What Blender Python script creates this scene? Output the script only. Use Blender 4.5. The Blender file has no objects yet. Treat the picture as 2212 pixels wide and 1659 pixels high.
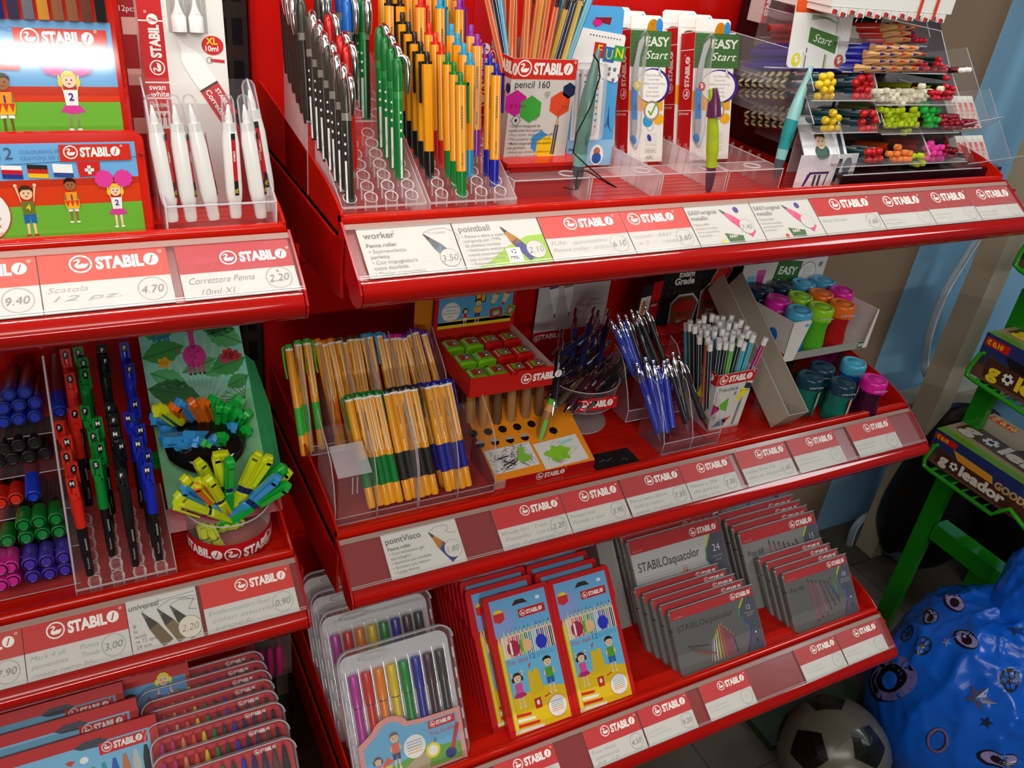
import bpy, bmesh, math, random
from mathutils import Matrix, Vector, Euler
R_=random.Random(7)
SC=bpy.context.scene; COL=SC.collection
# ---------------------------------------------------------------- camera
CAM=Vector((-.2347,-.6948,1.5476)); FPX=1832.58
RC=Matrix(((0.88609,-0.450327,0.109767),(-0.146217,-0.496294,-0.855753),(0.439846,0.742224,-0.505607)))
cd=bpy.data.cameras.new('camera'); cam=bpy.data.objects.new('camera',cd); COL.objects.link(cam)
cd.sensor_width=36; cd.lens=FPX/2212*36; cd.clip_start=.02; cd.clip_end=50
rt=RC.transposed()          # columns: image right, image down, forward
ax,ay,az=[Vector([rt[r][c] for r in range(3)]) for c in range(3)]
mw=Matrix.Identity(4)
for r in range(3): mw[r][0]=ax[r]; mw[r][1]=-ay[r]; mw[r][2]=-az[r]; mw[r][3]=CAM[r]
cam.matrix_world=mw; SC.camera=cam
SC.view_settings.view_transform='Standard'; SC.view_settings.look='None'
SC.view_settings.exposure=-.15; SC.view_settings.gamma=1; SC.view_settings.use_curve_mapping=False
SC.cycles.transparent_max_bounces=40; SC.cycles.max_bounces=8; SC.cycles.sample_clamp_indirect=4
# ---------------------------------------------------------------- light
wd=bpy.data.worlds.new('shop_air'); SC.world=wd; wd.use_nodes=True
bg=wd.node_tree.nodes['Background']; bg.inputs[0].default_value=(1,.97,.93,1); bg.inputs[1].default_value=.13
def area(name,loc,target,sx,sy,power,col):
    l=bpy.data.lights.new(name,'AREA'); l.shape='RECTANGLE'; l.size=sx; l.size_y=sy; l.energy=power; l.color=col
    o=bpy.data.objects.new(name,l); COL.objects.link(o); o.location=loc
    o.rotation_euler=(Vector(target)-Vector(loc)).to_track_quat('-Z','Y').to_euler(); return o
area('shop_ceiling_light',(-.6,-1.9,2.7),(.1,.2,1.05),2.2,.6,24,(1,.98,.94))
area('shop_ceiling_light_far',(-1.1,-6.4,2.42),(.0,.3,1.2),2.8,.14,78,(1,.98,.94))
area('shop_ceiling_light_aisle',(-1.5,-1.0,2.6),(-.2,.2,1.0),.6,1.6,12,(1,.97,.92))
area('added_fill_light_right',(2.6,-.9,2.8),(1.5,.45,1.0),.6,1.2,24,(.94,.98,1))  # added fill, brightens the blue wall and post on the right
# ---------------------------------------------------------------- pixel + depth -> place
def _ray(u,v): return (rt@Vector((u-1106,v-829.5,FPX))).normalized()
def PY(u,v,y):
    d=_ray(u,v); return CAM+d*((y-CAM.y)/d.y)
def PZ(u,v,z):
    d=_ray(u,v); return CAM+d*((z-CAM.z)/d.z)
def PX(u,v,x):
    d=_ray(u,v); return CAM+d*((x-CAM.x)/d.x)
def PP(u,v,p,n):
    d=_ray(u,v); n=Vector(n); return CAM+d*((Vector(p)-CAM).dot(n)/d.dot(n))
def LEAN(u,v,y0,z0,a):        # board leaning back by a degrees from the line y0,z0
    a=math.radians(a); p=PP(u,v,(0,y0,z0),(0,-math.cos(a),math.sin(a))); return p
def RISE(u,v,y0,z0,a):        # board rising to the back at a degrees
    a=math.radians(a); return PP(u,v,(0,y0,z0),(0,-math.sin(a),math.cos(a)))
# ---------------------------------------------------------------- materials
def lin(h):
    if not isinstance(h,str): return tuple(h)
    o=[]
    for i in (0,2,4):
        c=int(h[i:i+2],16)/255; o.append(c/12.92 if c<=.04045 else ((c+.055)/1.055)**2.4)
    return (o[0],o[1],o[2],1)
MATS={}
def mat(kind):
    if kind in MATS: return MATS[kind]
    m=bpy.data.materials.new(kind); m.use_nodes=True; MATS[kind]=m
    nt=m.node_tree; N=nt.nodes; L=nt.links; b=N['Principled BSDF']; out=N['Material Output']
    at=N.new('ShaderNodeAttribute'); at.attribute_name='Col'
    P=dict(paper=(.42,.35,0),plast=(.22,.5,0),matte=(.75,.2,0),chrome=(.12,.5,1),tin=(.06,.5,.0),foil=(.18,.8,.35),
           tinbare=(.32,.5,.45),rubber=(.5,.3,0),red=(.24,.5,0),gloss=(.07,.6,0),wall=(.8,.1,0),led=(.3,.5,0)).get(kind)
    if kind in('clear','edge','film','pouch','tint'):
        tr=N.new('ShaderNodeBsdfTransparent'); mix=N.new('ShaderNodeMixShader'); lw=N.new('ShaderNodeLayerWeight')
        b.inputs['Roughness'].default_value={'clear':.04,'edge':.15,'film':.09,'pouch':.1,'tint':.2}[kind]
        b.inputs['Specular IOR Level'].default_value=.9
        lw.inputs[0].default_value={'clear':.22,'edge':.5,'film':.2,'pouch':.18,'tint':.35}[kind]
        mr=N.new('ShaderNodeMapRange'); a0={'clear':.035,'edge':.4,'film':.05,'pouch':.04,'tint':.55}[kind]
        mr.inputs['To Min'].default_value=a0; mr.inputs['To Max'].default_value={'clear':.75,'edge':.9,'film':.7,'pouch':.6,'tint':1}[kind]
        L.new(lw.outputs['Fresnel'],mr.inputs['Value'])
        L.new(at.outputs['Color'],b.inputs['Base Color'])
        if kind in('pouch','film'):
            nz=N.new('ShaderNodeTexNoise'); nz.inputs['Scale'].default_value=60 if kind=='pouch' else 25
            bp=N.new('ShaderNodeBump'); bp.inputs['Strength'].default_value=.35 if kind=='pouch' else .08; bp.inputs['Distance'].default_value=.004
            L.new(nz.outputs['Fac'],bp.inputs['Height']); L.new(bp.outputs[0],b.inputs['Normal'])
        if kind=='tint': L.new(at.outputs['Color'],tr.inputs[0])
        L.new(mr.outputs[0],mix.inputs[0]); L.new(tr.outputs[0],mix.inputs[1]); L.new(b.outputs[0],mix.inputs[2])
        L.new(mix.outputs[0],out.inputs[0]); return m
    b.inputs['Roughness'].default_value=P[0]; b.inputs['Specular IOR Level'].default_value=P[1]; b.inputs['Metallic'].default_value=P[2]
    nz=N.new('ShaderNodeTexNoise'); tc=N.new('ShaderNodeTexCoord'); L.new(tc.outputs['Object'],nz.inputs['Vector'])
    nz.inputs['Scale'].default_value={'wall':2.2,'red':700,'paper':300}.get(kind,150)
    if kind=='wall':      # uneven paint
        mx=N.new('ShaderNodeMix'); mx.data_type='RGBA'; mx.blend_type='MULTIPLY'; cr=N.new('ShaderNodeMapRange')
        cr.inputs['To Min'].default_value=.8; cr.inputs['To Max'].default_value=1.12
        L.new(nz.outputs['Fac'],cr.inputs['Value']); mx.inputs[0].default_value=1
        L.new(at.outputs['Color'],mx.inputs[6]); L.new(cr.outputs[0],mx.inputs[7]); L.new(mx.outputs[2],b.inputs['Base Color'])
    else: L.new(at.outputs['Color'],b.inputs['Base Color'])
    if kind in('red','paper','matte','wall','foil'):
        bp=N.new('ShaderNodeBump'); bp.inputs['Strength'].default_value={'red':.06,'foil':.25}.get(kind,.04); bp.inputs['Distance'].default_value=.001
        L.new(nz.outputs['Fac'],bp.inputs['Height']); L.new(bp.outputs[0],b.inputs['Normal'])
    if kind=='led':
        L.new(at.outputs['Color'],b.inputs['Emission Color']); b.inputs['Emission Strength'].default_value=2700
    return m
# ---------------------------------------------------------------- mesh builder
_txt={}
def glyphs(s,bold,shear,space=1.0,res=3):
    k=(s,bold,shear,space,res)
    if k in _txt: return _txt[k]
    c=bpy.data.curves.new('t','FONT'); c.body=s; c.size=1; c.offset=bold; c.shear=shear; c.resolution_u=res; c.space_character=space
    o=bpy.data.objects.new('t',c); COL.objects.link(o); dg=bpy.context.evaluated_depsgraph_get(); dg.update()
    me=bpy.data.meshes.new_from_object(o.evaluated_get(dg))
    vs=[(v.co.x,v.co.y) for v in me.vertices]; fs=[tuple(p.vertices) for p in me.polygons]
    bpy.data.meshes.remove(me); bpy.data.objects.remove(o); bpy.data.curves.remove(c)
    w=(min(v[0] for v in vs),max(v[0] for v in vs)) if vs else (0,1)
    _txt[k]=(vs,fs,w); return _txt[k]
EPS=.00016
class MB:
    def __init__(s): s.v=[];s.f=[];s.c=[];s.m=[];s.sm=[];s.T=None;s.mats=[];s.mat='paper'
    def add(s,vs,fs,col,mt=None,smooth=False):
        b=len(s.v); T=s.T
        s.v+= [tuple(T@Vector(p)) for p in vs] if T is not None else [tuple(p) for p in vs]
        mt=mt or s.mat
        if mt not in s.mats: s.mats.append(mt)
        mi=s.mats.index(mt); c=lin(col)
        for f in fs: s.f.append(tuple(i+b for i in f)); s.c.append(c); s.m.append(mi); s.sm.append(smooth)
        return s
    def box(s,a,b,col,mt=None):
        x0,y0,z0=a;x1,y1,z1=b
        return s.add([(x0,y0,z0),(x1,y0,z0),(x1,y1,z0),(x0,y1,z0),(x0,y0,z1),(x1,y0,z1),(x1,y1,z1),(x0,y1,z1)],
          [(0,1,5,4),(1,2,6,5),(2,3,7,6),(3,0,4,7),(4,5,6,7),(3,2,1,0)],col,mt)
    def rbox(s,a,b,r,col,mt=None,n=3):     # rounded in the x-z outline, chamfered depth
        x0,y0,z0=a;x1,y1,z1=b
        return s.prism(rrect(x0,z0,x1,z1,r,n),y0,y1,col,mt,min(r*.35,(y1-y0)*.3))
    def prism(s,pts,y0,y1,col,mt=None,ch=0,smooth=False):   # outline in x-z, extruded along y (front y0)
        n=len(pts)
        if ch>0:
            cx=sum(p[0] for p in pts)/n; cz=sum(p[1] for p in pts)/n
            mxr=max(max(abs(p[0]-cx),abs(p[1]-cz)) for p in pts); k=1-ch/mxr
            inn=[(cx+(p[0]-cx)*k,cz+(p[1]-cz)*k) for p in pts]
            rings=[(inn,y0),(pts,y0+ch),(pts,y1-ch),(inn,y1)]
        else: rings=[(pts,y0),(pts,y1)]
        vs=[(p[0],y,p[1]) for r,y in rings for p in r]; fs=[]
        for k in range(len(rings)-1):
            for i in range(n):
                j=(i+1)%n; fs.append((k*n+j,k*n+i,(k+1)*n+i,(k+1)*n+j))
        s.add(vs,fs,col,mt,smooth)
        m=len(rings)-1
        s.add([(p[0],rings[0][1],p[1]) for p in rings[0][0]],[tuple(range(n))],col,mt)
        s.add([(p[0],rings[m][1],p[1]) for p in rings[m][0]],[tuple(range(n-1,-1,-1))],col,mt)
        return s
    def lathe(s,prof,col,mt=None,seg=14,smooth=True,sx=1,cap=True):     # around z
        vs=[];fs=[]
        for r,z in prof:
            for i in range(seg):
                a=2*math.pi*i/seg; vs.append((r*math.cos(a)*sx,r*math.sin(a),z))
        for k in range(len(prof)-1):
            for i in range(seg):
                j=(i+1)%seg; fs.append((k*seg+i,k*seg+j,(k+1)*seg+j,(k+1)*seg+i))
        s.add(vs,fs,col,mt,smooth)
        if cap:
            for k,(r,z) in ((0,prof[0]),(1,prof[-1])):
                if r>1e-5:
                    ring=[(r*math.cos(2*math.pi*i/seg)*sx,r*math.sin(2*math.pi*i/seg),z) for i in range(seg)]
                    s.add(ring,[tuple(range(seg)) if k else tuple(range(seg-1,-1,-1))],col,mt)
        return s
    def tube(s,path,r,col,mt=None,seg=8,cap=True,flat=1):
        P=[Vector(p) for p in path]; n=len(P); vs=[];fs=[]
        up=None
        for i,p in enumerate(P):
            t=(P[min(i+1,n-1)]-P[max(i-1,0)]).normalized()
            if up is None: up=Vector((0,0,1)) if abs(t.z)<.9 else Vector((0,1,0))
            a=t.cross(up).normalized(); b=a.cross(t).normalized(); up=b
            rr=r[i] if isinstance(r,(list,tuple)) else r
            for k in range(seg):
                w=2*math.pi*k/seg; vs.append(p+a*math.cos(w)*rr+b*math.sin(w)*rr*flat)
        for i in range(n-1):
            for k in range(seg):
                j=(k+1)%seg; fs.append((i*seg+k,(i+1)*seg+k,(i+1)*seg+j,i*seg+j))
        s.add(vs,fs,col,mt,True)
        if cap: s.add(vs[:seg],[tuple(range(seg))],col,mt); s.add(vs[-seg:],[tuple(range(seg-1,-1,-1))],col,mt)
        return s
    # ----- flat print, on the local plane y=0 that faces -y ; ly = ink layer
    def pol(s,pts,col,ly=1,mt=None):
        a=sum(pts[i][0]*pts[(i+1)%len(pts)][1]-pts[(i+1)%len(pts)][0]*pts[i][1] for i in range(len(pts)))
        if a<0: pts=pts[::-1]
        return s.add([(p[0],-ly*EPS,p[1]) for p in pts],[tuple(range(len(pts)))],col,mt)
    def rect(s,x0,z0,x1,z1,col,ly=1,mt=None): return s.pol([(x0,z0),(x1,z0),(x1,z1),(x0,z1)],col,ly,mt)
    def ell(s,cx,cz,rx,rz,col,ly=1,n=20,rot=0,mt=None):
        c,q=math.cos(rot),math.sin(rot)
        return s.pol([(cx+rx*math.cos(t)*c-rz*math.sin(t)*q,cz+rx*math.cos(t)*q+rz*math.sin(t)*c) for t in [2*math.pi*i/n for i in range(n)]],col,ly,mt)
    def ring(s,cx,cz,rx,rz,w,col,ly=1,n=24):
        vs=[]
        for i in range(n):
            t=2*math.pi*i/n
            vs+=[(cx+rx*math.cos(t),-ly*EPS,cz+rz*math.sin(t)),(cx+(rx-w)*math.cos(t),-ly*EPS,cz+(rz-w)*math.sin(t))]
        return s.add(vs,[(2*i,(2*i+2)%(2*n),(2*i+3)%(2*n),2*i+1) for i in range(n)],col)
    def line(s,pts,w,col,ly=1,mt=None):
        for a,b in zip(pts,pts[1:]):
            d=Vector((b[0]-a[0],b[1]-a[1]))
            if d.length<1e-7: continue
            n=Vector((-d.y,d.x)).normalized()*w/2
            s.pol([(a[0]-n.x,a[1]-n.y),(b[0]-n.x,b[1]-n.y),(b[0]+n.x,b[1]+n.y),(a[0]+n.x,a[1]+n.y)],col,ly,mt)
        return s
    def text(s,t,x,z,h,col,ly=2,bold=0,shear=0,al='l',rot=0,space=1.0,w=None,res=3):
        vs,fs,(a,b)=glyphs(t,bold,shear,space,res); k=h/.72; kx=k if w is None else w/(b-a)
        o=-a*kx-{'l':0,'r':(b-a)*kx,'c':(b-a)*kx/2}[al]; c,q=math.cos(rot),math.sin(rot)
        return s.add([(x+(p[0]*kx+o)*c-p[1]*k*q,-ly*EPS,z+(p[0]*kx+o)*q+p[1]*k*c) for p in vs],fs,col)
    def build(s,name,parent=None,label=None,cat=None,group=None,kind=None,M=None):
        me=s.mesh(name); return put(name,me,parent,label,cat,group,kind,M)
    def mesh(s,name):
        me=bpy.data.meshes.new(name); me.from_pydata(s.v,[],s.f)
        ca=me.color_attributes.new('Col','FLOAT_COLOR','CORNER'); buf=[]
        for f,c in zip(s.f,s.c): buf+=list(c)*len(f)
        ca.data.foreach_set('color',buf)
        for m in s.mats: me.materials.append(mat(m))
        me.polygons.foreach_set('material_index',s.m); me.polygons.foreach_set('use_smooth',s.sm)
        me.update(); return me
def put(name,me,parent=None,label=None,cat=None,group=None,kind=None,M=None):
    o=bpy.data.objects.new(name,me); COL.objects.link(o)
    if parent is not None: o.parent=parent
    if M is not None:
        if parent is None: o.matrix_world=M
        else: o.matrix_local=M
    if label: o['label']=label
    if cat: o['category']=cat
    if group: o['group']=group
    if kind: o['kind']=kind
    return o
def thing(name,label,cat,M=None,group=None): return put(name,None,None,label,cat,group,None,M if M is not None else Matrix.Identity(4))
def inst(proto,M,label=None,group=None):      # proto = (name, category, [(part, mesh, [(sub, mesh)...])])
    name,cat,parts=proto
    if len(parts)==1 and not parts[0][2]:
        return put(name,parts[0][1],None,label,cat,group,None,M)
    r=thing(name,label,cat,M,group)
    for p in parts:
        q=put(p[0],p[1],r)
        for sb in p[2]: put(sb[0],sb[1],q)
    return r
def rrect(x0,z0,x1,z1,r,n=3):
    o=[]
    for cx,cz,a in ((x1-r,z1-r,0),(x0+r,z1-r,90),(x0+r,z0+r,180),(x1-r,z0+r,270)):
        for i in range(n+1):
            t=math.radians(a+90*i/n); o.append((cx+r*math.cos(t),cz+r*math.sin(t)))
    return o
def frame(o,x,z,sc=1):      # local x along x, local z along z, y completes
    z=Vector(z).normalized(); x=Vector(x); x=(x-z*x.dot(z)).normalized(); y=z.cross(x)
    M=Matrix.Identity(4)
    for r in range(3): M[r][0]=x[r]*sc; M[r][1]=y[r]*sc; M[r][2]=z[r]*sc; M[r][3]=Vector(o)[r]
    return M
def along(a,b,L,face=(0,-1,0),spin=0,keep=False):      # model of length L standing from a to b, front (-y) turned to face
    a=Vector(a);b=Vector(b);z=(b-a).normalized(); f=Vector(face); x=(-f).cross(z)*-1
    x=z.cross(f).normalized() if z.cross(f).length>1e-4 else Vector((1,0,0))
    M=frame(a,x,z,1 if keep else (b-a).length/L)
    return M@Matrix.Rotation(spin,4,'Z')
def pack(a,ang,x=(1,0,0)):      # lower left corner a, board leaning back by ang degrees
    t=math.radians(ang); X=Vector(x).normalized(); fw=Vector((-X.y,X.x,0))
    return frame(a,X,fw*math.sin(t)+Vector((0,0,math.cos(t))))
ORD=['front','second','third','fourth','fifth','sixth','seventh','eighth','ninth','tenth','eleventh','twelfth','thirteenth','fourteenth']
# ---------------------------------------------------------------- printed marks
WH='F6F4EE'; RED='D0141A'; INK='55534F'
SWAN=[(-.5,-.28),(-.3,-.5),(.3,-.5),(.55,-.25),(.62,.1),(.4,-.02),(.1,.05),(-.12,-.1),(-.22,.0),(-.05,.22),(.02,.42),(-.1,.6),(-.32,.6),(-.5,.45),(-.62,.38),(-.4,.38),(-.28,.44),(-.2,.38),(-.28,.18),(-.48,-.02)]
def swan(m,cx,cz,r,col=WH,ly=2,bgc=None):
    m.ring(cx,cz,r,r,r*.17,col,ly); m.pol([(cx+p[0]*r*1.05,cz+p[1]*r*.95) for p in SWAN],col,ly)
def logo(m,x,z,h,col=WH,bgc=RED,ly=2,reg=True,rot=0):     # x = left edge of the ring, z = base line, h = letter height ; width about 5.9 h
    T=m.T
    m.T=(T if T is not None else Matrix.Identity(4))@Matrix.Translation((x,0,z))@Matrix.Rotation(-rot,4,'Y')
    swan(m,.75*h,.5*h,.76*h,col,ly)
    m.text('STABIL',1.72*h,0,h,col,ly,bold=.05,w=3.2*h)
    m.ell(5.45*h,.5*h,.52*h,.54*h,col,ly,18); m.pol([(5.27*h,.16*h),(5.38*h,.14*h),(5.63*h,.84*h),(5.52*h,.86*h)],bgc,ly+1)
    if reg: m.ring(6.15*h,1.12*h,.13*h,.13*h,.05*h,col,ly,8)
    m.T=T
LOGO_W=6.05
def scrib(m,x,z,w,h,n,col='9A9790',seed=1,ly=2):      # faint pencil handwriting
    r=random.Random(seed)
    for k in range(n):
        zz=z-k*h*1.5; p=[]; t=x; 
        while t<x+w*(.6+.4*r.random()):
            p.append((t,zz+r.uniform(-.5,.5)*h)); t+=h*r.uniform(.25,.5)
        m.line(p,h*.1,col,ly)
# ================================================================ the place
ZT,ZM,ZB,ZL1,ZL2=1.25,.8509,.4594,1.248,.8436     # heights of the front edges
YT,YM,YB,YL1,YL2=0,.0058,-.0957,-.0041,.0037
XL=-.0535
FLOORZ=0.0
m=MB(); m.box((-3,-8,-.05),(4,3,0),'5E584E','wall')
for i in range(-6,9):
    m.box((i*.4-.002,-3,0),(i*.4+.002,3,.0006),'4A453D','wall')
for i in range(-7,8): m.box((-3,i*.4-.002,0),(4,i*.4+.002,.0006),'4A453D','wall')
m.build('floor',kind='structure')
MB().box((-3,-8,3.0),(4,3,3.05),'D8D2C4','wall').build('ceiling',kind='structure')
WY=.55; bx=PY(2188,0,WY).x
m=MB(); m.box((-3,WY,0),(bx,WY+.05,3),'8A7560','wall'); m.build('wall_back',kind='structure')
m=MB(); m.box((bx,WY,0),(4,WY+.05,3),'8CBEE0','wall'); m.build('wall_blue',kind='structure')
m=MB(); m.box((4,-8,0),(4.05,3,3),'8FA9BC','wall'); m.build('wall_right',kind='structure')
MB().box((-3.05,-8,0),(-3,3,3),'8A7560','wall').build('wall_left',kind='structure')
MB().box((-3,-8.05,0),(4,-8,3),'8A7A6A','wall').build('wall_front',kind='structure')
# beige post against the blue wall
px=PY(2178,512,.42).x
m=MB(); m.rbox((px-.032,.40,0),(px+.032,.46,3.0),.004,'B9AE96','paper'); m.build('trim_1',kind='structure')
a=PY(2110,840,.5)
m=MB(); m.rbox((px-.1,.47,a.z-.03),(2.6,.53,a.z+.03),.004,'A9A08C','paper'); m.build('trim_2',kind='structure')
# red back panels, dark upright between the bays
for (x0,x1,lb) in ((-.006,1.0,'red steel back panel behind the wide bay of pens and pencils'),(-1.06,XL,'red steel back panel behind the narrower left bay')):
    m=MB(); m.box((x0,.40,.25),(x1,.412,2.1),'C4100A','red')
    m.box((x0,.396,.25),(x0+.004,.4,2.1),'A80C08','red')
    for zz in (.66,1.06,1.46,1.86): m.box((x0,.3992,zz),(x1,.4,zz+.002),'8E0A06','red')
    m.build('back_panel',None,lb,'panel')
m=MB(); m.box((-.051,.405,.0),(-.008,.45,2.15),'2A2724','plast')
for k in range(44):
    z=.05+k*.048
    for x in (-.044,-.026): m.box((x,.4045,z),(x+.012,.4052,z+.03),'060505','matte')
m.build('upright_post',None,'dark slotted steel upright standing between the two red bays','post')
# plinths under the lowest shelves
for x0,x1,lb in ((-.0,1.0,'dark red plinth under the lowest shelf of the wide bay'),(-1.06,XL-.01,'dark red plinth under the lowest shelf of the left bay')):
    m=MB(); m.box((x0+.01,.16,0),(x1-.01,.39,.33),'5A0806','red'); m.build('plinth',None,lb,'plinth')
PROF=[(.0005,-.0346),(-.0065,-.0385),(-.0105,-.044),(-.0108,-.0505),(-.0068,-.0578),(.001,-.0625),(.012,-.0635),(.022,-.0600),(.028,-.052)]
def shelf(x0,x1,yf,z,label,back=.395,left=True,right=True,lin_=True,dk='C61808'):
    r=thing('display_shelf',label,'shelf',Matrix.Translation((0,yf,z)))
    bk=back-yf
    m=MB(); m.box((x0,.064,-.045),(x1,bk,-.012),dk,'red')
    y=.075
    while y<bk and lin_: m.box((x0+.002,y,-.012),(x1-.002,y+.009,-.01165),dk,'red'); y+=.0125
    m.build('shelf_board',r)
    m=MB(); pr=[(.0585,-.03),(.0575,0),(.0578,.0045),(.0592,.0064),(.062,.007),(.066,.0066),(.068,.005),(.0685,-.013)]
    def ext(pr,xa,xb,col,mt,sm=True):
        n=len(pr); vs=[(xa,p[0],p[1]) for p in pr]+[(xb,p[0],p[1]) for p in pr]
        m.add(vs,[(i,i+1,n+i+1,n+i) for i in range(n-1)],col,mt,sm)
        m.add(vs[:n],[tuple(range(n))],col,mt); m.add(vs[n:],[tuple(range(n-1,-1,-1))],col,mt)
    ext(pr,x0,x1,dk,'gloss'); m.build('front_lip',r)
    m=MB(); ext(PROF,x0+.001,x1-.001,'A80F0A','gloss'); m.build('bumper_tube',r)
    # the rail that holds the price cards: backing and a clear cover
    m=MB(); m.add([(x0,.0553,-.0015),(x1,.0553,-.0015),(x1,.0008,-.0372),(x0,.0008,-.0372),(x0,.06,-.008),(x1,.06,-.008),(x1,.012,-.045),(x0,.012,-.045)],
      [(0,3,2,1),(4,5,6,7),(0,1,5,4),(3,7,6,2)],'8C1A1C','red')
    m.build('rail_backing',r)
    m=MB(); D=Vector((0,-.0529,-.0342)); n=Vector((0,-.543,.840)); o=Vector((0,.0529,-.0004))
    def st(t0,t1,h,col,mt):
        a=o+D*t0+n*h; b=o+D*t1+n*h
        m.add([(x0,a.y,a.z),(x1,a.y,a.z),(x1,b.y,b.z),(x0,b.y,b.z)],[(3,2,1,0)],col,mt)
    st(0,1,.0016,'F2EAE4','film'); st(.0,.1,.0022,'D8C2B4','edge'); st(.93,.945,.002,'F0E8E8','edge')
    st(.965,.98,.002,'F0E8E8','edge')
    m.build('clear_cover',r)
    cap=[(.0565,.003),(.0575,-.0005)]+[]
    for s_,xx in ((left,x0),(right,x1)):
        if not s_: continue
        sgn=-1 if xx==x0 else 1
        m=MB(); pts=[(.060,.0015),(.0529,.0035),(-.0015,-.0325)]+PROF[1:]+[(.045,-.045),(.06,-.02)]
        n=len(pts); xa,xb=xx,xx+sgn*.0022
        vs=[(xa,p[0],p[1]) for p in pts]+[(xb,p[0],p[1]) for p in pts]
        m.add(vs,[tuple(range(n)),tuple(range(2*n-1,n-1,-1))]+[(i,(i+1)%n,n+(i+1)%n,n+i) for i in range(n)],'B5121A','red')
        m.build('end_cap',r)
        m=MB(); top=[(.058,-.03),(.0585,.0085),(.075,.0165),(.10,.0235),(.13,.029),(.20,.038),(.30,.049),(bk,.058),(bk,-.055),(.2,-.05)]
        n=len(top); xa,xb=xx-sgn*.0025,xx
        vs=[(xa,p[0],p[1]) for p in top]+[(xb,p[0],p[1]) for p in top]
        m.add(vs,[tuple(range(n)),tuple(range(2*n-1,n-1,-1))]+[(i,(i+1)%n,n+(i+1)%n,n+i) for i in range(n)],dk,'red')
        m.build('side_panel',r)
        m=MB(); bt=[(.036,-.005),(.040,-.045),(.037,-.068),(.075,-.075),(.2,-.082),(bk,-.085),(bk,-.012),(.06,-.012)]
        n=len(bt); xa,xb=xx+sgn*.0035,xx+sgn*.0065
        vs=[(xa,p[0],p[1]) for p in bt]+[(xb,p[0],p[1]) for p in bt]
        m.add(vs,[tuple(range(n)),tuple(range(2*n-1,n-1,-1))]+[(i,(i+1)%n,n+(i+1)%n,n+i) for i in range(n)],'A90E0A','red')
        m.build('bracket',r)
    return r
shelf(0,1,YT,ZT,'upper red shelf of the wide bay, holding pens in clear risers')
shelf(0,1,YM,ZM,'middle red shelf of the wide bay, holding fineliners, sharpeners and water bottles')
shelf(0,1,YB,ZB,'lowest red shelf of the wide bay, holding pencil packs and flat tins')
shelf(-1.05,XL,YL1,ZL1,'upper red shelf of the left bay, holding tins and white correction pens',left=False)
shelf(-1.05,XL,YL2,ZL2,'middle red shelf of the left bay, holding markers and highlighters',left=False)
shelf(-1.05,XL-.02,YB-.02,ZB-.0,'lowest red shelf of the left bay, under the marker packs',left=False)
# LED strip under the canopy above both bays
m=MB(); m.box((-1.3,-.07,1.99),(1.0,.39,2.02),'C8C0B4','paper'); m.build('canopy_board',None,'pale canopy board above the red bays, out of the picture','canopy')
r=thing('led_strip','white LED light strip mounted under the canopy board','lamp',Matrix.Identity(4))
MB().box((-1.28,-.05,1.978),(.98,-.02,1.99),'D8D4CC','plast').build('housing',r)
m=MB()
k=0
x=-1.26
while x<.96:
    m.add([(x-.0015,-.0366,1.9775),(x+.0015,-.0366,1.9775),(x+.0015,-.0334,1.9775),(x-.0015,-.0334,1.9775)],[(0,1,2,3)],(1,.97,.92,1),'led'); x+=.0172
m.build('diodes',r)
# ---------------------------------------------------------------- price cards in the rails
RD=Vector((0,-.0529,-.0342))
def railM(yf,z,x):
    o=Vector((x,.0529+yf,-.0004+z)); up=-RD.normalized()
    return frame(o+RD+Vector((0,-.543,.84))*.0009,(1,0,0),up)
def card(u0,v0,u1,v1,yf,z,fn,label,x0=None,x1=None):
    n=(0,-.543,.840); o=(0,.0529+yf,-.0004+z)
    xa=PP(u0,v0,o,n).x if x0 is None else x0; xb=PP(u1,v1,o,n).x if x1 is None else x1
    w=xb-xa-.0006; H=.0585
    m=MB(); m.box((0,0,.001),(w,.0004,H),'D4D2CC','paper')
    fn(m,w,H); m.build('price_card',None,label,'price card',None,None,railM(yf,z,xa))
def circ(m,w,H,t,x=None,r=.0115,fs=.0105,z=None,col='8A8780'):
    if x is not None: m.ell(x,.0165 if z is None else z,r,r,'D4D2CA',3,20)
    cx=w-.016 if x is None else x; cz=.0165 if z is None else z
    m.ring(cx,cz,r,r,.0004,'9A9892',4)
    if t: m.text(t,cx,cz-.004,fs*.72,col,5,shear=.25,al='c',bold=-.012,rot=.05)
    else: m.line([(cx-.004,cz-.002),(cx-.001,cz+.003),(cx,cz-.002),(cx+.003,cz+.002),(cx+.005,cz-.001)],.0003,'B0ADA6',3)
def stdcard(price,lines=(),seed=1,lh=.0095,lx=None,red='C8161C',split=.5,lr=.012):
    def fn(m,w,H):
        m.rect(0,H*split,w,H,red,1); lw=LOGO_W*lh
        logo(m,max(.003,w-lw-lr*.5) if lx is None else lx*w,H*split+(H*(1-split)-lh)*.62,lh,bgc=red)
        z=H*split-.009
        if lines:
            for t in lines: 
                m.text(t,.004+.003*(t[0]==' '),z,.0052,'A5A299',2,shear=.3,bold=-.015,w=min(len(t)*.0042,w-.034)); z-=.0085
        else: scrib(m,.004,z,w-.042,.004,2,seed=seed,col='BDBAB2')
        if price is not None: circ(m,w,H,price)
    return fn
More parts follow.
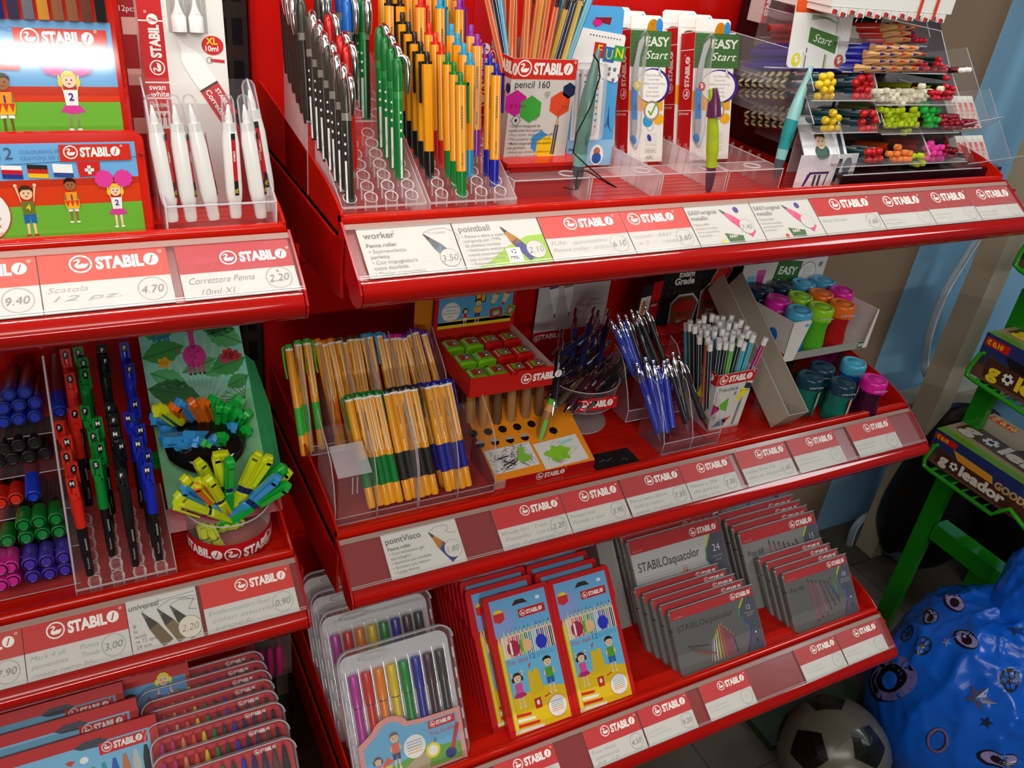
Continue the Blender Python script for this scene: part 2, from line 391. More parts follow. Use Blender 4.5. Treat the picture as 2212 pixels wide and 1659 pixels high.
def nib(m,x,z,L,a,body,grip,tip='55565A'):      # printed pen point, drawn from its tip at x,z
    T=m.T; m.T=(T if T is not None else Matrix.Identity(4))@Matrix.Translation((x,0,z))@Matrix.Rotation(a,4,'Y')
    m.pol([(-.0006,-.0),(.0006,0),(.0022,-.008),(-.0022,-.008)],tip,2)
    m.pol([(-.0022,-.008),(.0022,-.008),(.0052,-.02),(-.0052,-.02)],body,2)
    m.pol([(-.0052,-.02),(.0052,-.02),(.006,-L),(-.006,-L)],grip,2)
    m.T=T
def worker(m,w,H):
    m.text('worker',.005,H-.013,.0075,'77756F',2,bold=.012); m.ring(.036,H-.006,.001,.001,.0003,'77756F',2,8)
    m.text('Penna roller',.0055,H-.023,.0045,'77756F',2,bold=.012)
    for k,t in enumerate(('• Scorrevolezza','   perfetta','• Con impugnatura','   extra morbida','• Design ergonomico')): m.text(t,.0065,H-.0298-k*.0063,.0043,'8A8780',2)
    nib(m,.066,H-.012,.045,-.62,'7A7C80','3E80B8'); nib(m,.066,H-.012,.030,-.62,'8A8C90','D8D8D4')
    m.line([(.066,H-.011),(.075,H-.007),(.090,H-.006),(.1,H-.012),(.103,H-.019),(.1,H-.024)],.0004,'9A9892',2)
    m.text('M = 0,5mm',.071,H-.0125,.003,'B5B2AB',2)
    circ(m,w,H,'3.50',w-.0125,.0105,.0105,.017)
def pball(m,w,H):
    m.pol([(.01,.001),(w,.001),(w,H*.62),(w-.02,H*.6),(w-.045,H*.42),(w-.07,H*.14)],'9CC42C',1)
    m.text('pointball',.005,H-.013,.0075,'8A8780',2,bold=.01)
    for k,t in enumerate(('• Penna a sfera a scatto','   composta per l\'79%','   da plastica riciclata','• Inchiostro estrema-','   mente scorrevole, per','   una scrittura fluida','• Ricaricabile')): m.text(t,.006,H-.0205-k*.0055,.0038,'97948C',2)
    nib(m,.052,H-.010,.048,-.55,'E9A020','2B2B88'); nib(m,.052,H-.010,.026,-.55,'E9A020','F0B030')
    m.rect(.049,.005,.065,.022,'F4F3EE',3); m.text('79%',.0505,.008,.0042,'55534F',4,bold=.02)
    for k in range(3):
        a=2.094*k+.5; m.pol([(.057+.0035*math.cos(a+t)*q,.0175+.0035*math.sin(a+t)*q) for t,q in ((0,1),(1.3,1),(1.3,.55),(0,.55))],'55534F',4)
    circ(m,w,H,'2.10',w-.014,.011,.0105,.018)
C=lambda a,b,c,d,*r: card(a,b,c,d,YT,ZT,*r)
C(767,497.5,973,485,worker,'white price card with a blue and grey pen tip and pencilled 3.50')
C(974,484,1157.5,471.5,pball,'white and lime price card with an orange pen tip and 79% mark')
C(1159,471,1336,460,stdcard('6.10',('FUN!   appuntatore','Penna roller  dritto'),2,lh=.0105,red='E23A34',lx=.28),'pale red and white card with pencilled 6.10 beside the lime card')
C(1337,460,1474,450.5,stdcard('3.60',('ricambi   EASY','   x 3      rossi'),3,lh=.0105,red='E23A34',lx=.08),'pale red and white card with pencilled 3.60, left of the pink pen cards')
def easym(seed):
    def fn(m,w,H):
        m.text('EASYoriginal',.003,H-.013,.0058,'8A8780',2,bold=.012); m.text('metallic',.003,H-.021,.0058,'8A8780',2,bold=.012)
        m.text('Penna roller',.003,H-.0285,.0034,'A5A299',2)
        for k in range(3): m.text(('inchiostro lavabile','punta ergonomica','ricaricabile')[k],.003,H-.034-k*.005,.0032,'B5B2AB',2)
        nib(m,w*.5,H-.008,.052,-.75,'D8608C','E0487E')
        m.pol([(w*.42,.017),(w*.68,.012),(w*.66,-0+.003),(w*.44,.004)],'3D6B30',3); m.text('EASY',w*.47,.010,.004,WH,4,bold=.02)
        m.ell(w*.35,.006,.003,.003,'E8D020' if seed==1 else 'D03028',3,12)
        m.ell(w*.75,H-.01,.004,.0045,'4A3C94',2,14); circ(m,w,H,'7.40' if seed==1 else '',w-.02,.0105,.0095,.024)
    return fn
C(1475,450,1616,440.5,easym(1),'white card with a pink pen tip and yellow dot, left of its twin')
C(1617,440.5,1744,431,easym(2),'white card with a pink pen tip and red dot, right of its twin')
C(1745,431,1873,422,stdcard('1.60',('Easy Graph',),5,red='C4121C',lh=.0115),'red and white card with pencilled 1.60, next to the pink pen cards')
C(1874,422,1980,413,stdcard('',(),6,red='B2282C',lh=.0115,split=.42),'dim red and white card with faint pencil, third from the end of the upper rail')
C(1981,413,2077,404,stdcard('',(),7,red='B02A2E',lh=.0115,split=.45),'dim red and white card with faint pencil, second from the end of the upper rail')
C(2078,404,2168,395,stdcard('',(),8,red='B4343A',lh=.0115,split=.42),'last red and white card at the end of the upper rail')
def visco(m,w,H):
    m.text('pointVisco',.004,H-.014,.0078,'66635E',2,bold=.01); m.text('Penna roller',.0045,H-.0225,.0044,'66635E',2,bold=.014)
    for k,t in enumerate(('• Con inchiostro gel','   tecnologico','• Scrittura più morbida','• Scrittura più veloce','• Lunga durata')): m.text(t,.005,H-.0285-k*.0058,.004,'85827B',2)
    nib(m,w*.61,H-.011,.047,-.55,'E9A32A','24327E'); nib(m,w*.61,H-.011,.024,-.55,'E9A32A','E9A32A')
    m.line([(w*.61,H-.011),(w*.7,H-.006),(w*.85,H-.006),(w*.88,H-.011),(w*.83,H-.014),(w*.9,H-.018),(w*.97,H-.017)],.0005,'8A8780',2)
    circ(m,w,H,'1.80',w-.0135,.0115,.0105,.021)
C=lambda a,b,c,d,*r: card(a,b,c,d,YM,ZM,*r)
C(820,1157.5,982,1120,visco,'white price card with an orange and blue pen tip, on the middle rail')
C(1059,1101,1206,1064.5,stdcard('2.20',('Woody 3in1   2 vers.','  Pastello   carta','   cera  3 proprietà'),11),'red and white card with pencilled 2.20, first after the long empty stretch of rail')
C(1207,1064.5,1333,1037.7,stdcard('3.95',('Temperino','Woody x 3in1'),12,lh=.01),'red and white card with pencilled 3.95 and Temperino')
C(1336,1037,1464,1007,stdcard('7.30',('Porta mine 05mm','  Infrarossi','   sett. + sash'),13,red='B91219'),'red and white card with pencilled 7.30 and Porta mine 05mm')
C(1465,1007,1571.5,983,stdcard('2.30',('Matite x 304','   da gesso','    assort.'),14),'red and white card with pencilled 2.30 on the middle rail')
C(1586,980.7,1693,957,stdcard('1.65',('matite Easy HB','  bto da disegno'),15),'red and white card with pencilled 1.65 between two gaps in the middle rail')
C(1698,955,1799.6,934,stdcard('',(),16,red='C8181A'),'red and white card with faint writing, second from the end of the middle rail')
C(1826.7,925.5,1918.6,905,stdcard('',(),17,red='CC1A18'),'last red and white card at the end of the middle rail')
C=lambda a,b,c,d,*r: card(a,b,c,d,YB,ZB,*r)
C(1064,1652,1193,1604.6,stdcard('',(),21,lh=.0105),'red and white card nearest the felt pen packs on the bottom rail')
C(1255.4,1577,1372,1535,stdcard('4.50',('Trio thick','  astuccio','   P2  12'),22,lh=.0105),'red and white card with pencilled 4.50, left of the 9.20 card')
C(1375,1535,1481.4,1497,stdcard('9.20',(),23,lh=.0105),'red and white card with pencilled 9.20 on the bottom rail')
C(1506.7,1482.7,1608,1447.6,stdcard('',(),24),'red and white card alone between two gaps in the bottom rail')
C(1712.8,1405,1803,1376,stdcard('',(),25,red='B80F18'),'red and white card, second from the end of the bottom rail')
C(1805,1375,1891.7,1341.6,stdcard('',(),26,red='B60F18'),'last red and white card at the end of the bottom rail')
C=lambda a,b,c,d,*r,**k: card(a,b,c,d,YL1,ZL1,*r,**k)
C(78,558.5,78,558.5,stdcard('9.40',(),31,red='DE4A38',lh=.0105),'pale red card with pencilled 9.40 at the picture edge of the upper left rail',x0=-.335)
C(79,558,357.6,536.4,stdcard('4.70',('Scatola','      12 pz.'),32,lh=.0115,red='DC4432'),'pale red and white card with pencilled 4.70 on the upper left rail')
def corr(m,w,H):
    m.rect(0,H*.47,w,H,'BC2030',1); logo(m,w*.36,H*.62,.0098,bgc='BC2030')
    m.text('Correttore Penna',.006,H*.47-.011,.0068,'77746E',2,shear=.35,bold=-.015,w=w*.56); m.text('10ml XL',.014,.0045,.0068,'77746E',2,shear=.35,bold=-.015,w=w*.3)
    circ(m,w,H,'2,20'); m.text('€',w-.016,.0218,.003,'8A8780',3,al='c')
C(375,533,620,514,corr,'crimson and white card with pencilled Correttore Penna 10ml XL 2,20')
C=lambda a,b,c,d,*r,**k: card(a,b,c,d,YL2,ZL2,*r,**k)
C(47.5,1364,47.5,1364,stdcard('7.90',(),41,red='C63A30',lh=.0105),'pale red card at the picture edge of the middle left rail',x0=-.43)
C(48,1364,270.6,1308.5,stdcard('3,00',('Mark 4 all      Punta','permanente      Tonda','rosso nero blu'),42,red='C8201E',lh=.0115),'red and white card with pencilled 3,00 on the middle left rail')
def univ(m,w,H):
    m.text('universal',.002,H-.012,.0062,'77746E',2,shear=.2,bold=.012)
    for k,(q,c) in enumerate(((.20,'6E5A38'),(.42,'7A6640'),(.60,'8A7446'))): nib(m,w*q,H-.016,.044,-.5,'2E2C28',c); m.line([(w*q,H-.015),(w*(q+.2),H-.008-.001*k),(w*.98,H-.006-.005*k)],.0004,'6A6C88',2)
    m.line([(w*.75,H-.012),(w*.95,H-.014),(w*.85,H-.024),(w*.97,H-.026)],.0005,'6A6C88',2)
    for k,t in enumerate(('8','le','acciò','re 72 ore','24 ore')): m.text(t,.004,.0275-k*.0055,.004,'85827B',2)
    m.ell(w*.83,.015,.012,.012,'DCD6C4',4,20); m.ring(w*.83,.015,.012,.012,.0004,'9A9892',5); m.text('2.20',w*.83,.011,.0075,'8A8780',6,shear=.25,al='c',bold=-.012)
C(271,1308,422.5,1270.6,univ,'white price card with three dark pen tips')
C(430,1269,625,1218,stdcard('0,90',('Evidenziatori fluo','  colori assortiti','     stock'),43,red='D42A1C'),'red and white card with pencilled 0,90 under the highlighter tub')
# ================================================================ pens and pencils, one kind each
def cyl(m,r,z0,z1,col,mt='plast',seg=12,r1=None): return m.lathe([(r,z0),(r if r1 is None else r1,z1)],col,mt,seg)
def roller(col,body,clipc='E8E8E8'):     # capped roller pen, .118 tall, stands on its tip end
    R=.0048
    m=MB(); m.lathe([(R*.9,0),(R,.004),(R,.08)],body,'plast',14)
    m.T=Matrix.Translation((0,-R,0)); 
    for a in (0,):
        m.T=Matrix.Rotation(-.25,4,'Z')@Matrix.Translation((0,-R*1.02,0))
        m.rect(-.0011,.002,.0011,.042,'E8E8E4',1); m.text('worker',-.0006,.02,.0013,'444444',2,rot=-1.57)
        for k,q in enumerate((.0015,.0014,.0012)): m.ell(0,.049+k*.0085,q*.75,q,'F0F0EC',1,10)
    m.T=None; ba=m.mesh('barrel')
    m=MB(); m.lathe([(R*1.04,.079),(R*1.04,.086)],'A7A595' if body!='0E7A34' else '3FB45C','tint',14); co=m.mesh('collar')
    m=MB(); m.lathe([(R*1.08,.0865),(R*1.12,.1),(R*1.05,.110),(R*.8,.1155),(R*.35,.118),(0.0001,.1182)],col,'plast',14); cp=m.mesh('cap')
    m=MB(); p=[(.0015,-.001,.1185),(.004,-.003,.119),(.006,-.005,.1165),(.0072,-.0062,.111),(.0077,-.0066,.102),(.0074,-.0063,.092),(.0068,-.0058,.084)]
    m.tube(p,[.0022,.0031,.0036,.0038,.0037,.0033,.0025],clipc,'chrome',8); cl=m.mesh('clip')
    return ('roller_pen','pen',[('barrel',ba,[]),('collar',co,[]),('cap',cp,[]),('clip',cl,[])])
def hexa(m,r,z0,z1,col,mt='plast',n=6,sm=False,ph=0):
    vs=[(r*math.cos(ph+2*math.pi*i/n),r*math.sin(ph+2*math.pi*i/n),z) for z in (z0,z1) for i in range(n)]
    m.add(vs,[(i,(i+1)%n,n+(i+1)%n,n+i) for i in range(n)]+[tuple(range(n-1,-1,-1)),tuple(range(n,2*n))],col,mt,sm)
def clickpen(col):       # orange ballpoint with coloured grip, clip and button, .124 tall
    R=.0052; OR='EE9C1C'
    m=MB(); m.lathe([(R*.93,0),(R*.97,.028)],col,'plast',14); g=m.mesh('grip')
    m=MB(); hexa(m,R*1.03,.028,.112,OR,'plast',8,False,math.pi/8)
    for a in (-.55,.25,.95):
        m.T=Matrix.Rotation(a,4,'Z')@Matrix.Translation((0,-R*1.0,0))
        m.rect(-.00035,.029,.00035,.1115,'F8EBC8',1)
    m.T=Matrix.Rotation(-.15,4,'Z')@Matrix.Translation((0,-R*1.0,0))
    m.text('79%  pointball',.0008,.034,.0016,'3A3020',2,rot=1.5708); 
    for k in range(16): m.rect(-.0009,.07+k*.0014,.0009,.07+k*.0014+(.0004,.0008)[k%2],'4A3C20',2)
    m.T=None; b=m.mesh('barrel')
    m=MB(); cyl(m,R*1.0,.112,.1145,col,seg=14); m.box((.0,-.0016,.1115),(.0085,.0016,.1145),col,'plast'); m.rbox((.0068,-.0016,.075),(.0088,.0016,.1145),.0008,col,'plast'); cl=m.mesh('clip')
    m=MB(); m.lathe([(.0028,.1145),(.0029,.121),(.0022,.1235)],col,'plast',10); bu=m.mesh('button')
    return ('click_pen','pen',[('barrel',b,[]),('grip',g,[]),('clip',cl,[]),('button',bu,[])])
def pencil(body,end,r=.0036,L=.17,tip='dip',ferr=None,hexn=6,txt=False,hole=None):   # lies with its near end at z=0, body towards +z
    m=MB(); z0=.006 if tip in('dip','eraser') else 0
    if tip=='eraser': z0=.018
    hexa(m,r,z0,L,body,'plast',hexn,hexn>8,.52)
    if hexn==6 and L>.16:
        for k in range(6):
            m.T=Matrix.Rotation(.52+k*1.0472,4,'Z')@Matrix.Rotation(math.pi/2,4,'Z')@Matrix.Translation((0,-r,0)); m.rect(-r*.07,z0,r*.07,L,'F0E8E0',.8)
        m.T=None
    if hole:
        for a in (-.9,-2.1,.35):
            for k in range(7):
                m.T=Matrix.Rotation(a,4,'Z')@Matrix.Translation((0,-r*(1 if hexn>8 else .9),0))
                m.ell(0,.062+k*.0135,r*.55,.0045,hole,1,10,rot=.5 if a>-2 else -.3)
        m.T=None
    if txt:
        m.T=Matrix.Rotation(-.8,4,'Z')@Matrix.Translation((0,-r*.98,0)); m.rect(-.0016,.022,.0016,.048,'DADAD4',1)
        for k in range(12): m.rect(-.0012,.024+k*.0018,.0008,.0248+k*.0018,'222222',2)
        m.T=None
    b=m.mesh('barrel'); P=[('barrel',b,[])]
    if tip=='dip': m=MB(); m.lathe([(.0001,-.0008),(r*.55,-.0003),(r*.9,.0012),(r*1.04,.0035),(r*1.04,.0065)],end,'plast',12); P.append(('dipped_end',m.mesh('dipped_end'),[]))
    if tip=='eraser':
        m=MB(); m.lathe([(r*.5,0),(r*.92,.0008),(r*.95,.009)],end,'matte',12); P.append(('eraser',m.mesh('eraser'),[]))
        m=MB(); m.lathe([(r*.98,.008),(r*1.04,.0095),(r*.98,.011),(r*1.04,.0125),(r*.98,.014),(r*1.03,.0155),(r*1.0,.0185)],ferr or 'C9C9C4','chrome',12); P.append(('ferrule',m.mesh('ferrule'),[]))
    if tip=='point':
        m=MB(); n=12; vs=[];fs=[]
        for i in range(n): vs.append((r*math.cos(2*math.pi*i/n),r*math.sin(2*math.pi*i/n),.0+(.006 if i%2 else -.001)))
        for i in range(n): vs.append((r*.28*math.cos(2*math.pi*i/n),r*.28*math.sin(2*math.pi*i/n),-.0205))
        m.add(vs,[(i,n+i,n+(i+1)%n,(i+1)%n) for i in range(n)],'C99A66','matte'); [m.ell(0,0,0,0,'C99A66') for _ in ()]; P.append(('sharpened_wood',m.mesh('sharpened_wood'),[]))
        m=MB(); m.lathe([(.0001,-.0275),(r*.28,-.0205)],end,'matte',8); P.append(('lead',m.mesh('lead'),[]))
    if tip=='flat':
        m=MB(); m.lathe([(r*1.02,-.0005),(r*1.02,.012)],end,'plast',12); P.append(('end_cap',m.mesh('end_cap'),[]))
    return ('pencil','pencil',P)
def easypen(up,grip,low,tip,ring='D0D0CC',L=.165):   # thick curved rollerball, from its nib (z=0) to the tail
    def c(z): return .012*((z/L-.45)**2)*2
    def seg(z0,z1,rs,col,mt='plast'):
        n=len(rs); return MB().tube([(c(z0+(z1-z0)*i/(n-1)),0,z0+(z1-z0)*i/(n-1)) for i in range(n)],rs,col,mt,14)
    P=[('cap_tip',seg(0,.030,[.0016,.0045,.0062,.0070,.0075],tip).mesh('cap_tip'),[]),
       ('front_ring',seg(.030,.045,[.0077,.0080,.0083],low).mesh('front_ring'),[])]
    m=seg(.045,.088,[.0084,.0084,.0086,.0095,.0098,.0096,.0094],grip,'rubber')
    m.T=Matrix.Translation((0,-.0092,0)); m.ell(.0,.066,.003,.009,[q*.8 for q in lin(grip)[:3]]+[1],2,16); m.T=None
    P.append(('grip',m.mesh('grip'),[]))
    P.append(('upper_barrel',seg(.088,L,[.0094,.0093,.0088,.0080,.0070,.0060,.0050,.0040,.0030],up).mesh('upper_barrel'),[]))
    return ('rollerball_pen','pen',P)
# ================================================================ upper shelf, wide bay
A29=29
def c2(x,y): return (580+x/3.457,y/3.457)
def c3(x,y): return (1050+x/3.403,y/3.403)
def c4(x,y): return (1580+x/3.456,y/3.456)
S29,C29=math.sin(math.radians(29)),math.cos(math.radians(29))
def tp(x,s): return Vector((x,.075+s*C29,1.261+s*S29))
def riser(x0,x1,s0,s1,cols,rows,label,zb=1.2395):
    r=thing('riser_tray',label,'display tray',Matrix.Identity(4))
    m=MB(); a,b=tp(x0,s0),tp(x1,s1)
    m.add([(x0,a.y,a.z),(x1,a.y,a.z),(x1,b.y,b.z),(x0,b.y,b.z)],[(0,1,2,3)],'F4F0F0','clear')
    m.box((x0,a.y-.0005,a.z-.0012),(x1,a.y+.0008,a.z+.0006),'F4E8E8','edge'); m.build('deck',r)
    m=MB()
    m.add([(x0,a.y,zb),(x1,a.y,zb),(x1,a.y,a.z),(x0,a.y,a.z)],[(0,1,2,3)],'F4F0F0','clear')
    for x in (x0,x1):
        m.add([(x,a.y,zb),(x,b.y,zb),(x,b.y,b.z),(x,a.y,a.z)],[(0,1,2,3)],'F4F0F0','clear')
        m.tube([(x,a.y,a.z),(x,b.y,b.z)],.0006,'F4E8E8','edge',4); m.tube([(x,a.y,zb),(x,a.y,a.z)],.0006,'F4E8E8','edge',4)
    m.build('skirt',r)
    m=MB(); mt=Matrix.Rotation(math.radians(29),4,'X')
    for x in cols:
        for s in rows:
            o=tp(x,s); m.T=Matrix.Translation(o)@Matrix.Rotation(math.radians(-8),4,'X')
            m.lathe([(.0062,-.014),(.0066,.0006)],'F4F0F0','clear',14,cap=False)
            m.T=Matrix.Translation(o)@mt
            m.lathe([(.0062,.0004),(.0066,.0012),(.0070,.0004)],'F8F4F4','edge',14,cap=False)
    m.T=None; m.build('pen_sockets',r)
colsA=[.0165,.038,.0595,.081]; colsB=[.114,.1365,.159,.1815]
rowsF=[.0095+.0145*k for k in range(7)]; rowsR=[.124+.0145*k for k in range(6)]
riser(.006,.0935,-.002,.106,colsA,rowsF,'clear stepped pen tray beside the red side panel, holding dark and green roller pens')
riser(.098,.197,-.002,.106,colsB,rowsF,'clear stepped pen tray holding the front rows of orange ballpoints')
riser(.000,.0935,.114,.22,[x-.004 for x in colsA],rowsR,'clear stepped pen tray behind the roller pens, one tier higher')
riser(.096,.197,.114,.22,[x-.002 for x in colsB],rowsR,'clear stepped pen tray behind the orange ballpoints, one tier higher')
def stand(proto,x,s,label,group,dx=.003,lean=12,spin=0,sc=1,dip=.006):
    l=math.radians(lean); d=Vector((dx/.12,math.sin(l),math.cos(l))).normalized()
    o=tp(x,s)-d*dip
    M=frame(o,(1,0,0),d,sc)@Matrix.Rotation(spin,4,'Z'); return inst(proto,M,label,group)
BLK=roller('3A382F','2C2A25'); REDR=roller('C8140F','C01410'); GRN=roller('0C6E2C','0E7A34'); BLU=roller('1560B8','1C7AD8')
skew=lambda k: -.0020*k
for k in range(7):
    stand(BLK,colsA[0]+skew(k),rowsF[k],'smoke-black roller pen, %s in the line by the red side panel'%ORD[k],'black roller pens in the front tray',spin=-.5+R_.uniform(-.1,.1) if k in(0,3) else -.75,dx=.002+R_.uniform(-.001,.001))
for k in range(6):
    stand(BLK,colsA[0]-.014+skew(k)*.3+.002*k*0,rowsR[k]-.004,'smoke-black roller pen in the rear tier, %s along the red side panel'%ORD[k],'black roller pens in the rear tray',spin=R_.uniform(-2.4,-1.6),dx=.0)
for j,k in enumerate((3,4,6)):
    stand(REDR,colsA[1]+skew(k),rowsF[k],'red roller pen with chrome clip, %s of the three standing between black and green ones'%ORD[j],'red roller pens',dx=-.002,spin=-.3)
stand(REDR,colsA[1]-.010,rowsR[1],'red roller pen with long chrome clip in the rear tier, next to the blue one','red roller pens',spin=-.75)
stand(BLK,colsA[0]+.006,rowsR[1],'black roller pen with long chrome clip in the rear tier, left of the red one','black roller pens in the rear tray',spin=-.75)
stand(BLU,colsA[2]-.012,rowsR[0],'bright blue roller pen with a white barcode strip in the rear tier','blue roller pens',spin=-.1)
stand(BLU,colsA[2]-.012,rowsR[2],'bright blue roller pen behind the first blue one in the rear tier','blue roller pens',spin=-.1)
stand(BLK,colsA[2]+.006,rowsR[0],'black roller pen between the blue and green ones in the rear tier','black roller pens in the rear tray',spin=-.7)
stand(BLK,colsA[2]+.004,rowsR[2],'black roller pen, second between blue and green ones, rear tier','black roller pens in the rear tray',spin=-.7)
for k in range(2,6):
    stand(GRN,colsA[3]+skew(k),rowsF[k],'green roller pen with chrome clip, %s in the green line'%ORD[k-2],'green roller pens',spin=.35 if k==2 else -.3,dx=.0015)
for k in range(3):
    stand(GRN,colsA[3]-.016,rowsR[k],'green roller pen, %s in the rear tier of the clear trays'%ORD[k],'green roller pens',spin=-.75)
CP={c:clickpen(h) for c,h in dict(green='0E7A2C',blue='1C1E9C',black='16150F',red='D8201A',cyan='1E9AC8',purple='8A2A9C').items()}
spots=[('green',1,0),('green',1,1),('green',1,2),('blue',3,1),('blue',3,2),('cyan',2,2),('cyan',2,3),('cyan',2,4),('cyan',2,5),('purple',3,4),('purple',3,5),
 ('red',1,3),('red',1,4),('red',1,5),('black',0,2),('black',0,3),('black',0,4),('black',0,5),('black',0,6)]
cnt={}
for c,i,k in spots:
    cnt[c]=cnt.get(c,0)+1; j=cnt[c]-1
    stand(CP[c],colsB[i]+skew(k),rowsF[k],'orange ballpoint with %s grip, %s %s one in the front tray'%(c,ORD[j],c),'orange ballpoints with %s grips'%c,spin={0:2.4,1:0,2:.6,3:-.1}[i]+R_.uniform(-.15,.15),dx=-.0005 if i<2 else .002)
for i,c in enumerate(('black','red','cyan','purple')):
    for k in range(4):
        stand(CP[c],colsB[i]-.008+skew(k)+(.004 if k%2 else 0),rowsR[k],'orange ballpoint with %s clip in the rear tier, %s in its line'%(c,ORD[k]),'orange ballpoints with %s grips'%c,spin=R_.uniform(-.3,.3)+(2.6 if i==0 else 0),dx=.001)
stand(CP['black'],colsB[0]-.022,rowsR[0],'orange ballpoint with black clip at the left edge of the rear tier','orange ballpoints with black grips',spin=.3)
stand(CP['black'],colsB[0]-.020,rowsR[2],'orange ballpoint with black clip behind the leftmost in the rear tier','orange ballpoints with black grips',spin=.3)
# red-white cardboard seen behind the ballpoints
a=PY(1003,285,.24); m=MB(); m.box((0,0,0),(.034,.002,.2),'B8141A','paper'); m.rect(0,.0,.034,.2,'C0161C'); logo(m,.024,.03,.012,rot=math.pi/2); m.line([(0,.155),(.034,.155)],.001,WH,2); m.line([(0,.02),(.034,.02)],.001,WH,2)
m.build('card_pack',None,'red card pack with white upright lettering standing behind the orange ballpoints','pack',None,None,Matrix.Translation(a-Vector((0,0,.0))))
# ---- pencil box on its red plate
yb=.15; a=PY(1085,338,yb); b=PY(1219,342,yb); tz=PY(1112,126,yb).z
zb=a.z-.001; x0=a.x+.0015; x1=b.x; H=tz-zb; Wd=x1-x0; D=.055
pl=PY(1078,352.6,.125)
m=MB(); m.box((x0-.007,.125,zb-.004),(x1+.008,.235,zb),'D4221A','red'); m.box((x0,.13,1.2385),(x1,.133,zb-.004),'B41410','red'); m.build('plate_stand',None,'bright red plastic plate under the grey box of hexagonal pencils','stand')
r=thing('pencil_box','grey and red open box printed with coloured hexagons and a pencil','box',Matrix.Translation((x0,yb,zb)))
m=MB(); G='CFCBC2'; t=.0012; hr=H*.2
for (p,q) in (((0,0,0),(Wd,t,H)),((0,D-t,0),(Wd,D,H+.012)),((0,t,0),(t,D-t,H)),((Wd-t,t,0),(Wd,D-t,H)),((t,t,0),(Wd-t,D-t,t))): m.box(p,q,G,'paper')
m.rect(0,H-hr,Wd,H,'D62A1E'); logo(m,Wd*.07,H-hr*.74,Wd/6.9,bgc='D62A1E')
m.text('pencil 160',Wd*.06,H*.715,.0078,'2E2C30',2)
hx=lambda cx,cz,r,c,l=1: m.pol([(cx+r*math.sin(i*math.pi/3),cz+r*math.cos(i*math.pi/3)) for i in range(6)],c,l)
hx(Wd*.1,H*.56,.0145,'C21F8A'); hx(Wd*.34,H*.5,.0150,'3FA238',2); hx(Wd*.80,H*.55,.0145,'DC4A26'); hx(Wd*.92,H*.69,.009,'1F2C4A',1)
hx(Wd*.56,H*.15,.0135,'3090CE'); hx(Wd*.66,H*.09,.0145,'F0C81E',2); m.rect(0,0,Wd,.0002,G,3)
m.ring(Wd*.13,H*.385,.0055,.0055,.0005,'55534F',2,6); m.ell(Wd*.13,H*.385,.0017,.0017,'2E2C30',2); m.ring(Wd*.13,H*.385,.0072,.0072,.0004,'55534F',2,4)
m.text('E = mc',Wd*.02,H*.515,.005,'8A1262',3,shear=.2)
for q in range(6): m.line([(Wd*.535+q*.0012,H*.66-.006+abs(q-2.5)*.0014),(Wd*.545+q*.0012,H*.66+.003-abs(q-2.5)*.0005)],.0004,'77756F',2)
m.line([(Wd*.42,H*.42),(Wd*.45,H*.45),(Wd*.47,H*.42),(Wd*.44,H*.385),(Wd*.41,H*.39),(Wd*.42,H*.42)],.0005,'77756F',3)
m.T=Matrix.Translation((Wd*.80,0,H*.43))@Matrix.Rotation(math.radians(3),4,'Y')
m.pol([(0,0),(.0024,-.010),(-.0024,-.010)],'D2A06E',3); m.pol([(0,0),(.0006,-.003),(-.0006,-.003)],'333333',4); m.rect(-.0024,-H*.41,-.0008,-.010,'4A4A4E',3); m.rect(-.0008,-H*.41,.0006,-.010,'8A8A8E',3); m.rect(.0006,-H*.41,.0024,-.010,'3A3A3E',3); m.T=None
m.line([(Wd*.80,H*.43),(Wd*.79,H*.47),(Wd*.86,H*.5),(Wd*.84,H*.54),(Wd*.93,H*.52)],.0004,'33405A',3)
for k,tx in enumerate(('⓵ Crayon hexagonal de','   qualité avec bout gomme','   • Pour écrire, dessiner, art et effets','   • Mine graphite super résistante','⓵ Matita esagonale di alta qualità','   con gommino','   • Adatta per scrivere, abbozzare','     o cancellare con facilità','   • Mina in grafite super resistente',)):
    m.text(tx.replace('⓵','•'),Wd*.04,H*.315-k*.0049,.0031,'66635E',2,bold=.01 if k in(0,1,4,5) else 0)
# left flank print
m.T=Matrix.Rotation(math.radians(-90),4,'Z')@Matrix.Translation((-D,0,0)); m.rect(0,H-hr,D,H,'C4241A'); logo(m,D-.058,H-hr*.74,Wd/6.9,bgc='C4241A'); hx(D*.6,H*.6,.012,'DC4A26'); hx(D*.9,H*.7,.006,'1F2C4A'); m.T=None
m.build('carton',r)
CUPC=[('D9642E','D9642E','orange'),('E27030','E27030','orange'),('D85C2A','C8C8C4','orange'),('1C2C4C','C8C8C4','navy'),('E0B428','C8C8C4','yellow'),('5AB4D4','5AB4D4','light blue'),('D8541E','C8C8C4','orange')]
CUPP=[pencil(b,e,.0036,.19,'eraser' if e=='C8C8C4' else 'dip') for b,e,n in CUPC]
PROTO_STRIPE={}
def cup_pencil(proto,a,b,label,group,L=.19,spin=0):     # near end (z=0 of the model) is at the top b
    a=Vector(a);b=Vector(b); d=(a-b).normalized()
    return inst(proto,frame(b,(1,0,0),d)@Matrix.Rotation(spin,4,'Z'),label,group)
rr=random.Random(5)
order=[0,1,0,6,1,2,2,0,1,4,6,0,2,1,4,3,4,3,5,3,0,4,3,5,6,2]
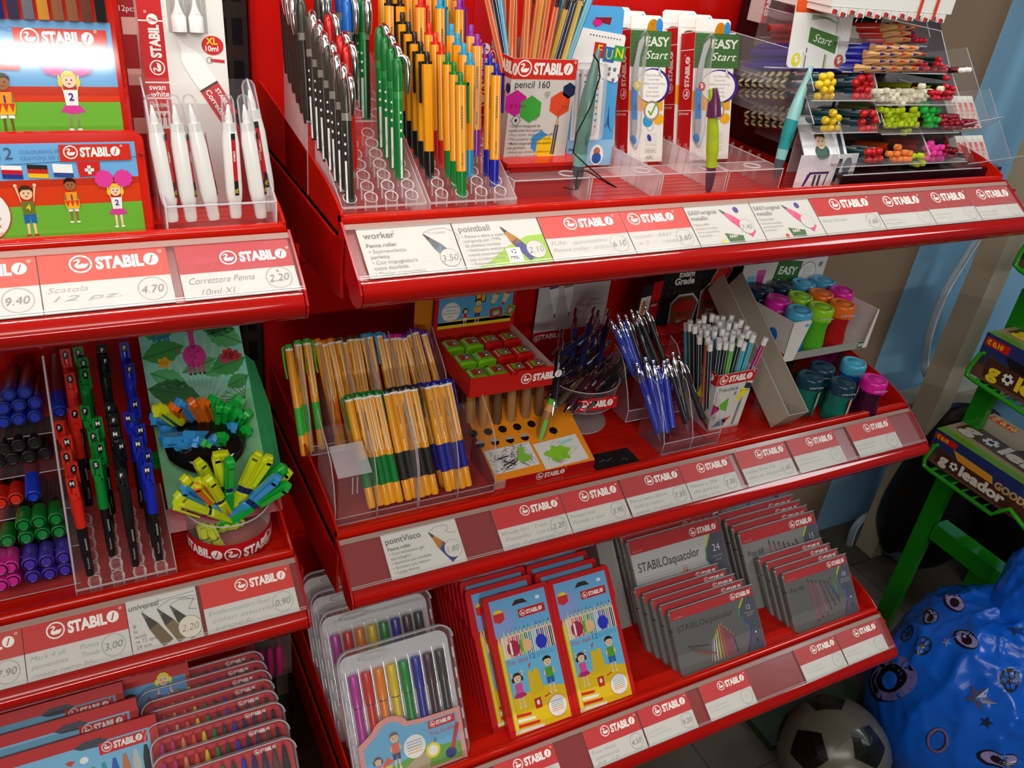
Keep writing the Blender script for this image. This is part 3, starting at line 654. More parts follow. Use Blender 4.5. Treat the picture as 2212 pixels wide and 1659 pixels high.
for i,q in enumerate(order):
    fx=(i+.5)/len(order); lx=x0+.008+(Wd-.016)*(.1+.8*fx); ly=yb+.010+(D-.02)*rr.random()
    tx=lx+(-.020+.062*fx)+rr.uniform(-.004,.004); ty=ly+rr.uniform(-.01,.014); tz_=zb+.178+rr.uniform(-.004,.006)
    a_=Vector((lx-(tx-lx)*.25,ly,zb+.004)); b_=Vector((tx,ty,tz_))
    cup_pencil(CUPP[q],a_,b_,'%s pencil leaning in the grey pencil box, %s'%(CUPC[q][2],'near its left side' if fx<.35 else 'near the middle' if fx<.7 else 'near its right side'),'pencils in the grey box, '+CUPC[q][2]+(' left' if fx<.35 else ' middle' if fx<.7 else ' right'))
for (u0,v0,u1,v1,c,n) in ((1075,100,1048,-20,'D9642E','orange'),(1086,104,1062,-30,'1C2C4C','navy'),(1092,104,1076,-30,'5AB4D4','light blue')):
    a_=PY(u0,v0,yb+.03); b_=PY(u1,v1,yb+.04)
    cup_pencil(CUPP[{'orange':0,'navy':3,'light blue':5}[n]],a_,b_+(b_-a_)*.1,'%s pencil leaning out over the left corner of the grey pencil box'%n,'pencils over the left corner')
# ---- clear trays for the thick rollerballs
TX=[(.207,.304),(.308,.405),(.409,.507),(.511,.60)]
for i,(xa,xb) in enumerate(TX):
    r=thing('clear_tray',('clear plastic tray with a hole, under the dusky green pen','clear plastic tray under the blister card pack with the yellow hand badge','clear plastic tray holding the lime and purple pen','clear plastic tray holding the turquoise pen')[i],'display tray',Matrix.Identity(4))
    z0,z1=1.2388,1.2695; y0=.10
    m=MB()
    def q(a,b,c,d): m.add([a,b,c,d],[(0,1,2,3)],'F4F0F0','clear')
    q((xa,y0,z0),(xb,y0,z0),(xb,y0,z1),(xa,y0,z1)); q((xa,y0,z1),(xb,y0,z1),(xb,y0+.033,z1),(xa,y0+.033,z1))
    q((xa,y0,z0),(xa,.3,z0),(xa,.3,z1),(xa,y0,z1)); q((xb,y0,z0),(xb,.3,z0),(xb,.3,z1),(xb,y0,z1)); m.build('walls',r)
    m=MB(); m.tube([(xa,y0,z1),(xb,y0,z1)],.0009,'F4E8E8','edge',6); m.tube([(xa,y0+.033,z1),(xb,y0+.033,z1)],.0006,'F4E8E8','edge',4)
    for x in (xa,xb): m.tube([(x,y0,z0),(x,y0,z1),(x,.3,z1)],.0007,'F4E8E8','edge',4)
    hc=xa+(xb-xa)*(.8 if i<3 else .55); n=16
    for rz in (.0105,.0125): m.tube([(hc+rz*math.cos(t),y0+.016+rz*.8*math.sin(t),z1+.0006) for t in [2*math.pi*k/n for k in range(n+1)]],.0006,'F8F4F4','edge',4,cap=False)
    m.build('rims',r)
    for k in range(6):
        m=MB(); yy=.145+k*.018
        m.box((xa+.001,yy,z0+.002),(xa+.006,yy+.001,z1+.006),'F4F0F0','clear'); m.build('divider_rib',r); m=MB(); m.box((xb-.006,yy,z0+.002),(xb-.001,yy+.001,z1+.006),'F4F0F0','clear'); m.build('divider_rib',r)
def hand(m,cx,cz,r,col,c2='F6F4EE',ly=3):
    m.ell(cx,cz,r,r,col,ly,20); m.ell(cx,cz-r*.15,r*.3,r*.32,c2,ly+1,12)
    for a in (-.75,-.35,0,.35): m.ell(cx+math.sin(a)*r*.55-.0*r,cz+math.cos(a)*r*.42+r*.02,r*.085,r*.27,c2,ly+1,8,rot=-a)
    m.ell(cx+r*.42,cz-r*.02,r*.09,r*.22,c2,ly+1,8,rot=-.9)
def printed_pen(m,W,H):
    pts=lambda c: c
    m.pol([(W*.17,H*.12),(W*.23,H*.22),(W*.24,H*.36),(W*.20,H*.6),(W*.26,H*.74),(W*.36,H*.83),(W*.34,H*.87),(W*.2,H*.82),(W*.08,H*.66),(W*.04,H*.45),(W*.08,H*.2),(W*.13,H*.11)],'B4B4B6',3)
    m.pol([(W*.05,H*.52),(W*.20,H*.52),(W*.20,H*.42),(W*.22,H*.3),(W*.08,H*.3),(W*.05,H*.42)],'3A86D4',4)
    m.ell(W*.14,H*.16,W*.07,H*.035,'3A86D4',4,12,rot=.5); m.ell(W*.155,H*.385,W*.035,H*.03,'2C6CB4',5,12)
def easyboard(m,x0,z0,x1,z1,k=1):
    m.rect(x0,z0,x1,z1,'3F6B36',3)
    for q in range(9): m.line([(x0,z0+(z1-z0)*(q+.5)/9),(x1,z0+(z1-z0)*(q+.4)/9)],.0004,'58854A',4)
    w=x1-x0; h=z1-z0
    m.text('EASY',x0+w*.36,z0+h*.58,h*.26,'DDE6D4',5,bold=.03,shear=.05,w=w*.6); m.text('Start',x0+w*.36,z0+h*.22,h*.24,'F4F6EE',5,shear=.35,w=w*.58)
def easypack(a,ang,label,badge,full=True,W=.056,H=.178,D=.028,rot=0):
    M=pack(a,ang,(math.cos(rot),math.sin(rot),0)); r=thing('pen_pack',label,'pack',M,None)
    m=MB(); m.box((0,0,0),(W,D,H-.016),'E9E7E0','paper'); m.prism([(0,H-.017),(W*.86,H-.017),(W*.86,H-.003),(W*.8,H),(.004,H),(0,H-.003)],0,.001,'F2F0EA','paper')
    m.ell(W*.3,H-.024,.0105,.0038,'5A4A38',1,16)
    for k,c in enumerate(('F0A818','F0A818')): m.ell(W*.62,H-.016,.010,.012,'F2B01C',1,14)
    m.ell(W*.78,H-.012,.0055,.009,'2C8CD4',2,14); m.rect(0,H*.36,W*.96,H*.5,'F2A81E',1)
    m.line([(W*.58,H-.020),(W*.62,H-.012),(W*.55,H-.01),(W*.66,H-.008)],.0004,'D86018',3)
    m.T=Matrix.Rotation(math.radians(-90),4,'Z')@Matrix.Translation((-D,0,0)); m.rect(0,0,D,H-.017,'CC161C'); logo(m,D*.72,H*.44,D*.32,bgc='CC161C',rot=math.pi/2); m.line([(0,H-.05+.012),(D,H-.05+.012)],.001,WH,2); m.line([(0,H*.36),(D,H*.36)],.001,WH,2); m.text('EASYoriginal',D*.08,H*.33,.0028,WH,2,bold=.02); m.T=None
    m.rect(0,0,W*.2,H*.06,'E9E7E0',1)
    if full:
        easyboard(m,0,H*.66,W*1.12,H*.9)
        m.ell(W*.67,H*.53,W*.47,H*.122,'3A2C8C',2,22); m.pol([(W*.8,H*.6),(W*.78,H*.68),(W*.97,H*.58)],'3A2C8C',2)
        m.ell(W*.63,H*.53,W*.43,H*.112,'F4F3EE',3,22); m.pol([(W*.8,H*.6),(W*.8,H*.665),(W*.93,H*.58)],'F4F3EE',3)
        for k,t in enumerate(('Nachfüllbarer','Tintenroller','Refillable Handwriting','Rollerball','Stylo Roller','Rechargeable')): m.text(t,W*.66,H*(.595-.028*k),.0030,'A8A6A0',4,al='c',shear=.1)
        m.ring(W*.64,H*.36,.0125,.0125,.0022,'9A9892',4,20); m.ell(W*.64,H*.36,.0098,.0098,'F0EFEA',4,20)
        m.line([(W*.55,H*.36),(W*.62,H*.33),(W*.78,H*.42)],.0026,'6CB02C',5)
        m.ell(W*.55,H*.29,.008,.008,'2C9AD8',2,14); m.ell(W*.85,H*.3,.009,.007,'F2B01C',2,14)
        m.ring(W*.62,H*.25,.005,.006,.0005,'8A8882',3,14); m.rect(W*.5,H*.12,W*.82,H*.205,'DDDBD4',3); m.ell(W*.6,H*.17,.003,.005,'3A3C94',4,12,rot=.5)
        m.rect(W*.48,H*.065,W*.82,H*.105,'DDDBD4',3); m.text('0.5 mm',W*.52,H*.072,.0034,'77756F',4)
        m.text('ABC',W*.5,H*.02,.005,'A8A6A0',3,shear=.3)
    m.build('carton',r)
    if full:
        m=MB(); m.mat='plast'; m.T=Matrix.Translation((0,-.0015,0)); printed_pen(m,W,H); hand(m,W*.2,H*.53,.0058,badge,ly=5); m.T=None; m.build('blister_pen',r)
        m=MB(); n=14; pts=[(W*.16,H*.09),(W*.27,H*.2),(W*.27,H*.5),(W*.34,H*.72),(W*.42,H*.86),(W*.34,H*.9),(W*.16,H*.84),(W*.03,H*.66),(-.0,H*.42),(W*.04,H*.16)]
        m.prism(pts,-.009,-.0003,'F2F0F0','film',.002,True); m.build('blister',r)
    return r
p1=PY(1359,326,.20); p1.z=1.2525
for k in (2,1): easypack(p1+Vector((-.004*k,.030*k+.002,0)),15,'white and red rollerball pack, %s behind the one with the yellow hand badge'%('directly' if k==1 else 'second'),'E8C81C',False)
easypack(p1,15,'white, red and green rollerball pack with a yellow hand badge','E8D020')
p2=PY(1494,320,.20); p2.z=1.2525
for k in (2,1): easypack(p2+Vector((-.004*k,.030*k+.002,0)),15,'white and red rollerball pack, %s behind the one with the red hand badge'%('directly' if k==1 else 'second'),'E8C81C',False,W=.066)
easypack(p2,15,'white, red and green rollerball pack with a red hand badge','D8302A',W=.068,rot=.0)
# ---- FUN blister card
a=PY(1222,352,.2); a.z=1.2505; W,H=.068,.186
r=thing('blister_pack','light blue hanging pack with a notebook page and patterned pens','pack',pack(a,8))
m=MB(); m.prism([(0,0),(W,0),(W,H*.74),(W*1.0,H-.004),(W*.94,H),(0,H)],0,.001,'4FA3DC','paper'); m.pol([(0,H*.0),(W,0),(W,H*.17),(0,H*.17)],'8CC4E8',1)
m.pol([(W*.4,H*.93),(W*.75,H*.935),(W*.72,H*.89),(W*.55,H*.9),(W*.42,H*.87)],'8A1420',2); m.ell(W*.45,H*.9,W*.1,.004,'D41C7C',3,12)
m.T=Matrix.Translation((W*.33,0,H*.86))@Matrix.Rotation(math.radians(6),4,'Y')
m.prism([(-.02,.0),(W*.72,0),(W*.72+.002,-.003),(W*.74,-H*.28),(W*.74-.004,-H*.3),(-.02,-H*.24)],-.0012,-.0006,'EFEEEA','paper')
m.T=m.T@Matrix.Translation((0,-.0013,0))
for k in range(11): m.ell(.0+k*.0043,-.006,.0010,.0010,'5A5A5A',1,8)
for k,(c,g,l) in enumerate((('C8242A','E8E020','F'),('3468B4','9AD42C','U'),('2E9A4A','E8D820','N'))):
    x=.008+.0145*k; m.rect(x,-.031+(.001,-.002,.001)[k],x+.0165,-.014+(.001,-.002,.001)[k],c,2+k); m.text(l,x+.008,-.028+(.001,-.002,.001)[k],.012,g,6,bold=.01,al='c')
for k in range(5): m.pol([(.035+.008*(k%3)+.0032*math.cos(t*1.2566+1.57)*(1 if True else 1)*1.0,-.040-.006*(k//2)+.0032*math.sin(t*1.2566+1.57)) for t in (0,2,4,1,3)],'8C90A8',2)
m.T=None
m.rect(W*.06,H*.17,W*.68,H*.68,'F2F4F4',2)
for k in range(14):
    rr_=random.Random(k); m.ell(W*(.12+.5*rr_.random()),H*(.2+.45*rr_.random()),.0022,.0028,('2C6A9A','3A9AA0','E0782A','2C2C5C','8A8AA0')[k%5],3,6)
for k in range(3): m.line([(W*(.75+.06*k),H*.25),(W*.85,H*.28+k*.01),(W*(.95-.05*k),H*.22+k*.004)],.0006,'2C4A9A',3)
m.text('medium',0.003,H*.10,.0045,'2C4A9A',3,bold=.02); m.text('0.5 mm',.003,H*.06,.0042,'2C4A9A',3,bold=.02)
m.ell(W*.66,H*.07,.010,.013,'F2F2F0',3,14); m.ell(W*.66,H*.05,.007,.007,'1C5CB0',4,14); m.ell(W*.66,H*.095,.005,.005,'B87A5A',4,12)
m.build('backing_card',r)
m=MB(); m.rbox((W*.08,-.012,H*.18),(W*.66,-.0008,H*.66),.004,'F2F4F4','film'); m.build('blister',r)
for k in range(3):
    m=MB(); m.tube([(W*(.2+.14*k),-.006,H*.2),(W*(.2+.14*k),-.006,H*.24),(W*(.2+.14*k),-.006,H*.62)],[.002,.0036,.0036],('E8ECF0','E4E8EA','EAECEC')[k],'plast',8)
    for q in range(9): m.box((W*(.2+.14*k)-.0012,-.0101,H*(.26+.04*q)),(W*(.2+.14*k)+.0012,-.0094,H*(.27+.04*q)),('2C6A9A','3A9AA0','E0782A')[(q+k)%3],'plast')
    m.build('pen',r)
# ---- sample pens standing in the trays
def sample(u0,v0,u1,v1,y0,y1,proto,label,spin=0):
    return inst(proto,along(PY(u0,v0,y0),PY(u1,v1,y1),.165,spin=spin),label)
TRY=.104
sample(1241,410,1285,106,TRY,.118,easypen('5A7C72','5F8378','7CB4AA','55585A'),'dusky green thick rollerball pen with a black wrist cord, standing before the pencil box',spin=.3)
sample(1535,420,1544,191,TRY,.118,easypen('A4BC24','A8C020','5A2048','4A1838'),'lime and purple thick rollerball pen standing before the pack with the red badge',spin=2.9)
a,b=PY(1535,420,TRY),PY(1544,191,.118)
m=MB(); m.tube([b-(b-a)*.25,b-(b-a)*.12,b],[.0092,.0076,.0034],'5C2450','plast',14); 
m.build('cone_cap',None,'purple cone pushed on the top of the lime thick pen','pen cap')
sample(1671,386,1748,142,TRY,.118,easypen('8CCCC8','1E9090','8AC8C4','4A5A60'),'pale and dark turquoise thick rollerball pen leaning before the mirror card',spin=.2)
L_=[(1282,118),(1293,135),(1296,165),(1278,225),(1245,290),(1238,330),(1262,352),(1300,385),(1331,405),(1310,395),(1270,370),(1248,370),(1243,410),(1218,405)]
m=MB(); m.tube([PY(u,v,TRY-.012) for u,v in L_],.0008,'14120F','rubber',6); m.build('wrist_cord',None,'thin black cord looped around the dusky green pen and over the tray edge','cord')
# ---------------------------------------------------------------- bins of pencils at the right end of the upper shelf
YP=.10
PC={}
def pp(k):
    if k in PC: return PC[k]
    d=dict(yellow=('16414A','E8C41C',.0049,.15,'dip',None,12,True,'C9C48C'),
     red=('123C46','C4161C',.0049,.15,'dip',None,12,True,None),
     cream=('9AA61E','E6E2C8',.0042,.14,'eraser','C09A30',6,False,None),
     lime=('C4BE1E','B4CC1E',.0044,.14,'eraser','B8B8B0',6,False,None),
     green=('2EB84A','2EB846',.0044,.14,'eraser','B8B8B0',6,False,None),
     darkred=('12382E','8E1024',.0034,.14,'dip',None,6,False,None),
     crimson=('12382E','C4182C',.0036,.14,'dip',None,6,False,None),
     orange=('E8541C','F08440',.0046,.14,'eraser','B8B8B0',6,False,None),
     pink=('C8141C','E83C9A',.0046,.14,'eraser','B8B8B0',6,False,None),
     white=('20242C','F0F0EC',.0036,.14,'eraser','C8C8C4',6,False,None),
     bluetip=('1C1E9C','1C1E9C',.0060,.15,'point',None,12,False,None),
     redtip=('C42A1C','D83A20',.0060,.15,'point',None,12,False,None),
     purpletip=('3A2C6C','3A2C6C',.0060,.15,'point',None,12,False,None))
    b,e,r,L,t,f,n,tx,h=d[k]; PC[k]=pencil(b,e,r,L,t,f,n,tx,h); return PC[k]
def peg(k,cx,cy,label,group,y=YP,dz=0,dx=0):     # near end seen at cx,cy of the right-hand crop; the pencil runs into the depth
    p=PY(*c4(cx,cy),y); p+=Vector((0,-.004,0))
    d=Vector((dx,1,dz)).normalized()
    return inst(pp(k),frame(p,(1,0,0),d),label,group)
def pegs(k,pts,label,group,y=YP,jit=.01,dzz=-.21):
    for i,(a,b) in enumerate(pts): peg(k,a,b,label(i) if callable(label) else label,group,y+R_.uniform(-jit,jit)*.5,dzz+R_.uniform(-.01,.01),R_.uniform(-.02,.02))
def blob(x0,x1,y0,y1,sx,sy,seed,slope=0):
    r=random.Random(seed); o=[]; y=y0; k=0
    while y<=y1:
        x=x0+(sx/2 if k%2 else 0)
        while x<=x1: o.append((x+r.uniform(-5,5),y+r.uniform(-5,5)+(x-x0)*slope)); x+=sx
        y+=sy; k+=1
    return o
pegs('yellow',[(685,570),(738,562),(658,628),(710,616),(754,610),(690,668),(740,662),(645,716),(700,712),(742,712)],lambda i:'thick dark pencil with dipped yellow end in the upper bin, %s row'%('top' if i<2 else 'second' if i<5 else 'third' if i<7 else 'bottom'),'thick pencils with yellow ends, upper bin',.10)
pegs('yellow',[(762,838),(797,878),(705,893),(755,900),(695,953),(738,950),(783,953)],lambda i:'thick dark pencil with dipped yellow end in the lower bin, %s row'%('top' if i<1 else 'middle' if i<4 else 'bottom'),'thick pencils with yellow ends, lower bin',.10)
pegs('red',[(968,580),(1028,570),(932,612),(998,618),(1045,622),(938,662),(975,658),(1015,668),(930,718),(980,715),(1020,718)],lambda i:'thick dark pencil with dipped red end in the upper bin, %s row'%('top' if i<2 else 'second' if i<5 else 'third' if i<8 else 'bottom'),'thick pencils with red ends, upper bin',.105)
pegs('red',[(988,842),(1052,842),(975,905),(1030,895),(1072,888),(972,962),(1020,958),(1058,955)],lambda i:'thick dark pencil with dipped red end in the middle bin, %s row'%('top' if i<2 else 'middle' if i<5 else 'bottom'),'thick pencils with red ends, middle bin',.10)
pegs('red',[(1022,1130),(1062,1130),(1103,1124),(1022,1188),(1065,1188),(1108,1182)],lambda i:'thick dark pencil with dipped red end in the lowest bin, %s row'%('upper' if i<3 else 'lower'),'thick pencils with red ends, lowest bin',.09)
rowname=lambda pts: (lambda i: ('top','upper','middle','lower','bottom')[min(4,int((pts[i][1]-min(p[1] for p in pts))/(max(p[1] for p in pts)-min(p[1] for p in pts)+.01)*5))])
def mass(k,pts,desc,group,y=YP,**kw):
    rn=rowname(pts); pegs(k,pts,lambda i:desc+', '+rn(i)+' row',group,y,**kw)
cr=[p for p in blob(1065,1480,678,790,46,30,3) if not (p[1]>735 and p[0]>1400) and not(p[1]>760 and (p[0]<1150 or p[0]>1290))]
mass('cream',cr,'cream eraser tip pencil in the bin right of the red ends','pencils with cream erasers',.105)
pegs('cream',[(1425,640),(1565,660)],lambda i:'green pencil with gold ferrule lying above the cream erasers, %s one'%('left','right')[i],'green pencils with gold ferrules',.10)
mass('crimson',blob(1495,1655,690,728,30,34,4)+[(1600,640),(1650,655),(1590,680)],'dark pencil with dipped crimson end beside the cream erasers','dark pencils with crimson ends, upper bin',.10)
lm=[p for p in blob(1150,1400,818,960,42,36,5)]+[(1110,812),(1290,985),(1320,975)]
mass('lime',lm,'pencil with lime eraser in the middle bin','pencils with lime erasers, middle bin',.105)
mass('green',blob(1440,1545,815,960,33,37,6)+[(1410,785),(1455,780)],'pencil with bright green eraser in the middle bin','pencils with green erasers',.105)
mass('darkred',blob(1555,1700,868,965,26,26,7),'thin dark pencil with dipped maroon end, right of the green erasers','thin pencils with maroon ends, middle bin',.10)
mass('darkred',blob(1718,1815,905,950,24,24,8),'thin dark pencil with dipped maroon end, outermost bundle of the middle bin','thin pencils with maroon ends, outer bundle',.10)
mass('orange',[(1245,1095),(1180,1145),(1235,1145),(1290,1135),(1330,1140),(1210,1185),(1250,1185),(1295,1185),(1325,1185),(1420,1170)],'pencil with orange eraser in the lowest bin','pencils with orange erasers',.10)
mass('lime',[(1355,1160),(1392,1170),(1415,1160),(1360,1215),(1425,1215),(1385,1222)],'pencil with lime eraser in the lowest bin','pencils with lime erasers, lowest bin',.095)
mass('pink',[(1490,1068)]+blob(1462,1585,1100,1185,34,40,9),'pencil with pink eraser in the lowest bin','pencils with pink erasers',.10)
mass('darkred',blob(1595,1680,1118,1160,26,38,10)+[(1610,1085),(1742,1160)],'thin dark pencil with dipped maroon end, right of the pink erasers','thin pencils with maroon ends, lowest bin',.10)
mass('crimson',blob(1375,1465,475,515,34,36,11)+[(1530,475),(1560,480),(1545,440),(1580,495),(1515,515),(1565,520),(1595,520)],'dark pencil with dipped crimson end under the wooden tips','dark pencils with crimson ends, by the wooden tips',.12)
pegs('white',[(1725,520),(1770,517)],lambda i:'dark pencil with white eraser sticking out past the eraser stacks, %s one'%('left','right')[i],'dark pencils with white erasers',.10)
mass('crimson',[(1330,208),(1325,255),(1355,250),(1345,295),(1375,295),(1405,295),(1435,297)],'dark pencil with dipped crimson end in the top bin','dark pencils with crimson ends, top bin',.12)
pegs('crimson',[(1605,580)],'dark green pencil with crimson end lying aslant below the white eraser pencils','dark pencils with crimson ends, by the wooden tips',.10,dzz=-.08)
for row,(yy,xs) in enumerate(((352,(1060,1150,1230,1300)),(398,(1010,1085,1170,1260,1320)),(450,(1010,1080,1160,1230,1290,1330)),(502,(945,1020,1100,1180,1250,1300)))):
    for i,x in enumerate(xs):
        k='bluetip' if i<2 else ('redtip','purpletip')[i%2]
        peg(k,x-40,yy+(i%2)*4,'thick %s pencil with bare sharpened wood, %s row of the tip bin'%({'bluetip':'blue','redtip':'red','purpletip':'purple'}[k],('top','second','third','bottom')[row]),'thick pencils with sharpened tips',.115,dz=-.2,dx=-.45)
for row,(yy,xs) in enumerate(((200,(1130,1190,1260)),(245,(1150,1230)),(292,(1170,1230)))):
    for i,x in enumerate(xs): peg(('redtip','purpletip')[i%2],x-30,yy,'thick %s pencil with sharpened wood behind the white dispenser, %s row'%(('red','purple')[i%2],('top','middle','bottom')[row]),'thick pencils behind the dispenser',.13,dz=-.2,dx=-.45)
# clear bins round the pencils
def bin_(px,y0,y1,label,side=True):    # px: left, right (u,v) of the front lower edge at y0
    a=PY(*c4(*px[0]),y0); b=PY(*c4(*px[1]),y0); h=px[2]
    r=thing('pencil_bin',label,'display bin',Matrix.Identity(4))
    z=(a.z+b.z)/2; m=MB(); F='F0F0F2'
    m.add([(a.x,y0,z),(b.x,y0,z),(b.x,y1,z+.012),(a.x,y1,z+.012)],[(0,1,2,3)],'D0C8CC','clear'); 
    m.add([(a.x,y0,z),(b.x,y0,z),(b.x,y0,z+.010),(a.x,y0,z+.010)],[(0,1,2,3)],F,'clear')
    for x in (a.x,b.x): m.add([(x,y0,z),(x,y1,z),(x,y1,z+h),(x,y0+.03,z+h),(x,y0,z+.012)],[(0,1,2,3,4)],F,'clear')
    m.build('walls',r); m=MB(); m.tube([(a.x,y0,z),(b.x,y0,z)],.0007,'F4F4F8','edge',5)
    for x in (a.x,b.x): m.tube([(x,y0,z+.012),(x,y0+.03,z+h),(x,y1,z+h)],.0007,'F4F4F8','edge',5)
    m.build('rims',r)
bin_(((600,745),(1070,760),.05),.092,.27,'clear bin under the upper yellow and red pencil ends')
bin_(((1075,800),(1680,770),.045),.094,.26,'clear bin under the cream pencil erasers')
bin_(((600,985),(1085,1000),.045),.090,.26,'clear bin under the lower yellow pencil ends')
bin_(((1120,1010),(1700,985),.045),.092,.26,'clear bin under the lime and green erasers')
bin_(((800,1215),(1450,1250),.04),.085,.25,'clear bin under the orange erasers')
bin_(((1455,1225),(1760,1200),.04),.09,.25,'clear bin under the pink erasers')
bin_(((830,530),(1600,560),.05),.11,.28,'clear bin under the sharpened wooden tips')
bin_(((800,325),(1460,345),.05),.12,.29,'clear bin of the top row, behind the white dispenser')
# dark display body that carries the bins
m=MB(); xa=PY(*c4(900,1210),.16).x
m.prism([(.16,1.2385),(.39,1.2385),(.39,1.45),(.29,1.45),(.175,1.30)],0,.31,'241418','plast'); 
m.build('pencil_stand',None,'dark plastic stand carrying the clear pencil bins','stand',None,None,Matrix(((0,1,0,xa-.07),(1,0,0,0),(0,0,1,0),(0,0,0,1))))
m=MB(); a=PY(*c4(800,1390),.085); b=PY(*c4(1990,1310),.085)
m.box((a.x,.084,1.2385),(b.x,.086,1.262),'1A1016','plast'); m.box((a.x,.086,1.259),(b.x,.159,1.262),'2A1A20','plast')
m.tube([(a.x+.0,.083,1.2625),(b.x-.05,.083,1.2625)],.0009,'E0E4EC','edge',6)
m.build('glossy_stand',None,'dark glossy plastic base under the pencil bins','stand')
# ---- card with the boy at the desk, and the mirror card above it
a=PY(*c4(462,1396),.098); b=PY(*c4(880,1382),.098); W=b.x-a.x; z0=1.2387; H1=.048
r=thing('display_card','white folded card printed with a boy at a purple desk','card',Matrix.Translation((a.x,.098,z0)))
m=MB(); m.box((0,0,0),(W,.0012,H1),'E6E6E8','paper')
m.rect(W*.2,.022,W*.55,.025,'4A2C6A',1); m.pol([(W*.18,.022),(W*.24,.022),(W*.16,.004),(W*.13,.004)],'4A2C6A',1); m.line([(W*.53,.022),(W*.5,.004)],.002,'4A2C6A',1)
m.rect(W*.3,.006,W*.34,.021,'3A4450',2); m.rect(W*.38,.006,W*.42,.021,'3A4450',2); m.line([(W*.28,.005),(W*.45,.005)],.002,'C8B8A8',2)
m.ell(W*.84,.032,.008,.011,'6A7484',1,18); m.ring(W*.68,.014,.008,.009,.0004,'A0A4AC',1,16)
m.T=Matrix.Rotation(math.radians(6),4,'Y'); m.rect(W*.63,.014,W*.69,.049,'26343C',2); m.rect(W*.63,.012,W*.69,.018,'C85A3C',3); m.T=None
m.build('lower_flap',r)
m=MB(); m.T=Matrix.Translation((W*.04,0,H1))@Matrix.Rotation(math.radians(-38),4,'X'); W2=W*.70; m.box((0,0,0),(W2+.004,.0012,.052),'EAEAEC','paper')
m.ell(W2*.45,.004,.013,.010,'1E4A3C',1,16); m.ell(W2*.45,.018,.0085,.0105,'E8C4A0',2,18); m.pol([(W2*.45-.0095,.021),(W2*.45-.0085,.029),(W2*.45,.032),(W2*.45+.0085,.030),(W2*.45+.009,.021),(W2*.45+.005,.024),(W2*.45-.004,.025)],'4A2C1C',3)
for s in(-1,1): m.ell(W2*.45+s*.0035,.018,.0009,.0013,'2A1A14',4,8)
m.line([(W2*.45-.003,.0125),(W2*.45+.003,.0125)],.0006,'8A3A2A',4); m.rect(W2*.88,0,W2*.98,.05,'26343C',2); m.T=None
m.build('upper_flap',r)
a=PY(*c4(600,800),.16); m=MB(); m.box((0,0,0),(.062,.0012,.235),'E4E4E8','paper'); m.ring(.04,.07,.014,.012,.0004,'8A8A90',1,20); m.rect(.05,.0,.056,.2,'2A3038',1); 
m.build('backing_card',None,'tall white card standing between the yellow pencil ends, carrying the mirror card','card',None,None,Matrix.Translation((a.x-.0,.172,1.2388)))
p=[PY(*c4(*q),.125) for q in ((428,505),(838,520))]
Wm=(p[1]-p[0]).length; M=pack(p[0],8,(p[1]-p[0])); Hm=.079
r=thing('mirror_card','white rounded card with orange header, green board and two hand badges, glaring','card',M)
m=MB(); m.prism(rrect(-.004,0,Wm-.0,Hm+.006,.006,4),0,.0015,'F4F3F0','plast')
m.pol([(-.004,Hm*.80),(Wm,Hm*.80),(Wm,Hm),(Wm-.002,Hm+.004),(Wm-.006,Hm+.006),(.002,Hm+.006),(-.002,Hm+.004),(-.004,Hm)],'E0501C',1); logo(m,Wm*.34,Hm*.885,.0082,bgc='E0501C',ly=2)
m.pol([(Wm*.26,Hm*.38),(Wm*.78,Hm*.22),(Wm*.79,Hm*.48),(Wm*.26,Hm*.60)],'4A7A3A',1); m.pol([(Wm*.26,Hm*.70),(Wm*.60,Hm*.74),(Wm*.75,Hm*.66),(Wm*.26,Hm*.78)],'9AB48A',1)
m.text('Start',Wm*.34,Hm*.40,.0095,'F4F6EE',3,shear=.3,w=Wm*.34,rot=-.16)
hand(m,Wm*.10,Hm*.12,.0078,'E4DC28',ly=2); hand(m,Wm*.87,Hm*.12,.0078,'D0402C',ly=2)
m.rect(Wm*.25,0,Wm*.265,Hm*.3,'3A3A36',2); m.rect(Wm*.60,-.0,Wm*.64,Hm*.2,'C8C88C',2); m.line([(Wm*.6,Hm*.0),(Wm*.6,Hm*.22)],.001,'2A3030',3)
m.build('panel',r)
m=MB(); m.box((-.03,.001,-.001),(Wm*.3,.012,.0),'F0F0F0','edge'); m.build('ledge',r)
# white dispenser with two dark clips
a=PY(*c4(835,320),.15); b=PY(*c4(1115,320),.15); zt=PY(*c4(1115,205),.15).z
r=thing('dispenser_box','white rounded plastic box with two dark metal clips on its top','box',Matrix.Translation((a.x-.01,.15,a.z)))
W=b.x-a.x+.01; H=zt-a.z
m=MB(); m.rbox((0,0,0),(W,.05,H),.004,'DEDDD2','plast',4); m.rect(W*.55,.004,W*.9,H-.004,'E6E5DC',1); m.build('body',r)
for k,x in enumerate((W*.26,W*.72)):
    m=MB(); m.rbox((x,.006,H),(x+.018,.03,H+.014),.002,'2A2622','plast'); m.tube([(x+.004,.004,H+.002),(x+.006,.002,H+.016),(x+.014,.004,H+.018),(x+.018,.008,H+.01)],.0011,'C0C0BC','chrome',6); m.build('metal_clip',r)
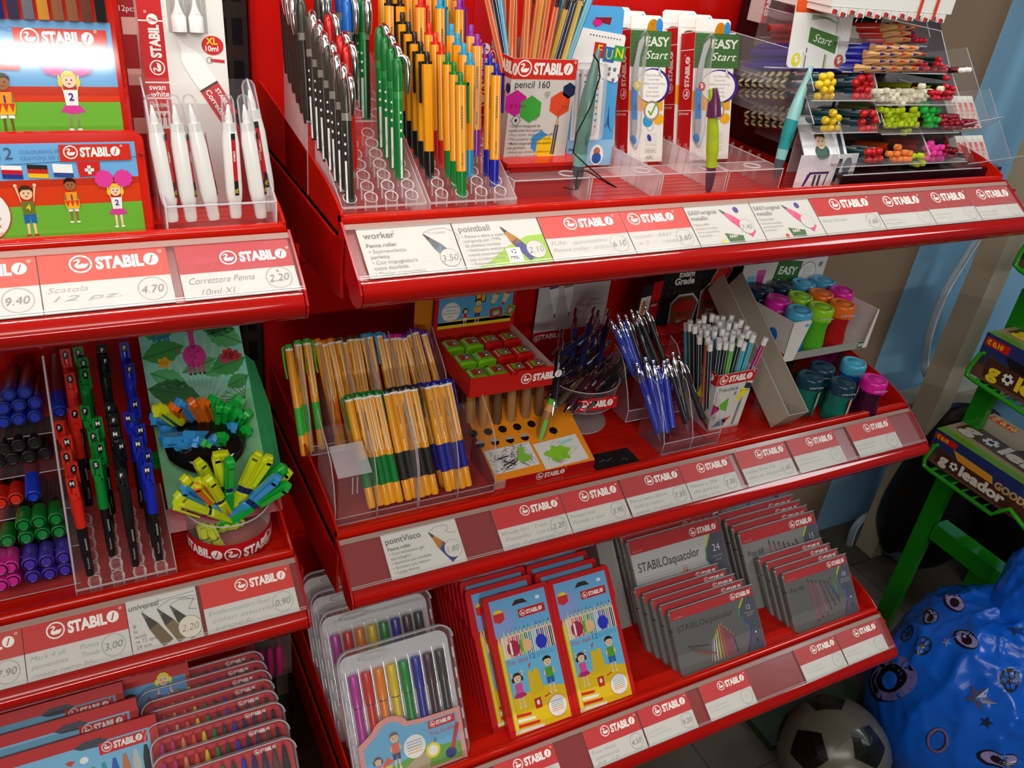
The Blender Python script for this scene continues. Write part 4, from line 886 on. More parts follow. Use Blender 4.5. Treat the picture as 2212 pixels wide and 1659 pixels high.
# ---- stacks of erasers in their trays
def eraser():
    m=MB(); m.box((0,0,0),(.0125,.011,.054),'DAD6CC','paper'); m.rect(0,.048,.0125,.054,'E8E6DE',1)
    m.rect(0,0,.0125,.043,'C9C0B2',1); m.rect(.0012,0,.0072,.043,'D23A34',2); m.text('STABILO',.0062,.004,.0044,'F2EEE6',3,bold=.035,rot=1.5708,w=.024)
    m.ring(.0041,.0325,.0022,.0026,.0005,'F2EEE6',3,12); m.line([(.0098,.008),(.0098,.03)],.0005,'9A9284',3); return m.mesh('eraser')
ER=eraser(); 
def tier(cx,cy,n,y,rows,name,ang=42):
    for k in range(n):
        for q in range(rows):
            p=PY(*c4(cx,cy),y)+Vector((.0133*k,.012*q*.8,.0118*q*.8))
            put('eraser',ER,None,'white eraser in a red striped sleeve in the %s tray, %s from the left'%(name,ORD[k] if k else 'first'),'eraser','sleeved erasers in the %s tray'%name,None,pack(p,ang))
tier(1740,1262,5,.115,1,'lowest'); tier(1705,960,4,.155,1,'second'); tier(1500,770,4,.2,1,'third',40); tier(1480,560,3,.24,1,'topmost',35)
def etray(pts,label):
    m=MB(); a=PY(*c4(*pts[0]),.10); b=PY(*c4(*pts[1]),.10)
    m.add([a,b,b+Vector((.012,.09,.09)),a+Vector((0,.09,.09))],[(0,1,2,3)],'D8D8DC','clear'); m.add([a,b,b+Vector((.004,-.012,.014)),a+Vector((0,-.012,.014))],[(0,1,2,3)],'D8D8DC','clear')
    m.tube([a+Vector((0,-.012,.014)),b+Vector((.004,-.012,.014))],.0008,'D8D8E0','edge',5); m.tube([b+Vector((.004,-.012,.014)),b,b+Vector((.012,.09,.09))],.0007,'D8D8E0','edge',5)
    m.build('eraser_tray',None,label,'display tray')
etray(((1690,1275),(2095,1215)),'clear slanted tray holding the lowest erasers, past the end of the shelf')
etray(((1660,985),(1930,930)),'clear slanted tray holding the second row of erasers')
# bright sleeved boxes hanging at the top right
a=PY(1815,12,.10); b=PY(2048,28,.10)
r=thing('eraser_box','glaring white open box with red edged eraser sleeves, above the pencil bins','box',Matrix.Identity(4))
m=MB(); m.box((a.x-.02,.095,a.z-.001),(b.x,.20,a.z+.035),'F4F2EC','paper'); m.build('carton',r)
for k in range(14):
    x=a.x-.018+(b.x-a.x+.01)*k/14; w=(b.x-a.x)/14
    m=MB(); zz=a.z-.0085-(.0028 if k%2 else 0); m.box((x,.094,zz),(x+w*.9,.195,a.z-.0015),'F2F0EA','paper'); m.T=Matrix.Translation((0,.094,0)); m.rect(x+w*.1,zz,x+w*.5,zz+.005,'D8302A',1); m.rect(x+w*.5,zz,x+w*.7,zz+.004,'4A4A48',1)
    if k in (10,12): m.rect(x+w*.1,zz,x+w*.5,a.z+.03,'E0402A',2)
    m.T=None; m.build('sleeve',r)
# tall white and blue boxes behind the packs, top middle
a=PY(1642,50,.33); m=MB(); m.box((0,0,0),(.06,.03,.075),'D8D4D0','paper'); m.rect(0,0,.012,.075,'C8161C',1); m.rect(.04,0,.06,.075,'3A6AB0',1); m.text('STABILO',.010,.01,.007,WH,2,bold=.03,rot=1.5708)
m.build('carton_box',None,'white box with red and blue edges high behind the mirror card','box',None,None,Matrix.Translation(a))
# ================================================================ left bay, upper shelf
def flag(m,x,z,w,h,cols,vert=False,ly=2):
    n=len(cols)
    for i,c in enumerate(cols): m.pol([(x,z+h*(n-1-i)/n),(x+w,z+h*(n-1-i)/n-.001),(x+w,z+h*(n-i)/n-.001),(x,z+h*(n-i)/n)],c,ly)
def kid(m,x,z,h,skin,hair,top,low,kind,num='',ly=4,face=True,hairstyle=0):     # flat printed child, feet at x,z
    u=h/10
    for s in(-1,1): m.pol([(x+s*u*.25,z+u*3.2),(x+s*u*.85,z+u*3.2),(x+s*u*.8,z),(x+s*u*.45,z)],skin,ly)
    for s in(-1,1): m.ell(x+s*u*.7,z+.1*u,u*.45,u*.22,'C8302A' if num=='4' else 'F4F2EE',ly+1,8)
    if kind=='skirt': m.pol([(x-u*1.0,z+u*4.6),(x+u*1.0,z+u*4.6),(x+u*2.1,z+u*3.2),(x,z+u*2.8),(x-u*2.1,z+u*3.2)],low,ly+1)
    else:
        for s in(-1,1): m.pol([(x,z+u*4.5),(x+s*u*1.15,z+u*4.5),(x+s*u*1.1,z+u*2.5),(x+s*u*.15,z+u*2.6)],low,ly+1)
    m.pol([(x-u*1.2,z+u*7.0),(x+u*1.2,z+u*7.0),(x+u*1.0,z+u*4.3),(x-u*1.0,z+u*4.3)],top,ly+2)
    if kind in('up','skirt'):
        for s in(-1,1): m.pol([(x+s*u*1.0,z+u*6.2),(x+s*u*1.25,z+u*7.0),(x+s*u*1.9,z+u*10.0),(x+s*u*1.5,z+u*10.1)],skin,ly+1); m.ell(x+s*u*1.75,z+u*10.2,u*.35,u*.4,skin,ly+1,8)
    else:
        for s in(-1,1): m.pol([(x+s*u*.9,z+u*6.9),(x+s*u*1.4,z+u*6.7),(x+s*u*1.7,z+u*5.2),(x+s*u*1.2,z+u*5.1)],skin,ly+1)
    m.ell(x,z+u*8.6,u*1.15,u*1.25,skin,ly+3,16)
    m.pol([(x-u*1.25,z+u*8.8),(x-u*1.2,z+u*9.7),(x-u*.4,z+u*10.3),(x+u*.6,z+u*10.2),(x+u*1.25,z+u*9.6),(x+u*1.25,z+u*8.9),(x+u*.7,z+u*9.4),(x-u*.6,z+u*9.4)],hair,ly+4)
    if hairstyle:
        for s in(-1,1): m.ell(x+s*u*1.4,z+u*8.3,u*.45,u*.8,hair,ly+2,10)
    if face:
        for s in(-1,1): m.ell(x+s*u*.42,z+u*8.7,u*.13,u*.18,'2A1A14',ly+4,6)
        m.pol([(x-u*.35,z+u*8.15),(x+u*.35,z+u*8.15),(x,z+u*7.9)],'B03028',ly+4)
    if kind=='drum': m.pol([(x-u*1.6,z+u*5.2),(x+u*1.6,z+u*5.2),(x+u*1.3,z+u*3.2),(x-u*1.3,z+u*3.2)],'F2B824',ly+4); [m.pol([(x-u*1.5+k*u,z+u*5.1),(x-u*.5+k*u,z+u*5.1),(x-u*1.0+k*u,z+u*3.6)],'D8402A',ly+5) for k in range(3)]
    if num: m.text(num,x,z+u*5.2,u*1.3,'3A2C8C' if num!='4' else 'F0C828',ly+5,bold=.02,al='c')
def pom(m,x,z,r,col='E0409A',ly=8):
    m.pol([(x+r*(1+.12*(k%2))*math.cos(k*.314),z+r*(1+.12*(k%2))*math.sin(k*.314)) for k in range(20)],col,ly)
def tin_art(m,x0,z0,x1,z1,small):
    W,H=x1-x0,z1-z0
    m.rect(x0,z0,x1,z1,'6FAEE0',1); m.rect(x0,z0+H*.28,x1,z0+H*.62,'D8401C',2); m.rect(x0,z0,x1,z0+H*.36,'6DB33A',3)
    m.rect(x0,z0+H*.56,x1,z0+H*.63,'C4341A',3)
    m.line([(x0,z0+H*.83),(x0+W*.4,z0+H*.78),(x1,z0+H*.84)],.0004,'2A4A7A',3)
# small tin
p=[LEAN(335,492,.072,1.2385,11.5),LEAN(292,285,.072,1.2385,11.5)]
xr=p[0].x; Wt=.20; Ht=.096; M=pack(Vector((xr-Wt,.072,1.2385)),11.5)
r=thing('pencil_tin','red rounded tin with cheering cartoon children, number 12 and flags, in front','tin',M)
m=MB(); m.mat='tin'; m.rbox((0,0,0),(Wt,.012,Ht),.010,'C81E12','tin',4); m.prism(rrect(.001,.001,Wt-.001,Ht-.001,.009,4),-.0012,0,'D02414','tin',.0008)
m.T=Matrix.Translation((0,-.0012,0)); a0,a1=.0,Wt-.008; tin_art(m,a0,.009,a1,Ht-.009,True)
b0=Ht-.024; m.rect(Wt-.066,b0,Wt-.012,b0+.0135,'D4301C',6); logo(m,Wt-.063,b0+.0038,.0072,bgc='D4301C',ly=7)
m.text('color',Wt-.140,Ht-.021,.008,'D8482A',4,shear=.2,bold=.01); m.text('12',Wt-.110,Ht-.021,.0095,'4A5A7A',4,al='l'); m.text('CRAYONS DE COULEUR',Wt-.095,Ht-.022,.003,'5A86B8',4); m.text('COLOURING PENCILS',Wt-.095,Ht-.017,.003,'5A86B8',4)
fx=Wt-.128
for k,cs in enumerate((('F4F2EE','F4F2EE','2E7A3A'),('F4F2EE','C8202A','2A3A8C'),('2A2A2A','C82A20','F0C020'),('F4F2EE','F4F2EE','3A4A8C'))): flag(m,fx+k*.0185,Ht-.036,.0145,.0105,cs,ly=4)
m.pol([(fx+.0745,Ht-.037),(fx+.0905,Ht-.036),(fx+.091,Ht-.0245),(fx+.0735,Ht-.0245)],'D02A24',5); m.rect(fx+.079,Ht-.0325,fx+.086,Ht-.030,WH,6); m.rect(fx+.0812,Ht-.0348,fx+.0838,Ht-.0277,WH,6)
kid(m,Wt-.095,.013,.040,'F0C8A0','4A2C1C','6A7A34','2468B4','up','4'); kid(m,Wt-.062,.022,.036,'9A6A40','2A1A14','F09A24','F4F2EE','drum','1'); kid(m,Wt-.028,.016,.036,'F4D0B0','F0C830','F4F2EE','D8409A','skirt','2',hairstyle=1)
for s in(-1,1): pom(m,Wt-.028+s*.0075,.057,.0068)
m.ell(Wt-.138,.032,.030,.0255,'D43A2A',6,26); m.ell(Wt-.138,.032,.0292,.0247,'F2F0EA',7,26)
for k,(t,c) in enumerate((('coloured pencil','6AAAD0'),('with vivid colors','6AAAD0'),('Buntstift in','6AA84A'),('brillanten Farben','6AA84A'),('crayon aux','D86A50'),('couleurs vives','D86A50'))): m.text(t,Wt-.116,.0455-.0062*k,.0042,c,8,al='r',shear=.15)
m.rect(a0,.0045,a1-.0,.0095,'2A2414',6); m.text('STABILO',Wt-.108,.0058,.0028,'C8B88C',7,bold=.03)
m.T=None; m.build('lid',r)
m=MB(); m.lathe([(.0018,0),(.0016,.002),(.0001,.0026)],'A81810','tin',10); me=m.mesh('hinge_knob')
put('hinge_knob',me,r,M=Matrix.Translation((Wt-.004,-.001,Ht*.80))@Matrix.Rotation(math.pi/2,4,'X')); put('hinge_knob',me,r,M=Matrix.Translation((Wt-.030,-.001,.0035))@Matrix.Rotation(math.pi/2,4,'X'))
# big tin behind
y0=.118; q=LEAN(288,275,y0,1.2385,10); M=pack(Vector((q.x-.26,y0,1.2385)),10); Wb,Hb=.26,.222
r=thing('pencil_tin','large red tin with a row of pencils above cheering cartoon children, at the back','tin',M)
m=MB(); m.mat='tin'; m.rbox((0,0,0),(Wb,.014,Hb),.012,'C81E12','tin',4)
tin_art(m,0,.06,Wb-.008,.156,False); m.rect(0,.05,Wb-.008,.108,'6DB33A',4)
m.rect(0,.150,Wb-.008,.172,'6FAEE0',2)
b0=.1505; m.rect(Wb-.082,b0,Wb-.012,b0+.0155,'D4301C',6); logo(m,Wb-.077,b0+.004,.0092,bgc='D4301C',ly=7)
for k,t in enumerate(('COLOURING PENCILS','BUNTSTIFTE','CRAYONS DE COULEUR')): m.text(t,Wb-.128,.163-.0058*k,.0038,'4A82B8',5)
m.pol([(Wb-.098,.1335),(Wb-.081,.133),(Wb-.080,.1475),(Wb-.100,.1475)],'D02A24',6); m.rect(Wb-.093,.139,Wb-.087,.1415,WH,7); m.rect(Wb-.0912,.137,Wb-.0888,.1437,WH,7)
m.pol([(Wb-.130,.141),(Wb-.108,.139),(Wb-.106,.149),(Wb-.130,.150)],'F4F2EE',6); m.pol([(Wb-.130,.149),(Wb-.120,.143),(Wb-.128,.131)],'2E3480',6)
kid(m,Wb-.096,.083,.047,'9A6A40','2A1A14','F09A24','F4F2EE','drum','1'); kid(m,Wb-.046,.085,.047,'F4D0B0','F0C830','F4F2EE','D8409A','skirt','2',hairstyle=1); kid(m,Wb-.150,.080,.050,'F0C8A0','4A2C1C','6A7A34','2468B4','up','')
for s in(-1,1): pom(m,Wb-.046+s*.0105,.139,.0092)
m.build('lid',r)
CL=['1C1C1C','6A3A2A','8A5A3A','8A5A3A','C88A30','6A6E78','3A3450','24286A','2A3AA0','1C2C8C','2A50B8','2A70C8','3A3A20','6A6A30','28A060','2A7A4A','6AB040','E8D020','F0A020','D83020','C81E50','8A2A7A']
for k,c in enumerate(CL):
    x=Wb-.014-k*.0108
    m=MB(); m.T=Matrix.Translation((x,-.0005,.1725)); hexa(m,.0046,0,.036,c,'plast',6,False,.52); m.build('pencil',r)
# white carton of correction pens
a=LEAN(372,232,.165,1.2385,8); b=LEAN(498,228,.165,1.2385,8); zz=.245; Wc=b.x-a.x+.002
Wc=.075; r=thing('carton_box','tall white and red carton standing behind the correction pens','box',pack(Vector((b.x-Wc,.165,1.2385)),8))
m=MB(); m.box((0,0,0),(Wc,.05,zz),'E9E7E0','paper'); k=.215
m.rect(0,0,Wc*.28,zz,'CC161C',1)
for z in (.100,.114,.167): m.rect(0,z,Wc*.28,z+.0012,WH,2)
logo(m,Wc*.22,.121,.0088,rot=math.pi/2); m.text('swan',Wc*.04,.108,.0052,WH,2,bold=.02); m.text('white',Wc*.05,.102,.0052,WH,2,bold=.02); m.text('12pcs./pzas.',Wc*.03,.093,.0042,WH,2,bold=.02,w=Wc*.22)
m.rect(Wc*.05,.073,Wc*.25,.089,'F2F0EA',2)
for q in range(3): m.line([(Wc*(.09+.06*q),.076),(Wc*(.09+.06*q),.084)],.0010,'C8161C',3); m.pol([(Wc*(.065+.06*q),.083),(Wc*(.115+.06*q),.083),(Wc*(.09+.06*q),.088)],'C8161C',3)
m.ell(Wc*.84,.148,.010,.0085,'D02028',2,18); m.text('XL',Wc*.76,.149,.006,'F0D020',3,bold=.03); m.text('10ml',Wc*.75,.143,.0048,WH,3,bold=.02)
m.line([(Wc*.8,.135),(Wc*.97,.134)],.0028,'C83038',2); m.ring(Wc*.79,.135,.003,.003,.0006,'8A8A88',3,12)
m.T=Matrix.Translation((Wc*.44,0,.150))@Matrix.Rotation(math.radians(-34),4,'Y'); m.T=Matrix.Translation((Wc*.46,0,.150))@Matrix.Rotation(math.radians(33),4,'Y')@Matrix.Rotation(math.pi,4,'Y'); m.T=Matrix.Translation((Wc*.44,0,.152))@Matrix.Rotation(math.radians(-30),4,'Y')
m.pol([(-.001,0),(.001,0),(.003,-.008),(.0085,-.016),(.0095,-.03),(.009,-.046),(-.009,-.046),(-.0095,-.03),(-.0085,-.016),(-.003,-.008)],'F8F7F4',3); m.pol([(-.0095,-.046),(.0095,-.046),(.0095,-.080),(-.0095,-.080)],'C41E2A',3); m.rect(-.0095,-.048,.0095,-.046,'3A2A18',4)
m.text('Correction Pen',-.0058,-.049,.0052,WH,4,rot=-1.5708,bold=.02); m.text('STABILO',.003,-.052,.004,WH,4,rot=-1.5708,bold=.03); m.T=None
m.rect(Wc*.34,.158,Wc*.80,zz,'B0ACA6',1)
m.build('carton',r)
for k in range(2):
    x=Wc*(.46+.2*k); m=MB(); m.T=Matrix.Translation((x,-.004,.160)); m.lathe([(.0066,-.001),(.0066,.012),(.004,.017),(.0022,.022),(.0014,.028)],'F0EFEC','plast',14); m.lathe([(.0066,.015),(.006,.045),(.004,.052)],'F0F0F4','film',12); m.T=None; m.build('correction_pen',r)
# clear tray with correction pens
def corrpen():
    R=.0086
    m=MB(); m.lathe([(R*.62,0),(R*.72,.004),(R*.74,.016),(R*.9,.020),(R,.03),(R,.078),(R*.82,.092),(R*.8,.098)],'ECEBE6','plast',18)
    m.T=Matrix.Rotation(1.15,4,'Z')@Matrix.Translation((0,-R*1.01,0)); m.rect(-.0022,.025,.0022,.085,'C41428',1); m.rect(-.0022,.025,.0022,.040,'1E1A14',2); m.rect(-.0022,.082,.0022,.088,'1E1A14',2); m.text('XL',.0012,.027,.003,'F0D020',3,rot=1.57,bold=.03); m.text('STABILO',.0008,.06,.002,WH,3,rot=1.57,bold=.03); m.T=None
    b=m.mesh('barrel')
    m=MB(); m.lathe([(R*.45,.098),(R*.42,.104),(R*.2,.112),(.0008,.116)],'F0EFEC','plast',12); n=m.mesh('nozzle')
    m=MB(); m.lathe([(R*.86,.090),(R*.8,.105),(R*.74,.120),(R*.5,.1245),(.0001,.126)],'F4F4F8','film',14,cap=False); c=m.mesh('clear_cap')
    m=MB(); m.lathe([(R*.6,-.0006),(R*.6,.0005)],'9A1A2C','plast',14); e=m.mesh('end_disc')
    return ('correction_pen','pen',[('barrel',b,[]),('nozzle',n,[]),('clear_cap',c,[]),('end_disc',e,[])])
CO=corrpen()
pp_=[((374,478),(322,203)),((414,477),(372,203)),((463,474),(405,203)),((510,470),(490,203)),((565,470),(523,203))]
for k,(a,b) in enumerate(pp_):
    A=LEAN(a[0],a[1],.078,1.241,9); B=LEAN(b[0],b[1],.078,1.241,9); d=(B-A).normalized()
    inst(CO,frame(A,(1,0,0),d,(B-A).length/.126)@Matrix.Rotation((-.2,-.1,.15,-1.0,-.2)[k],4,'Z'),'white correction pen with clear cap, %s of the five in the front row'%('first','second','third','fourth','last')[k],'white correction pens in the clear box')
A=LEAN(583,455,.095,1.241,9); B=LEAN(556,300,.095,1.241,9); inst(CO,frame(A,(1,0,0),(B-A).normalized(),.95)@Matrix.Rotation(-1.2,4,'Z'),'white correction pen behind the last one, against the clear box wall','white correction pens in the clear box')
a=LEAN(352,498,.068,1.2385,0); b=LEAN(597,486,.068,1.2385,0)
r=thing('clear_box','clear plastic box holding the white correction pens','display tray',Matrix.Identity(4))
m=MB(); F='F4F0F4'; x0,x1=a.x+.004,b.x; z0=1.2385
m.add([(x0,.068,z0),(x1,.068,z0),(x1,.066,z0+.034),(x0,.066,z0+.034)],[(0,1,2,3)],F,'clear')
for x in (x0,x1): m.add([(x,.068,z0),(x,.16,z0),(x,.17,z0+.12),(x,.14,z0+.105),(x,.11,z0+.06),(x,.066,z0+.034)],[tuple(range(6))],F,'clear')
m.add([(x0,.16,z0),(x1,.16,z0),(x1,.17,z0+.12),(x0,.17,z0+.12)],[(0,1,2,3)],F,'clear'); m.build('walls',r)
m=MB(); m.tube([(x0,.066,z0+.034),(x1,.066,z0+.034)],.0011,'F4F0F8','edge',6)
for x in (x0,x1): m.tube([(x,.068,z0),(x,.066,z0+.034),(x,.11,z0+.06),(x,.14,z0+.105),(x,.17,z0+.12)],.0009,'F4F0F8','edge',6)
m.tube([(x0,.068,z0+.0008),(x1,.068,z0+.0008)],.0008,'F4F0F8','edge',5); m.build('rims',r)
# red and white cartons edge on behind, between tin and carton
a=LEAN(265,130,.2,1.2385,4); m=MB(); m.box((0,0,0),(.02,.04,.24),'A01418','paper'); 
for k in range(4): m.rect(.003,.06+k*.045,.017,.075+k*.045,'E0B0A8',1)
m.text('12pcs.',.002,.17,.005,WH,2); m.build('carton_box',None,'narrow dark red carton squeezed between the large tin and the tall white carton','box',None,None,pack(Vector((a.x,.2,1.2385)),4))
# ================================================================ middle shelf, wide bay
FM=ZM-.0119
def m1(x,y): return (580+x/3.072,600+y/3.072)
def m2(x,y): return (1120+x/3.687,560+y/3.687)
def m3(x,y): return (1560+x/3.318,500+y/3.318)
def quadM(p0,p1,p3):      # local x from p0 to p1, local z from p0 to p3, -y towards the viewer
    p0,p1,p3=Vector(p0),Vector(p1),Vector(p3); x=(p1-p0).normalized(); z=(p3-p0); z=(z-x*z.dot(x)).normalized()
    return frame(p0,x,z),(p1-p0).length,(p3-p0).dot(z)
# ---- fineliners in two tiers of clear boxes
def liner(col,L=.148,R=.0053):
    Y='F2A428'
    m=MB(); m.lathe([(R*.85,0),(R,.003),(R,.0275)],Y,'plast',14); m.lathe([(R,.064),(R*1.04,.066),(R*1.02,L-.0085)],Y,'plast',14)
    m.T=Matrix.Rotation(-.1,4,'Z')@Matrix.Translation((0,-R*1.04,0))
    for s in(-1,1): m.line([(s*.0024,.076),(s*.0024,L-.009)],.0009,'F4EEDC',1)
    m.line([(-.0024,.076),(-.0016,.072),(0,.0708),(.0016,.072),(.0024,.076)],.0008,'F4EEDC',1)
    m.T=Matrix.Rotation(-.95,4,'Z')@Matrix.Translation((0,-R*1.04,0))
    m.text('pointVisco',.0005,.080,.0018,'4A3C20',1,rot=1.57); [m.rect(-.0010,.10+k*.0015,.0010,.10+k*.0015+(.0005,.0009)[k%2],'4A3C20',1) for k in range(16)]
    m.T=None; b=m.mesh('barrel')
    m=MB(); m.lathe([(R*1.02,.0275),(R*1.04,.064)],col,'rubber',14); g=m.mesh('grip')
    m=MB(); m.lathe([(R*1.03,L-.0085),(R*1.02,L-.0058)],'F4F2EA','plast',14); w=m.mesh('white_band')
    m=MB(); m.lathe([(R*.93,L-.0058),(R*.9,L-.001),(R*.7,L)],col,'plast',14); e=m.mesh('end_button')
    m=MB(); m.tube([(R*.9,.0,L-.003),(R*1.5,0,L-.004),(R*1.6,0,L-.02),(R*1.45,0,L-.045)],[.0014,.0018,.0018,.0012],col,'plast',8); c=m.mesh('clip')
    return ('fineliner','pen',[('barrel',b,[]),('grip',g,[]),('white_band',w,[]),('end_button',e,[]),('clip',c,[])])
LN={k:liner(v) for k,v in dict(lime='3CB43C',orange='F08418',brown='5A3418',cyan='2A9CCC',magenta='D82498',violet='6A2890',green='0E7A30',black='2A2824',blue='26268C').items()}
rr=random.Random(11)
def lput(k,x,y,z,tx,label,group,lean=29,spin=0):
    l=math.radians(lean); d=Vector((tx,math.sin(l),math.cos(l))).normalized()
    inst(LN[k],frame((x,y,z),(1,0,0),d)@Matrix.Rotation(spin,4,'Z'),label,group)
FR=dict(green=(((525,790),2.6),((585,760),.0),((628,755),0),((667,745),0),((715,740),-.1)),
        black=(((775,765),2.6),((825,755),.7),((865,740),.6),((908,730),0),((955,725),0)),
        blue=(((1050,715),.7),((1095,705),.8),((1140,690),.8),((1185,690),0)))
for k,L_ in FR.items():
    for i,((cx,cy),sp) in enumerate(L_):
        p=PP(*m1(cx,cy),(0,.109+.148*math.sin(math.radians(29)),FM+.006+.148*math.cos(math.radians(29))),(0,1,0))
        x=p.x+.011; lput(k,x-.002*0,.109+.0015*(i%2),FM+.008,-.075,'orange fineliner with %s grip, %s from the left in the front boxes'%(k,('first','second','third','fourth','fifth')[i]),'fineliners with %s grips'%k,29,sp)
BK=dict(lime=[(130,440),(190,412),(250,402)],orange=[(320,402),(360,412),(405,398)],brown=[(458,390),(492,400),(537,378),(576,376)],cyan=[(626,370),(662,363),(725,356)],
        magenta=[(768,378),(797,374),(836,370),(860,372)],violet=[(892,372),(930,350),(965,334),(1020,346)])
for k,L_ in BK.items():
    for i,(cx,cy) in enumerate(L_):
        y1=.21+.148*math.sin(math.radians(27)); p=PY(*m1(cx,cy),y1); l=math.radians(27)
        d=Vector((-.06-(.1 if k=='violet' else 0)+(.05 if k=='lime' else 0)+rr.uniform(-.03,.03),math.sin(l),math.cos(l))).normalized(); o=p-d*.148
        inst(LN[k],frame(o,(1,0,0),d)@Matrix.Rotation((2.7 if i==0 and k in('lime','orange') else .0)+rr.uniform(-.2,.3),4,'Z'),'orange fineliner with %s grip, %s from the left in the rear boxes'%(k,('first','second','third','fourth')[i]),'fineliners with %s grips, rear boxes'%k)
inst(LN['blue'],frame(PY(*m1(1165,1400),.13),(1,0,0),(-.10,.5,.87))@Matrix.Rotation(.1,4,'Z'),'orange fineliner with blue grip slipped between the two clear boxes','fineliners with blue grips, second row')
def lbox(x0,x1,y0,z0,ncomp,label,hb,dz):
    r=thing('clear_box',label,'display tray',Matrix.Translation((0,y0,z0)))
    F='F4ECF0'; m=MB(); e=MB()
    pf=[(0,0),(-.001,.030),(.006,.060),(.018,.085),(.036,.100),(.060,.115),(.075,.128),(.075,dz)]
    for k in range(ncomp+1):
        x=x0+(x1-x0)*k/ncomp
        m.add([(x,a,b) for a,b in pf],[tuple(range(len(pf)))],F,'clear'); e.tube([(x,a,b) for a,b in pf[:-1]],.0008,'E8DCE0','edge',5)
    for k in range(ncomp):
        xa=x0+(x1-x0)*k/ncomp+.001; xb=x0+(x1-x0)*(k+1)/ncomp-.001
        m.add([(xa,0,0),(xb,0,0),(xb,-.001,hb),(xa,-.001,hb)],[(0,1,2,3)],F,'clear'); e.tube([(xa,-.001,hb),(xb,-.001,hb)],.0007,'E8DCE0','edge',5); e.tube([(xa,0,.0005),(xb,0,.0005)],.001,'F0E4E8','edge',5)
        m.add([(xa,.075,0),(xb,.075,0),(xb,.075,.1),(xa,.075,.1)],[(0,1,2,3)],F,'clear'); m.add([(xa,0,.001),(xb,0,.001),(xb,.075,.001),(xa,.075,.001)],[(0,1,2,3)],F,'clear')
    m.build('walls',r); e.build('edges',r)
lbox(.008,.117,.098,FM,2,'clear two-part box in front, empty on its left, with green fineliners','' and 0 or .012,0)
lbox(.119,.228,.098,FM,2,'clear two-part box in front with black and blue fineliners',.012,0)
lbox(.006,.1,.198,FM+.04,3,'clear rear box with the lime, orange and brown fineliners, one tier up',.015,-.04)
lbox(.102,.198,.198,FM+.04,3,'clear rear box with the cyan, magenta and violet fineliners, one tier up',.015,-.04)
m=MB(); a=PY(*m1(400,1010),.1); m.add([(.012,.10,FM+.072),(.055,.10,FM+.072),(.055,.14,FM+.092),(.012,.14,FM+.092)],[(0,1,2,3)],'F4ECF0','edge'); m.add([(.012,.10,FM+.072),(.055,.10,FM+.072),(.055,.099,FM+.0),(.012,.099,FM)],[(0,1,2,3)],'F4ECF0','clear')
for x in (.030,.036): m.tube([(x,.099,FM+.070),(x,.099,FM+.045)],.0009,'E8DCE0','edge',5)
m.build('clear_bracket',None,'empty clear plastic price bracket in front of the green fineliners','bracket')
# ---- woody pencil stand with holes
a=PY(*m1(1475,1360),.1); b=PY(*m1(2165,1215),.1); x0,x1=.2300,b.x; zf=a.z
r=thing('pencil_stand','orange cardboard stand with holes and a red front, holding thick wooden crayons','stand',Matrix.Translation((x0,.1,FM)))
W=x1-x0; Hf=zf-FM; AD=22; ca,sa=math.cos(math.radians(AD)),math.sin(math.radians(AD)); DL=.13
m=MB(); m.box((0,0,0),(W,.001,Hf),'B81418','paper'); logo(m,W*.40,Hf*.2,Hf*.55,bgc='B81418'); m.rect(0,0,W*.1,Hf,'C89090',1)
m.build('front_panel',r)
m=MB(); OR='E88A18'
m.add([(0,0,Hf),(W,0,Hf),(W,DL*ca,Hf+DL*sa),(0,DL*ca,Hf+DL*sa)],[(0,1,2,3)],OR,'paper')
for x in(0,W): m.add([(x,0,0),(x,0,Hf),(x,DL*ca,Hf+DL*sa),(x,DL*ca,0)],[(0,1,2,3)],'B81418','paper')
def deck(cx,cy):
    p=PP(*m1(cx,cy),(0,.1,zf),(0,-sa,ca)); return p
n=18
m.T=Matrix.Rotation(math.radians(AD-90),4,'X'); m.T=Matrix.Translation((0,0,Hf))@Matrix.Rotation(math.radians(AD-90),4,'X')
holes=[(1405,1105,1),(1503,1090,1),(1602,1075,1),(1700,1058,1),(1890,1014,0),(1358,1033,0),(1458,1022,0),(1553,1005,0),(1650,990,0),(1745,970,0)]
for cx,cy,wh in holes:
    p=deck(cx,cy); lx=p.x-x0; ls=(p.y-.1)/ca
    m.ell(lx,ls,.0064,.0060,'140A06',1,20)
    if wh: m.pol([(lx+.0064*math.cos(t),ls+.0060*math.sin(t)) for t in [math.pi*(k/10.)*.9+.1 for k in range(11)]],'9AA4A8',2)
    m.text('03',lx-.002,ls-.0095,.0022,'7A4A10',1)
m.T=None; m.build('deck',r)
def woody(col,wood='C98A50',R=.0068,L=.105):
    m=MB(); m.lathe([(R*.86,0),(R,.002),(R,L-.022),(R*.98,L-.018)],wood,'plast',16)
    m.T=Matrix.Rotation(.5,4,'Z')@Matrix.Translation((0,-R*1.0,0)); m.rect(-.003,.010,.0025,L-.03,col,1); m.T=None; b=m.mesh('barrel')
    m=MB(); m.lathe([(R*.98,L-.018),(R*.72,L-.009),(R*.70,L-.008)],'D8A066','matte',16); w=m.mesh('bare_wood')
    m=MB(); m.lathe([(R*.70,L-.008),(R*.68,L-.001),(R*.5,L)],col,'matte',16); t=m.mesh('lead_tip')
    return ('crayon','crayon',[('barrel',b,[]),('bare_wood',w,[]),('lead_tip',t,[])])
WD=[woody(c,w) for c,w in (('B8742C','B8803C'),('D89030','C88A3A'),('3A2A20','6A4A30'),('B07848','A87A4C'),('4AA0A0','9A6A48'),('5A3424','7A5238'),('7A1E30','8A5A48'))]
WG=woody('5AB82E','A8743A',L=.108)
